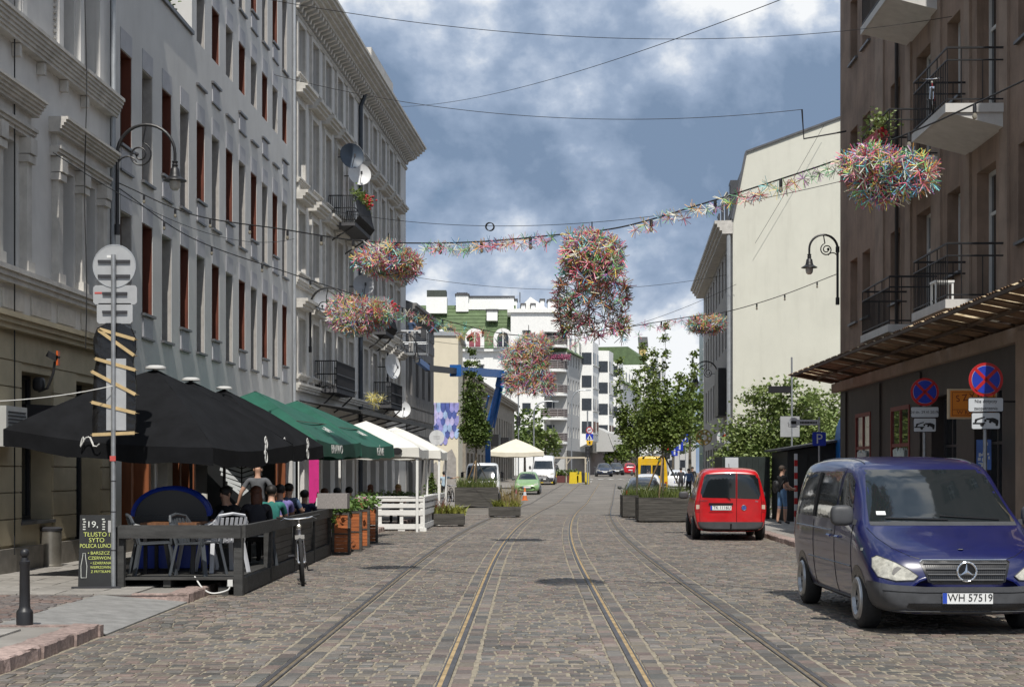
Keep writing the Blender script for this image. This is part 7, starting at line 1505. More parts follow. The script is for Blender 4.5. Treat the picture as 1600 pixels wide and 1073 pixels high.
def menu_board():
    Y = 20.95; t = thing('menu_board', 'black chalk menu board with yellow and white handwriting', 'menu board', ((150-800)/FPX*Y, Y, 0.12), R(6)); m_b = mat('chalkboard', (0.012,0.013,0.014), 0.6, var=0.3, scale=3); H = 1.0; W2 = 0.24; tl = 0.10
    MB().add([(-W2,0,0.03),(W2,0,0.03),(W2-0.01,tl,H),(-W2+0.01,tl,H),(-W2,0.02,0.03),(W2,0.02,0.03),(W2-0.01,tl+0.02,H),(-W2+0.01,tl+0.02,H)], [(0,1,2,3),(7,6,5,4),(0,4,5,1),(1,5,6,2),(2,6,7,3),(3,7,4,0)]).obj('board', m_b, t)
    MB().add([(-W2+.02,0.42,0.03),(W2-.02,0.42,0.03),(W2-.03,tl+0.03,H-.02),(-W2+.03,tl+0.03,H-.02)], [(0,1,2,3)]).obj('rear_board', m_b, t); MB().box(-W2-0.08, W2+0.1, -0.06, 0.0, 0.0, 0.03).obj('foot_rail', m_framed, t)
    ch_y = mat('chalk_yellow', (0.50,0.56,0.16), 0.9, var=0.15, scale=30); ch_w = mat('chalk_white', (0.62,0.64,0.60), 0.9, var=0.15, scale=30); a = math.atan2(tl, H); zz = lambda f: (f*tl*0.97-0.006, 0.03+f*(H-0.03))
    for f, body, sz, m_, x, sx in ((0.865,'19,',0.12,ch_w,-0.06,1.1),(0.725,'TŁUSTO i',0.085,ch_y,0.0,1.0),(0.645,'SYTO',0.085,ch_y,0.0,1.0),(0.565,'POLECA LUNCH',0.078,ch_y,0.0,0.78),(0.465,'• BARSZCZ',0.06,ch_y,0.03,1.0),(0.395,'CZERWONY',0.06,ch_y,0.06,1.0),(0.325,'• SZARPANA',0.052,ch_y,0.06,0.95),(0.265,'WIEPRZOWINA',0.05,ch_y,0.07,0.85),(0.205,'Z FRYTKAMI',0.05,ch_y,0.06,0.95)):
        y, z = zz(f); text('chalk_writing', body, sz, m_, t, (x, y, z), (R(90)-a, 0, 0), 0.002, sx=sx)
    P = [(-0.20,0.12),(-0.205,0.28),(-0.185,0.40),(-0.18,0.46),(-0.15,0.46),(-0.145,0.40),(-0.125,0.28),(-0.13,0.12),(-0.20,0.12)]
    MB().tube([(x, zz(z)[0], z*0.98+0.03) for x, z in P], 0.004, 4).obj('bottle_drawing', ch_w, t)
    for k in range(5): 
        for x in (-0.17, 0.09): y, z = zz(0.80+0.035*k); MB().cbox((x+0.012*math.sin(k*3), y, z), (0.035, 0.003, 0.016)).obj('chalk_mark', ch_w, t)
    y, z = zz(0.86); MB().box(0.15, 0.235, y-0.004, y+0.002, z-0.10, z+0.06).obj('taped_note', mat('note_grey', (0.4,0.4,0.4), 0.8, var=0.2), t)
menu_board()
# ---- bollard, bin, wall things
bo = thing('bollard', 'black cast iron bollard with ball top on the near pavement', 'bollard', (-5.06, 15.95, 0.12)); MB().lathe([(0.085,0.0),(0.085,0.13),(0.078,0.15),(0.06,0.17),(0.055,0.20),(0.05,0.62),(0.055,0.63),(0.055,0.66),(0.042,0.67),(0.036,0.70)], 18).obj('post', black_metal, bo, smooth=True, angle=40); MB().ell((0,0,0.745), (0.048,0.048,0.05), 16, 10).obj('ball_top', black_metal, bo, smooth=True)
bn = thing('metal_waste_bin', 'cylindrical metal waste bin by the ochre wall', 'bin', (-7.78, 25.9, 0.12)); MB().lathe([(0.19,0.0),(0.19,0.03),(0.18,0.04),(0.18,0.60)], 22).obj('bin_body', mat('brushed_steel', (0.32,0.30,0.26), 0.35, metal=0.7, var=0.15, scale=6), bn, smooth=True); MB().lathe([(0.19,0.601),(0.195,0.64),(0.15,0.665),(0.02,0.67)], 22).obj('lid', m_framed, bn, smooth=True)
bs = thing('shop_name_board', 'black board with white restaurant name on the ochre wall', 'sign', on_left(26.1, 0.1, 2.28), math.atan2(1.0, 0.0375)-R(25)); MB().box(-0.75,0.75,-0.16,0.0,0.0,0.55).obj('board', black_metal, bs); text('name', 'TŁUSTO/SYTO', 0.15, m_white_ink, bs, (0.0,-0.165,0.2), (R(90),0,0), 0.004)
bf = MB()
for x0, x1, z0, z1 in ((-0.6,0.6,0.09,0.1),(-0.6,0.6,0.30,0.31),(-0.61,-0.6,0.09,0.31),(0.6,0.61,0.09,0.31)): bf.box(x0,x1,-0.164,-0.161,z0,z1)
bf.obj('white_border', m_white_ink, bs)
fl = thing('wall_floodlight', 'black bracket floodlight with orange edge on the ochre wall', 'floodlight', on_left(25.6, 0.05, 3.05)); MB().tube([(0,0,0),(0.15,-0.02,0.05),(0.25,-0.02,0.3),(0.28,-0.02,0.5)], 0.022, 6).obj('bracket', black_metal, fl); sbox(MB(), (0.02,-0.05,0.12), (0.10,0.08,0.12), 3).obj('junction_box', black_metal, fl); MB().cbox((0.26,-0.06,0.58), (0.20,0.10,0.10), (0,0.5,0)).obj('lamp_head', black_metal, fl); MB().cbox((0.34,-0.05,0.55), (0.03,0.12,0.24)).obj('orange_edge', mat('orange_plastic', (0.5,0.09,0.015), 0.4, var=0.1), fl)
ac = thing('air_conditioner', 'grey air conditioner box low on the ochre wall at the left edge', 'air conditioner', on_left(23.8, 0.0, 2.1), math.atan2(1.0, 0.0375)); MB().box(-0.45,0.45,-0.34,-0.02,0,0.62).obj('case', mat('ac_case', (0.42,0.42,0.40), 0.5, var=0.06), ac)
for k in range(9): MB().box(-0.38,0.38,-0.352,-0.341,0.08+k*0.055,0.10+k*0.055).obj('slat', m_framed, ac)
# ---- orange wooden planters
m_or = jitter(mat('orange_stained_wood', (0.36,0.105,0.028), 0.6, var=0.3, scale=3, stretch=(1,1,7), bump=0.3), 0.15)
ivy_m = leaf_mat('trailing_green', (0.06,0.13,0.02), (0.16,0.26,0.06))
def tall_planter(label, X, Y, leafy, seed):
    t = thing('tall_wooden_planter', label, 'planter', (X, Y, 0), R(4), 'tall orange wooden planters'); w, d, h = 0.38, 0.55, 0.88
    for k in range(10):
        z = 0.06+k*0.078; MB().box(-w/2+0.05, w/2-0.05, -d/2+0.008, -d/2+0.03, z, z+0.073).obj('board', m_or, t)
        MB().box(w/2-0.03, w/2-0.008, -d/2+0.05, d/2-0.05, z, z+0.073).obj('board', m_or, t); MB().box(-w/2+0.008, -w/2+0.03, -d/2+0.05, d/2-0.05, z, z+0.073).obj('board', m_or, t)
    for sx in (-1,1):
        for sy in (-1,1): MB().box(sx*w/2-(0.055 if sx>0 else 0), sx*w/2+(0 if sx>0 else 0.055), sy*d/2-(0.055 if sy>0 else 0), sy*d/2+(0 if sy>0 else 0.055), 0, h).obj('corner_post', m_pl, t)
    for z in (0.0, 0.42, h-0.05): MB().box(-w/2+0.056, w/2-0.056, -d/2-0.004, -d/2+0.02, z, z+0.05 if z != 0.42 else z+0.025).obj('dark_band', m_pl, t)
    MB().box(-w/2+0.04, w/2-0.04, -d/2+0.04, d/2-0.04, 0.5, h-0.06).obj('soil', m_soil, t)
    rnd = random.Random(seed); mb = MB(); leaves(mb, (0,0,0.13), int(220*leafy), (0.13,0.18,0.07), 0.09, rnd); leaves(mb, (-0.18,-0.27,-0.02), int(170*leafy), (0.07,0.08,0.13), 0.07, rnd); leaves(mb, (-0.15,-0.27,-0.22), int(60*leafy), (0.05,0.05,0.12), 0.055, rnd)
    q = mb.obj('planter_greenery', ivy_m, None, (X, Y, h)); tag(q, 'trailing green plants spilling over '+('the first' if seed == 1 else 'the second' if seed == 2 else 'the third' if seed == 3 else 'the last')+' orange planter', 'plant', 'plants in the orange planters', 'stuff')
tall_planter('first tall orange planter, nearest the bicycle', -3.55, 32.0, 1.0, 1); tall_planter('second tall orange planter from the bicycle', -3.43, 33.2, 0.6, 2); tall_planter('third tall orange planter, with a flower pot on it', -3.40, 34.7, 1.0, 3); tall_planter('last tall orange planter, nearest the white fence', -3.42, 37.0, 0.7, 4)
fp = thing('flower_pot', 'terracotta flower pot with pink and blue flowers on an orange planter', 'flower pot', (-3.42, 34.55, 0.84)); MB().lathe([(0.07,0.0),(0.10,0.14),(0.11,0.15),(0.11,0.17),(0.09,0.17)], 14).obj('pot', mat('terracotta', (0.36,0.13,0.06), 0.8, var=0.15), fp)
mbf = MB(); rnd = random.Random(5)
for k in range(30): mbf.ell((rnd.gauss(0,0.08), rnd.gauss(0,0.06), 0.22+rnd.uniform(0,0.08)), (0.022,0.022,0.016), 6, 4)
mbf.obj('blossoms', mat('flower_pink', (0.6,0.25,0.35), 0.6, var=0.4, scale=30), fp)
# ---- bicycle standing end-on at the rail
def bicycle(label, loc, rz, m_frame, lean=0.0, s=1.0, name='bicycle'):
    t = thing(name, label, 'bicycle', loc, rz); t.rotation_euler = (0, lean, rz); t.scale = (s, s, s); r = 0.34; m_ty = rubber
    for nm, y in (('front_wheel', -0.52), ('rear_wheel', 0.52)):
        w = MB(); w.tube([(0, y+r*math.cos(a), r+r*math.sin(a)) for a in [i*math.pi/14 for i in range(29)]], 0.026, 7, cap=False); wo = w.obj(nm, m_ty, t, smooth=True)
        q = MB(); q.tube([(0, y+(r-.035)*math.cos(a), r+(r-.035)*math.sin(a)) for a in [i*math.pi/12 for i in range(25)]], 0.010, 5, cap=False)
        for k in range(14): a = k*math.pi/7; q.tube([(0,y,r),(0,y+(r-.03)*math.cos(a),r+(r-.03)*math.sin(a))], 0.0022, 3)
        q.tube([(-0.05,y,r),(0.05,y,r)], 0.02, 8); q.obj('rim', chrome, wo)
    f = MB(); hd, st_, bb_, rr, sp = Vector((0,-0.36,0.86)), Vector((0,0.18,0.86)), Vector((0,0.06,0.30)), Vector((0,0.52,0.34)), Vector((0,-0.40,0.70))
    for a, b, w in ((hd,st_,0.018),(sp,bb_,0.02),(st_,bb_,0.018),(hd,sp,0.02)): f.tube([a,b], w, 8)
    for sx in (-1,1): f.tube([bb_+Vector((sx*0.03,0,0)), rr+Vector((sx*0.06,0,0))], 0.010, 6); f.tube([st_+Vector((sx*0.02,0,-0.04)), rr+Vector((sx*0.06,0,0))], 0.009, 6)
    f.obj('frame', m_frame, t, smooth=True)
    k = MB()
    for sx in (-1,1): k.tube([sp+Vector((sx*0.045,-0.02,0)), Vector((sx*0.055,-0.52,0.34))], 0.017, 8)
    k.cbox(sp+Vector((0,-0.02,0.02)), (0.14,0.05,0.06)); k.obj('fork', chrome, t, smooth=True)
    h = MB(); h.tube([hd, hd+Vector((0,-0.04,0.12))], 0.017, 8); h.tube([(-0.31,-0.33,1.03),(-0.15,-0.40,1.0),(0,-0.41,0.99),(0.15,-0.40,1.0),(0.31,-0.33,1.03)], 0.013, 7); h.obj('handlebar', chrome, t, smooth=True)
    for sx in (-1,1): MB().tube([(sx*0.21,-0.37,1.015),(sx*0.32,-0.33,1.032)], 0.018, 8).obj('grip', rubber, t); MB().tube([(sx*0.20,-0.39,1.01),(sx*0.27,-0.45,0.98)], 0.007, 5).obj('brake_lever', chrome, t)
    s_ = MB(); sbox(s_, (0,0.26,0.97), (0.075,0.13,0.03), 2.4); s_.obj('saddle', rubber, t, smooth=True); MB().tube([st_, (0,0.22,0.95)], 0.013, 7).obj('seat_post', chrome, t)
    c = MB(); c.lathe([(0.09,-0.01),(0.095,0.0),(0.09,0.01)], 18, tuple(bb_+Vector((0.06,0,0))), 'x'); c.tube([bb_+Vector((0.09,0,0)), bb_+Vector((0.1,0.12,-0.12))], 0.010, 6); c.tube([bb_+Vector((-0.09,0,0)), bb_+Vector((-0.1,-0.12,0.12))], 0.010, 6); c.cbox(bb_+Vector((0.14,0.12,-0.13)), (0.09,0.07,0.025)); c.cbox(bb_+Vector((-0.14,-0.12,0.13)), (0.09,0.07,0.025)); c.obj('crankset', m_framed, t)
    MB().ell((0,-0.45,0.88), (0.035,0.03,0.035), 10, 8).obj('headlamp', m_lens, t); return t
bicycle('bicycle parked end-on against the terrace rail', (-3.22, 23.6, 0.012), R(9), mat('bike_frame_grey', (0.30,0.29,0.30), 0.35, var=0.1), R(-4))
bicycle('black bicycle held by the man in pale blue', (-3.35, 83.9, 0.0), R(14), m_framed)
bicycle('small child bicycle with red handlebar on the brown house balcony', (7.75, 28.3, 8.31), R(-18), mat('bike_red', (0.25,0.02,0.03), 0.4, var=0.1), 0.0, 0.58)
# ---- white tents and pallet fence
def tent(label, c, hx, hy, zp, ze, m_):
    t = parasol(label, c, 1.0, zp, ze, m_, white_paint, 0.26, 'white square tents', base_z=0.105, cap=False, sag=0.05)
    for o in list(t.children):
        if o.name.startswith(('canopy','valance')):
            for v in o.data.vertices: v.co.x *= hx; v.co.y *= hy
        else: bpy.data.objects.remove(o)
    for sx in (-1,1):
        for sy in (-1,1): MB().box(sx*hx*0.97-0.035, sx*hx*0.97+0.035, sy*hy*0.97-0.035, sy*hy*0.97+0.035, 0.0, ze-0.03).obj('leg', white_paint, t)
    t.name = 'gazebo_tent'; t['category'] = 'tent'; return t
tn1 = tent('nearer white gazebo tent with white posts behind the green parasols', (-4.4, 46.3), 1.75, 2.6, 3.25, 2.42, m_whcan); tn2 = tent('farther white gazebo tent touching the dark awning', (-3.95, 52.0), 1.65, 2.6, 3.25, 2.42, m_whcan)
for t_, yy in ((tn1, -2.62),):
    for x, b_ in ((-0.9, 'bebop'), (0.7, 'bebop')): o = text('lettering', b_, 0.2, m_ink, t_, (x, yy, 2.30), (R(90),0,R(180)), 0.004); MB().ell((x+0.42, yy, 2.31), (0.16,0.005,0.10), 14, 8).obj('oval_logo', m_ink, t_)
def pallet_fence():
    t = thing('pallet_fence', 'white painted pallet fence with plants around the tent terrace', 'fence', (0,0,0)); w = white_paint
    def run(a, b, dz=0):
        a = Vector(a); b = Vector(b); L = (b-a).length; d = (b-a)/L; n = Vector((d.y,-d.x,0))
        for k in range(5):
            z = 0.14+k*0.2; 
            if k in (0,2,3,4): MB().beam(a+Vector((0,0,z)), b+Vector((0,0,z)), 0.03, 0.15 if k != 3 else 0.12).obj('slat', w, t)
        m = int(L/0.62)
        for i in range(m+1): p = a+d*(L*i/m)-n*0.06; MB().cbox(p+Vector((0,0,0.48)), (0.10,0.09,0.94), (0,0,math.atan2(d.y,d.x))).obj('block', w, t); MB().cbox(p+Vector((0,0,0.05)), (0.2,0.12,0.1), (0,0,math.atan2(d.y,d.x))).obj('skid', w, t)
        MB().beam(a-n*0.1+Vector((0,0,0.985)), b-n*0.1+Vector((0,0,0.985)), 0.26, 0.03).obj('shelf', w, t)
    run((-4.45, 44.5, 0), (-2.58, 44.5, 0)); run((-2.55, 44.55, 0), (-2.35, 53.4, 0))
pallet_fence()
rnd = random.Random(12); fb = MB()
for k in range(16): leaves(fb, (-4.4+k*0.11, 44.6, 1.08), 22, (0.06,0.05,0.05), 0.08, rnd)
tag(fb.obj('fence_plants', leaf_mat('pale_green_plant', (0.10,0.16,0.06), (0.22,0.28,0.12))), 'pale green plants on top of the white pallet fence', 'plant')
tag(MB().box(-0.3,0.3,-0.25,0.25,0.0,0.3).obj('wicker_box', mat('grey_wicker', (0.26,0.24,0.23), 0.8, var=0.3, scale=20, stretch=(6,6,1)), None, (-3.6, 31.0, 0.98)), 'grey wicker box on the rail behind the first orange planter', 'box')
# ---- dark metal awning and small balconies on the hooded house
def dark_awning():
    loc, rz = frame_of(facade_left(50.2), 50.2, 0.071); t = thing('dark_metal_awning', 'long dark corrugated metal awning on the hooded house', 'awning', loc, rz); L = 18.5; D = 2.1; m_a = mat('dark_corrugated', (0.05,0.052,0.055), 0.55, metal=0.2, var=0.35, scale=2)
    x = 0.0
    while x < L:
        mb = MB(); vs_ = []; fs_ = []
        for i in range(13): xx = x+0.9*i/12; dz = 0.022*math.sin(i*math.pi*0.5); vs_ += [(xx,-0.02,4.05+dz),(xx,-D,3.72+dz)]
        for i in range(12): fs_.append((2*i,2*i+1,2*i+3,2*i+2))
        mb.add(vs_, fs_).obj('corrugated_sheet', m_a, t); x += 0.905
    MB().box(0, L+0.3, -D-0.03, -D+0.02, 3.62, 3.76).obj('edge_board', m_a, t)
    for k in range(8): MB().beam((0.3+k*2.55,-0.02,3.15), (0.3+k*2.55,-D+0.1,3.68), 0.05, 0.05).obj('strut', black_metal, t)
dark_awning()
def iron_balcony(Y, z, w, label, bulge=True, d=0.75):
    p = on_left(Y, 0.0, z); t = thing('iron_balcony', label, 'balcony', p, math.atan2(1.0, 0.071), 'black iron balconies on the hooded house'); MB().box(-w/2,w/2,-d,0.0,-0.14,0.0).obj('slab', m_roof, t); r = MB()
    P = [(-w/2,0),(-w/2,-d),(w/2,-d),(w/2,0)]
    for h in (0.08,0.5,0.95): r.tube([(x,y,h) for x, y in P], 0.022, 5)
    for (xa,ya),(xb,yb) in zip(P[:-1],P[1:]):
        n = int(math.hypot(xb-xa,yb-ya)/0.07)
        for k in range(n+1):
            f = k/n; x = xa+(xb-xa)*f; y = ya+(yb-ya)*f; o = 0.16 if bulge else 0; nx = (-1 if xa==xb==-w/2 else 1 if xa==xb else 0)*o; ny = (-1 if ya==yb else 0)*o
            r.tube([(x,y,0.0),(x+nx,y+ny,0.22),(x+nx*0.5,y+ny*0.5,0.5),(x,y,0.95)] if bulge else [(x,y,0),(x,y,0.95)], 0.012, 4)
    r.obj('railing', black_metal, t)
    for sx in (-1,1): MB().tube([(sx*(w/2-0.15),0.0,-0.7),(sx*(w/2-0.15),-0.3,-0.5),(sx*(w/2-0.15),-d+0.08,-0.15)], 0.03, 6).obj('scroll_bracket', black_metal, t)
    return p
p = iron_balcony(57.2, 10.75, 3.4, 'bulging black iron balcony with red flowers high on the hooded house', True, 0.95)
rnd = random.Random(21); gb = MB(); rb = MB()
for k in range(16): leaves(gb, p+nL3*0.95+Vector((0.071*(k-8)*0.18, (k-8)*0.19, 1.05+rnd.uniform(-0.05,0.15))), 24, (0.10,0.12,0.12), 0.10, rnd)
for k in range(120): rb.ell(p+nL3*1.0+Vector((rnd.gauss(0,0.12), 0.9+rnd.gauss(0,0.45), 1.18+rnd.uniform(-0.2,0.2))), (0.045,0.045,0.035), 6, 4)
tag(gb.obj('balcony_greenery', m_leaf), 'green plants on the bulging iron balcony', 'plant'); tag(rb.obj('red_flowers', mat('red_petal', (0.5,0.015,0.03), 0.6, var=0.3, scale=20)), 'red flowers on the bulging iron balcony', 'flowers')
p = iron_balcony(65.2, 7.6, 2.2, 'black iron balcony beside the lowest left straw cloud', True); rb = MB()
for k in range(90): rb.ell(p+nL3*0.85+Vector((rnd.gauss(0,0.1), rnd.gauss(0,0.6), 1.05+rnd.uniform(-0.1,0.18))), (0.055,0.055,0.04), 6, 4)
tag(rb.obj('red_flowers', MATS['red_petal']), 'red flowers on the second iron balcony', 'flowers')
iron_balcony(54.8, 4.6, 3.6, 'low black iron balcony above the dark awning, nearer one', False); iron_balcony(67.2, 4.6, 3.2, 'low black iron balcony above the dark awning, farther one', False)
ys = Straws(); rnd = random.Random(31)
for k in range(9): ys.burst((rnd.gauss(0,.15), rnd.gauss(0,.15), rnd.gauss(0,.1)), 22, 0.2, rnd, [(0.75,0.6,0.05),(0.8,0.7,0.2),(0.7,0.7,0.6)])
yo = ys.obj('yellow_straw_tuft', None); yo.location = on_left(53.6, 2.0, 4.3); tag(yo, 'yellow straw tuft on the edge of the dark awning', 'decoration')
# roof terrace plants on the grey block
rt = MB(); rnd = random.Random(41)
for k in range(14): leaves(rt, on_left(33.4+k*0.15, -0.35, 12.35+rnd.uniform(0,0.5)), 40, (0.12,0.14,0.22), 0.13, rnd)
tag(rt.obj('terrace_plants', m_ivy), 'green plants behind the grey block roof terrace parapet', 'plant')
# conifer in a wooden tub and hanging round signs further on
cf = thing('conifer_in_tub', 'small conifer in a wooden tub beyond the white tents', 'plant', (-3.35, 64.0, 0.1)); MB().box(-0.35,0.35,-0.3,0.3,0,0.4).obj('tub', m_or, cf); mb = MB(); rnd = random.Random(3)
for k in range(34): z = 0.45+1.1*k/34; leaves(mb, (0,0,z), 26, (0.24*(1-k/36),0.24*(1-k/36),0.04), 0.09, rnd)
mb.obj('foliage', m_ivy, cf)
def round_hanging_sign(label, p, r, m_face, mark=None, arm=0.5, side=-1):
    t = thing('round_hanging_sign', label, 'sign', p, 0, 'round hanging signs'); MB().lathe([(r,-0.03),(r,0.03)], 24, (0,0,0), 'y').obj('disc', m_face, t); MB().tube([(0,0,r),(0,0,r+0.12),(side*arm,0,r+0.12)], 0.014, 5).obj('arm', black_metal, t)
    if mark: mark(t)
    return t
round_hanging_sign('white round hanging sign before the cream gable', (-3.55, 72.5, 3.35), 0.36, m_dw, lambda t: [MB().box(-0.16,0.16,-0.036,-0.031,z,z+0.03).obj('print_line', mat('note_grey', (0.4,0.4,0.4)), t) for z in (0.04,-0.06)])
round_hanging_sign('black round hanging sign under the dark awning', (-3.75, 62.0, 2.95), 0.24, black_metal, lambda t: text('lettering', 'TO', 0.18, m_white_ink, t, (0,-0.034,0), (R(90),0,0), 0.004))
pk = thing('pink_banner', 'bright pink banner hanging inside the tent shopfront', 'banner', on_left(50.6, 0.3, 0.3)); MB().box(-0.02,0.35,-0.02,0.02,0.4,2.1).obj('cloth', mat('pink_cloth', (0.55,0.02,0.20), 0.8, var=0.1), pk)
# ------------------------------------------------------------------ right side: signs, kiosk, trees' company
m_sblue = mat('sign_blue', (0.012,0.035,0.36), 0.4, var=0.05); m_sred = mat('sign_red', (0.40,0.012,0.015), 0.4, var=0.05); m_swhite = mat('sign_white', (0.52,0.55,0.58), 0.45, var=0.05)
def rrect(x0, x1, z0, z1, c, y): return [(x0+c,y,z0),(x1-c,y,z0),(x1,y,z0+c),(x1,y,z1-c),(x1-c,y,z1),(x0+c,y,z1),(x0,y,z1-c),(x0,y,z0+c)]
def tow_icon(par, x0, z0, w, y):
    """tow truck lifting a car, black on white"""
    k = MB(); P = lambda pts: k.extrude([(x0+a*w, y, z0+b*w) for a, b in pts], (0,-0.003,0))
    P([(0.02,0.12),(0.48,0.12),(0.48,0.17),(0.02,0.17)]); P([(0.08,0.17),(0.14,0.17),(0.20,0.27),(0.46,0.36),(0.46,0.40),(0.10,0.30)]); P([(0.44,0.20),(0.52,0.20),(0.52,0.30),(0.44,0.30)])
    P([(0.50,0.28),(0.62,0.26),(0.90,0.10),(0.96,0.14),(0.96,0.26),(0.86,0.32),(0.76,0.35),(0.62,0.34),(0.52,0.34)])
    for cx, cz, r in ((0.36,0.10,0.07),(0.66,0.20,0.05),(0.90,0.09,0.05)): P([(cx+r*math.cos(a), cz+r*math.sin(a)) for a in [i*math.pi/7 for i in range(14)]])
    return k.obj('tow_pictogram', m_ink, par)
def no_stopping(label, loc, zc, plates, r=0.265, bent=0.0):
    t = thing('no_stopping_sign', label, 'road sign', loc, R(-3), 'no stopping signs'); MB().tube([(0,0.03,0),(0,0.03,zc+0.15)], 0.03, 10).obj('pole', grey_metal, t)
    MB().lathe([(r,0.0),(r,0.012)], 36, (0,-0.02,zc), 'y').obj('red_disc', m_sred, t); MB().lathe([(r*0.83,0.0),(r*0.83,0.003)], 36, (0,-0.0245,zc), 'y').obj('thin_rim', m_swhite, t); MB().lathe([(r*0.815,0.0),(r*0.815,0.003)], 36, (0,-0.0285,zc), 'y').obj('blue_disc', m_sblue, t)
    for a in (45, -45):
        d = Vector((math.cos(R(a)),0,math.sin(R(a)))); c = Vector((0,-0.031,zc)); MB().beam(c-d*r*0.83, c+d*r*0.83, 0.003, r*0.19, up=(0,0,1)).obj('red_bar', m_sred, t)
    z = zc-r-0.015
    for kind, body, w, h in plates:
        p = MB(); p.extrude(rrect(-w/2, w/2, z-h, z, 0.02, -0.012), (0,0.01,0)); po = p.obj('plate', m_swhite, t); fr = MB(); fr.tube([Vector(q)+Vector((0,-0.003,0)) for q in rrect(-w/2, w/2, z-h, z, 0.02, -0.012)]+[Vector(rrect(-w/2, w/2, z-h, z, 0.02, -0.012)[0])+Vector((0,-0.003,0))], 0.005, 4); fr.obj('plate_border', m_ink, po)
        if kind == 'text':
            n = len(body)
            for i, b in enumerate(body): text('lettering', b, 0.075, m_ink, po, (0,-0.016,z-h*(i+0.5)/n-0.003), (R(90),0,0), 0.002, sx=0.95)
        else: tow_icon(po, -w/2+0.01, z-h+0.03, w-0.02, -0.0135)
        z -= h+0.012
no_stopping('no stopping sign with date plate, nearer the canopy end', (7.79, 29.0, 0.1), 3.12, [('text', ['Od dn. 29.VI 2019r.'], 0.52, 0.20), ('icon', None, 0.42, 0.26)])
no_stopping('no stopping sign with delivery exemption plate by the orange sign', (7.40, 24.0, 0.1), 3.05, [('text', ['Nie dotyczy', 'zaopatrzenia'], 0.54, 0.22), ('icon', None, 0.44, 0.26)])
os_ = thing('glazier_sign', 'orange glazier sign box partly hidden by the no stopping sign', 'sign', (7.98, 26.6, 2.63)); m_o = mat('sign_orange', (0.62,0.20,0.02), 0.45, var=0.06); MB().box(-0.42,0.42,0.0,0.10,0.0,0.52).obj('box', mat('sign_box_cream', (0.45,0.36,0.24), 0.6, var=0.1), os_); MB().box(-0.39,0.39,-0.004,-0.0005,0.03,0.49).obj('orange_face', m_o, os_)
m_br = mat('brown_ink', (0.14,0.02,0.01), 0.6, var=0.05); bd_ = MB()
for x0,x1,z0,z1 in ((-0.36,0.36,0.455,0.463),(-0.36,0.36,0.055,0.063),(-0.36,0.36,0.155,0.163),(-0.36,-0.352,0.055,0.463),(0.352,0.36,0.055,0.463)): bd_.box(x0,x1,-0.007,-0.0045,z0,z1)
bd_.obj('border_line', m_br, os_)
for i, ch in enumerate('SZYBY'): o = text('lettering', ch, 0.16, m_br, os_, (-0.26+i*0.125,-0.007,0.345+0.018*i), (R(90),0,0), 0.003); o.rotation_euler = (R(90), R(-9), 0)
text('lettering', 'LUSTRA', 0.14, mat('navy_ink', (0.015,0.02,0.10), 0.6, var=0.05), os_, (0.17,-0.007,0.22), (R(90),0,0), 0.003); text('lettering', 'W RAMACH', 0.085, m_br, os_, (0,-0.007,0.108), (R(90),0,0), 0.003, sx=1.2)
MB().beam((0.42,0.05,0.3),(0.75,0.05,0.3),0.03).obj('bracket', black_metal, os_)
bp_ = thing('blue_wall_poster', 'blue and white poster on the dark shopfront wall', 'poster', on_right(28.0, 0.24, 2.05), math.atan2(1.0, RS)+R(70)); MB().box(-0.13,0.13,0.0,0.02,-0.3,0.25).obj('sheet', mat('poster_blue', (0.05,0.13,0.42), 0.5, var=0.2, scale=3), bp_); rnd = random.Random(2)
for s_ in (-1, 1):
    for k in range(13): x = rnd.uniform(-0.11,0.07); z = rnd.uniform(-0.28,0.2); MB().box(x, x+rnd.uniform(0.02,0.05), min(s_*0.012+0.01, s_*0.0115+0.01), max(s_*0.012+0.01, s_*0.0115+0.01)+0.001, z, z+rnd.uniform(0.02,0.07)).obj('print_patch', m_swhite, bp_)
# parking sign, bus stop like panels, striped post, kiosk
pk_ = thing('parking_sign', 'blue square parking sign on a thin pole', 'road sign', (9.4, 47.0, 0.1)); MB().tube([(0,0.03,0),(0,0.03,3.3)], 0.028, 8).obj('pole', grey_metal, pk_); p_ = MB(); p_.extrude(rrect(-0.21,0.21,2.42,2.84,0.03,0), (0,0.012,0)); p_.obj('blue_panel', m_sblue, pk_); text('letter', 'P', 0.42, m_swhite, pk_, (0,-0.004,2.62), (R(90),0,0), 0.004)
st = thing('stop_pointer_sign', 'white pointer sign with round tram symbol above the parking sign', 'sign', (9.4, 47.02, 0.1)); p_ = MB(); p_.extrude(rrect(-0.78,0.0,3.05,3.22,0.05,0), (0,0.02,0)); p_.obj('pointer_panel', m_swhite, st); MB().lathe([(0.15,-0.012),(0.15,0.03)], 22, (-0.78,0,3.135), 'y').obj('round_symbol', m_swhite, st); ic = MB(); ic.box(-0.86,-0.70,-0.018,-0.0125,3.08,3.18); ic.obj('tram_symbol', m_ink, st)
for k in range(11): MB().box(-0.58+k*0.048,-0.545+k*0.048,-0.006,-0.001,3.10,3.16).obj('print_mark', m_ink, st)
MB().tube([(-0.95,0,3.135),(-0.93,0.0,3.0),(-0.79,-0.0,2.98),(-0.65,0,3.0)], 0.008, 4).obj('symbol_rim', m_ink, st)
gp_ = thing('signs_seen_from_behind', 'pair of grey sign backs and a dark panel on one pole before the tree', 'road sign', (10.2, 56.0, 0.1)); MB().tube([(0,0,0),(0,0,5.8)], 0.035, 8).obj('pole', grey_metal, gp_); MB().box(-0.42,0.28,-0.02,0.02,2.9,3.65).obj('grey_panel', mat('sign_back', (0.4,0.41,0.42)), gp_); MB().box(-0.85,-0.03,-0.03,0.03,4.5,4.75).obj('dark_panel', black_metal, gp_)
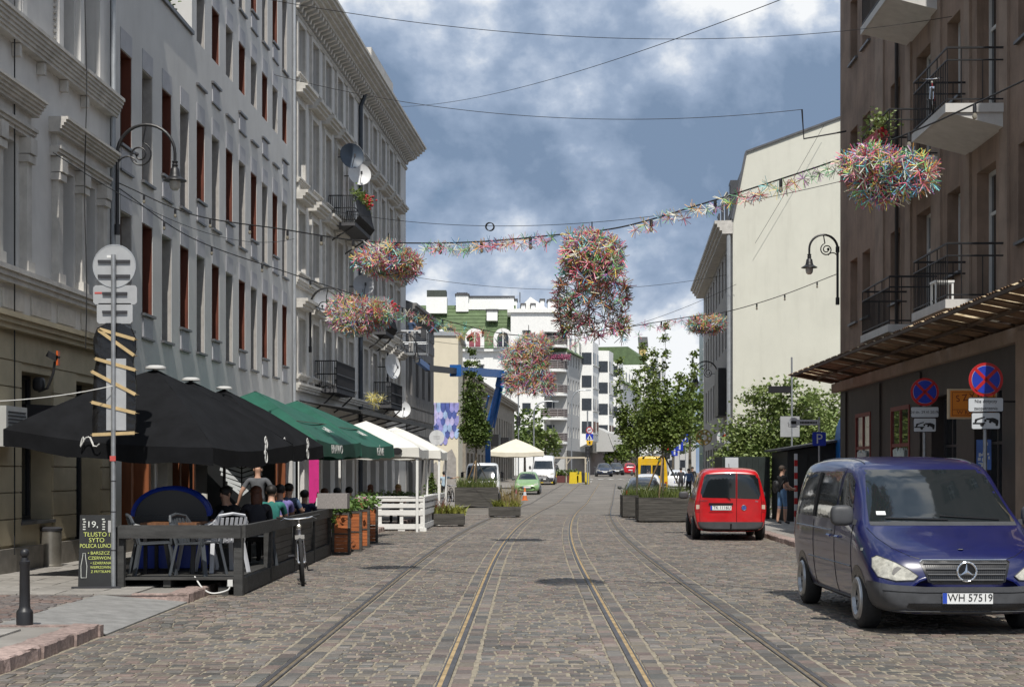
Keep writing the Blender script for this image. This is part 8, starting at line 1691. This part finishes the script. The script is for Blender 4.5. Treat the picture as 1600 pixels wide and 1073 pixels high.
def striped_post():
    t = thing('striped_post', 'red and white striped post beside the dark kiosk', 'post', (8.98, 48.6, 0.1))
    for k in range(11): MB().box(-0.045,0.045,-0.045,0.045,0.2*k,0.2*k+0.199).obj('band', m_sred if k % 2 else m_swhite, t)
striped_post()
def kiosk():
    t = thing('dark_kiosk', 'black kiosk with sloping roof in the gap beside the brown house', 'kiosk', (8.9, 50.2, 0.1)); m_k = mat('kiosk_black', (0.012,0.014,0.015), 0.6, var=0.3); MB().add([(0.1,0,0),(4.2,0,0),(4.2,3,0),(0.1,3,0),(0.1,0,2.3),(4.2,0,2.95),(4.2,3,2.95),(0.1,3,2.3)], [(0,1,5,4),(1,2,6,5),(2,3,7,6),(3,0,4,7),(4,5,6,7)]).obj('wall', m_k, t)
    MB().add([(-0.15,-0.25,2.30),(4.3,-0.25,3.0),(4.3,3.1,3.0),(-0.15,3.1,2.30),(-0.15,-0.25,2.37),(4.3,-0.25,3.07),(4.3,3.1,3.07),(-0.15,3.1,2.37)], [(0,1,2,3),(4,5,6,7),(0,1,5,4),(1,2,6,5),(2,3,7,6),(3,0,4,7)]).obj('roof', m_roof, t)
    for k in range(8): MB().box(0.3+k*0.5,0.75+k*0.5,-0.03,-0.001,0.05,2.2).obj('wall_panel', m_k, t)
    MB().box(1.1,1.16,-0.05,-0.031,1.55,1.85).obj('white_notice', m_swhite, t)
    c = thing('dark_container', 'dark green container behind the man in shorts', 'container', (6.9+0.35, 53.0, 0.1)); MB().box(0,1.65,0,2,0,2.15).obj('shell', mat('container_green', (0.014,0.022,0.02), 0.6, var=0.3), c)
    for k in range(8): MB().box(0.05+k*0.2,0.15+k*0.2,-0.03,-0.001,0.05,2.1).obj('rib', mat('container_green', (0.014,0.022,0.02)), c)
    MB().box(0.1,0.55,-0.06,-0.031,1.75,2.12).obj('pale_notice', m_swhite, c)
    tb = thing('round_white_tent', 'white rounded tent top behind the dark container', 'tent', (9.0, 58.2, 0.1)); m2 = MB(); m2.ell((0,0,2.1), (1.05,1.0,0.62), 20, 10); m2.box(-1.0,1.0,-0.9,0.9,0,2.0); m2.obj('cover', m_whcan, tb, smooth=True)
    b = thing('blue_slide', 'curved blue sheet sticking up behind the kiosk', 'slide', (10.6, 49.6, 0.1)); q = MB()
    for k in range(8): a0, a1 = R(90-k*10), R(90-(k+1)*10); q.add([(0.9-0.9*math.sin(a0),0,2.7+1.2*math.cos(a0)),(0.9-0.9*math.sin(a1),0,2.7+1.2*math.cos(a1)),(0.9-0.9*math.sin(a1),0.8,2.7+1.2*math.cos(a1)),(0.9-0.9*math.sin(a0),0.8,2.7+1.2*math.cos(a0))], [(0,1,2,3)])
    q.box(-0.02,0.03,0,0.8,0,2.7); q.obj('sheet', mat('slide_blue', (0.02,0.16,0.5), 0.4, var=0.1), b)
kiosk()
# round hanging signs on the cream house
def gold_mark(t):
    for k in range(7): a = k*0.9; MB().tube([(0.34*math.cos(a),-0.03,0.34*math.sin(a)),(0.34*math.cos(a+2.2),-0.03,0.34*math.sin(a+2.2))], 0.03, 5).obj('gold_bar', mat('gold_paint', (0.42,0.30,0.10), 0.45, metal=0.3, var=0.2), t)
t_ = thing('gold_net_sign', 'round gold lattice sign on a post before the cream house', 'sign', (8.72, 69.8, 3.3)); gold_mark(t_); rg = MB(); rg.tube([(0.34*math.cos(a),0,0.34*math.sin(a)) for a in [i*math.pi/12 for i in range(25)]], 0.03, 6, cap=False); rg.obj('ring', MATS['gold_paint'], t_); MB().tube([(0,0,-3.2),(0,0,-0.34)], 0.04, 8).obj('post', grey_metal, t_)
def lips(t): MB().ell((0.10,-0.035,0), (0.15,0.01,0.15), 16, 8).obj('red_mark', m_sred, t); MB().ell((0.10,-0.047,0.0), (0.085,0.008,0.045), 14, 6).obj('dark_mark', m_ink, t); MB().tube([(0.0,-0.04,0.02),(-0.24,-0.04,0.10)], 0.014, 4).obj('pale_stroke', mat('mint_paint', (0.25,0.5,0.42), 0.5, var=0.05), t); MB().tube([(0.24,-0.04,-0.02),(0.36,-0.04,-0.04)], 0.02, 4).obj('red_stroke', m_sred, t)
round_hanging_sign('white round hanging sign with a red lip mark by the cream house corner', (9.0, 65.5, 3.2), 0.27, m_dw, lips, 0.3, 1)
# balcony plants on the brown house
pb_ = on_right(33.4, 1.0, 8.75); mb = MB(); rnd = random.Random(8)
for k in range(12): leaves(mb, pb_+Vector((rnd.gauss(0,.06), (k-6)*0.17, 0.3+rnd.uniform(0,0.25))), 30, (0.10,0.10,0.14), 0.09, rnd)
tag(mb.obj('balcony_greenery', m_leaf2), 'feathery green plants on the brown house balcony', 'plant'); fb_ = thing('red_flower_box', 'red flower box on the brown house balcony rail', 'flower box', pb_+Vector((-0.05,0,0.1)), RS); MB().box(-0.1,0.1,-0.75,0.75,0,0.2).obj('box', mat('red_plastic', (0.42,0.015,0.02), 0.45, var=0.1), fb_)
rb = MB()
for k in range(50): rb.ell(pb_+Vector((rnd.gauss(-.1,.07), 1.1+rnd.gauss(0,.3), rnd.uniform(-0.05,0.3))), (0.035,0.035,0.03), 6, 4)
tag(rb.obj('red_flowers', MATS['red_petal']), 'red flowers at the far end of the brown house balcony', 'flowers')
stl = thing('small_white_stool', 'small white stool on the lower near balcony', 'stool', (7.95, 28.4, 4.81)); MB().box(-0.18,0.18,-0.18,0.18,0.38,0.42).obj('seat', white_paint, stl)
for sx in (-1,1):
    for sy in (-1,1): MB().box(sx*0.15-0.018,sx*0.15+0.018,sy*0.15-0.018,sy*0.15+0.018,0,0.379).obj('leg', white_paint, stl)
# ------------------------------------------------------------------ middle distance: cones, barriers, signals, parasol, terrace
def cone(label, px_, Y, m_, bands):
    t = thing('traffic_cone', label, 'cone', at_road(px_, Y)); MB().box(-0.2,0.2,-0.2,0.2,0,0.03).obj('base', m_, t); prof = [(0.15,0.03),(0.11,0.28),(0.075,0.5),(0.03,0.75)]
    for i, (a, b) in enumerate(zip(prof[:-1], prof[1:])): MB().lathe([a, b], 14).obj('cone_band', (m_ if not bands or i != 1 else m_swhite), t, smooth=True)
m_co = mat('cone_orange', (0.62,0.16,0.04), 0.5, var=0.1); cone('pink traffic cone beside the low planter', 807, 86, mat('cone_pink', (0.55,0.06,0.25), 0.5, var=0.1), True); cone('orange and white traffic cone before the green car', 820, 90, m_co, True)
cp_ = parasol('big cream parasol above the light green hatchback', ((806-800)/FPX*112, 112), 2.0, 3.9, 2.95, m_cream, white_paint, 0.3, base_z=0.4, cap=False); cp_.location.z = 0.25
def timber_terrace():
    Y = 138; t = thing('timber_pergola', 'pale timber pergola with planters at the far junction', 'pergola', (4.0, Y, zg(Y))); m_t = mat('pale_timber', (0.45,0.40,0.32), 0.8, var=0.15)
    MB().box(-0.6,2.9,0,3,2.15,2.3).obj('roof_beam', m_t, t)
    for x in (-0.5, 0.9, 2.6): MB().box(x-0.07,x+0.07,0,0.14,0,2.149).obj('post', m_t, t); MB().beam((x,0.07,1.6),(x+0.4,0.07,2.14),0.07).obj('brace', m_t, t)
    MB().box(-0.5,2.7,0.3,0.4,0.0,0.85).obj('screen', dark_wood, t)
    for k, (x, lb) in enumerate(((0.2, 'leafy planter box left in the far terrace'), (1.4, 'leafy planter box right in the far terrace'))):
        p = thing('far_planter', lb, 'planter', (4.0+x, Y-1.2, zg(Y)), 0, 'planters at the far junction'); MB().box(-0.5,0.5,-0.3,0.3,0,0.6).obj('box', mat('maroon_box', (0.10,0.03,0.03), 0.7, var=0.2), p); mb = MB(); leaves(mb, (0,0,0.85), 150, (0.28,0.16,0.16), 0.2, random.Random(k)); mb.obj('shrub', m_ivy, p)
    for k, (x, y, w, lb) in enumerate(((4.9, 133, 0.7, 'yellow barrier block nearest the far signs'), (3.3, 135, 0.5, 'yellow barrier block left of the far planters'), (6.0, 131, 0.35, 'narrow yellow barrier post by the traffic light'), (2.2, 136, 0.35, 'narrow yellow barrier post far left at the junction'), (5.55, 136.5, 0.5, 'yellow barrier block behind the far signs'))):
        b = thing('yellow_barrier', lb, 'barrier', (x+0.4, y, zg(y)), 0, 'yellow barriers at the far junction'); MB().extrude([(-w/2,0,0),(w/2,0,0),(w/2*0.85,0,1.0),(-w/2*0.85,0,1.0)], (0,0.4,0)).obj('block', mat('barrier_yellow', (0.62,0.46,0.02), 0.5, var=0.1), b)
timber_terrace()
def signal_post(px_, Y, label, red_on=False, signs=True, h=3.2):
    x, y, z = at_road(px_, Y); t = thing('traffic_signal', label, 'traffic light', (x, y, z), 0, 'traffic lights at the junctions'); MB().tube([(0,0,0),(0,0,h+(3.0 if signs else 0.2))], 0.06, 8).obj('post', grey_metal, t)
    b = MB().box(-0.2,0.2,-0.25,-0.03,h-0.9,h).obj('signal_head', black_metal, t)
    for k in range(3): MB().lathe([(0.10,0.0),(0.10,-0.02)], 14, (0,-0.251,h-0.15-0.3*k), 'y').obj('lens', (mat('red_signal_lit', (0.5,0.01,0.01), 0.4, var=0, emit=(1,0.03,0.02,2.5)) if red_on and k == 0 else m_framed), b)
    return t
sg = signal_post(918, 128, 'traffic signal post under the round no turn sign'); 
xs_, ys_, zs_ = at_road(921, 128); rs = thing('crossing_sign_stack', 'stack of round, blue crossing and yellow signs at the far junction', 'road sign', (xs_, ys_-0.1, zs_)); z_ = lambda py: CAMH+(738-py)/FPX*128-zs_
MB().tube([(0,0.05,0),(0,0.05,z_(668))], 0.04, 8).obj('pole', grey_metal, rs); MB().lathe([(0.29,0),(0.29,0.02)], 24, (0,-0.02,z_(672)), 'y').obj('red_ring', m_sred, rs); MB().lathe([(0.22,0),(0.22,0.004)], 24, (0,-0.026,z_(672)), 'y').obj('white_disc', m_swhite, rs); MB().beam((-0.15,-0.03,z_(672)-0.1),(0.16,-0.03,z_(672)+0.1),0.004,0.05,up=(0,0,1)).obj('bar', m_sred, rs); MB().beam((-0.14,-0.029,z_(672)+0.02),(0.08,-0.029,z_(672)+0.02),0.004,0.05,up=(0,0,1)).obj('arrow', m_ink, rs)
MB().box(-0.31,0.31,-0.02,0.0,z_(687)+0.0,z_(677.5)).obj('blue_panel', m_sblue, rs); MB().extrude([(-0.24,-0.024,z_(686)),(0.24,-0.024,z_(686)),(0,-0.024,z_(678.5))], (0,0.003,0)).obj('white_triangle', m_swhite, rs); MB().box(-0.05,0.05,-0.028,-0.0245,z_(685.5),z_(681)).obj('walker', m_ink, rs); MB().extrude([(-0.28,-0.02,z_(688)),(0.28,-0.02,z_(688)),(0.2,-0.02,z_(695)),(-0.2,-0.02,z_(695))], (0,0.02,0)).obj('yellow_panel', mat('sign_yellow', (0.7,0.42,0.02), 0.4, var=0.05), rs); MB().box(-0.06,0.08,-0.024,-0.0205,z_(693.5),z_(689.5)).obj('black_mark', m_ink, rs)
signal_post(1042, 108, 'traffic signal showing red behind the right street tree', True, False); signal_post(810, 150, 'traffic signal beside the old ornamented house', False, True, 6.2)
def lamp_column(px_, Y, label, h=8.5, arm=2.0):
    x, y, z = at_road(px_, Y); t = thing('lamp_column', label, 'street lamp', (x, y, z), 0, 'tall steel lamp columns'); MB().tube([(0,0,0),(0,0,h*0.85)]+[(arm*(1-math.cos(R(a)))*0.7,0,h*0.85+h*0.15*math.sin(R(a))) for a in range(15,91,15)]+[(arm,0,h)], 0.07, 8).obj('column', grey_metal, t); MB().cbox((arm+0.25,0,h-0.02), (0.6,0.22,0.12)).obj('lantern', zinc, t)
lamp_column(834, 145, 'tall steel lamp column before the balcony tower', 7.5, 1.8); lamp_column(893, 170, 'tall steel lamp column before the grey wing', 9.5, 1.6)
for k, (px_, Y, py0, py1, w, lb) in enumerate(((1062, 110, 690, 704, 0.5, 'small blue guide sign behind the trees, left one'), (1071, 118, 678, 690, 0.4, 'small blue guide sign behind the trees, right one'), (1054, 120, 700, 712, 0.5, 'blue arrow sign low behind the trees'))):
    x, y, z = at_road(px_, Y); t = thing('blue_road_sign', lb, 'road sign', (x, y, z), 0, 'blue signs at the far right'); za, zb_ = CAMH+(738-py1)/FPX*Y-z, CAMH+(738-py0)/FPX*Y-z; MB().tube([(0,0.03,0),(0,0.03,zb_)], 0.03, 6).obj('pole', grey_metal, t); MB().box(-w/2,w/2,-0.01,0.01,za,zb_).obj('panel', m_sblue, t); MB().box(-w*0.12,w*0.12,-0.014,-0.0105,za+0.1,zb_-0.1).obj('white_mark', m_swhite, t)
mf = thing('parked_motorcycle', 'dark motorcycle beyond the blue van by the shopfront', 'motorcycle', (7.75, 20.6, 0.105), R(10)); 
for y in (-0.65, 0.65): MB().tube([(0,y+0.29*math.cos(a),0.31+0.29*math.sin(a)) for a in [i*math.pi/12 for i in range(25)]], 0.05, 7, cap=False).obj('wheel', rubber, mf, smooth=True)
q = MB(); sbox(q, (0,-0.1,0.78), (0.15,0.28,0.14), 2.5); q.obj('tank', m_black, mf, smooth=True); q = MB(); sbox(q, (0,0.4,0.78), (0.13,0.35,0.06), 2.5); q.obj('seat', rubber, mf, smooth=True); q = MB(); sbox(q, (0,0.0,0.45), (0.16,0.28,0.2), 2.5); q.obj('engine', grey_metal, mf, smooth=True); q = MB(); q.tube([(0.06,-0.65,0.31),(0.06,-0.4,0.95)], 0.025, 6); q.tube([(-0.06,-0.65,0.31),(-0.06,-0.4,0.95)], 0.025, 6); q.tube([(-0.36,-0.30,1.05),(0,-0.4,1.0),(0.36,-0.30,1.05)], 0.016, 6); q.ell((0,-0.5,0.9), (0.1,0.08,0.1), 12, 8); q.obj('fork_and_handlebar', chrome, mf, smooth=True)
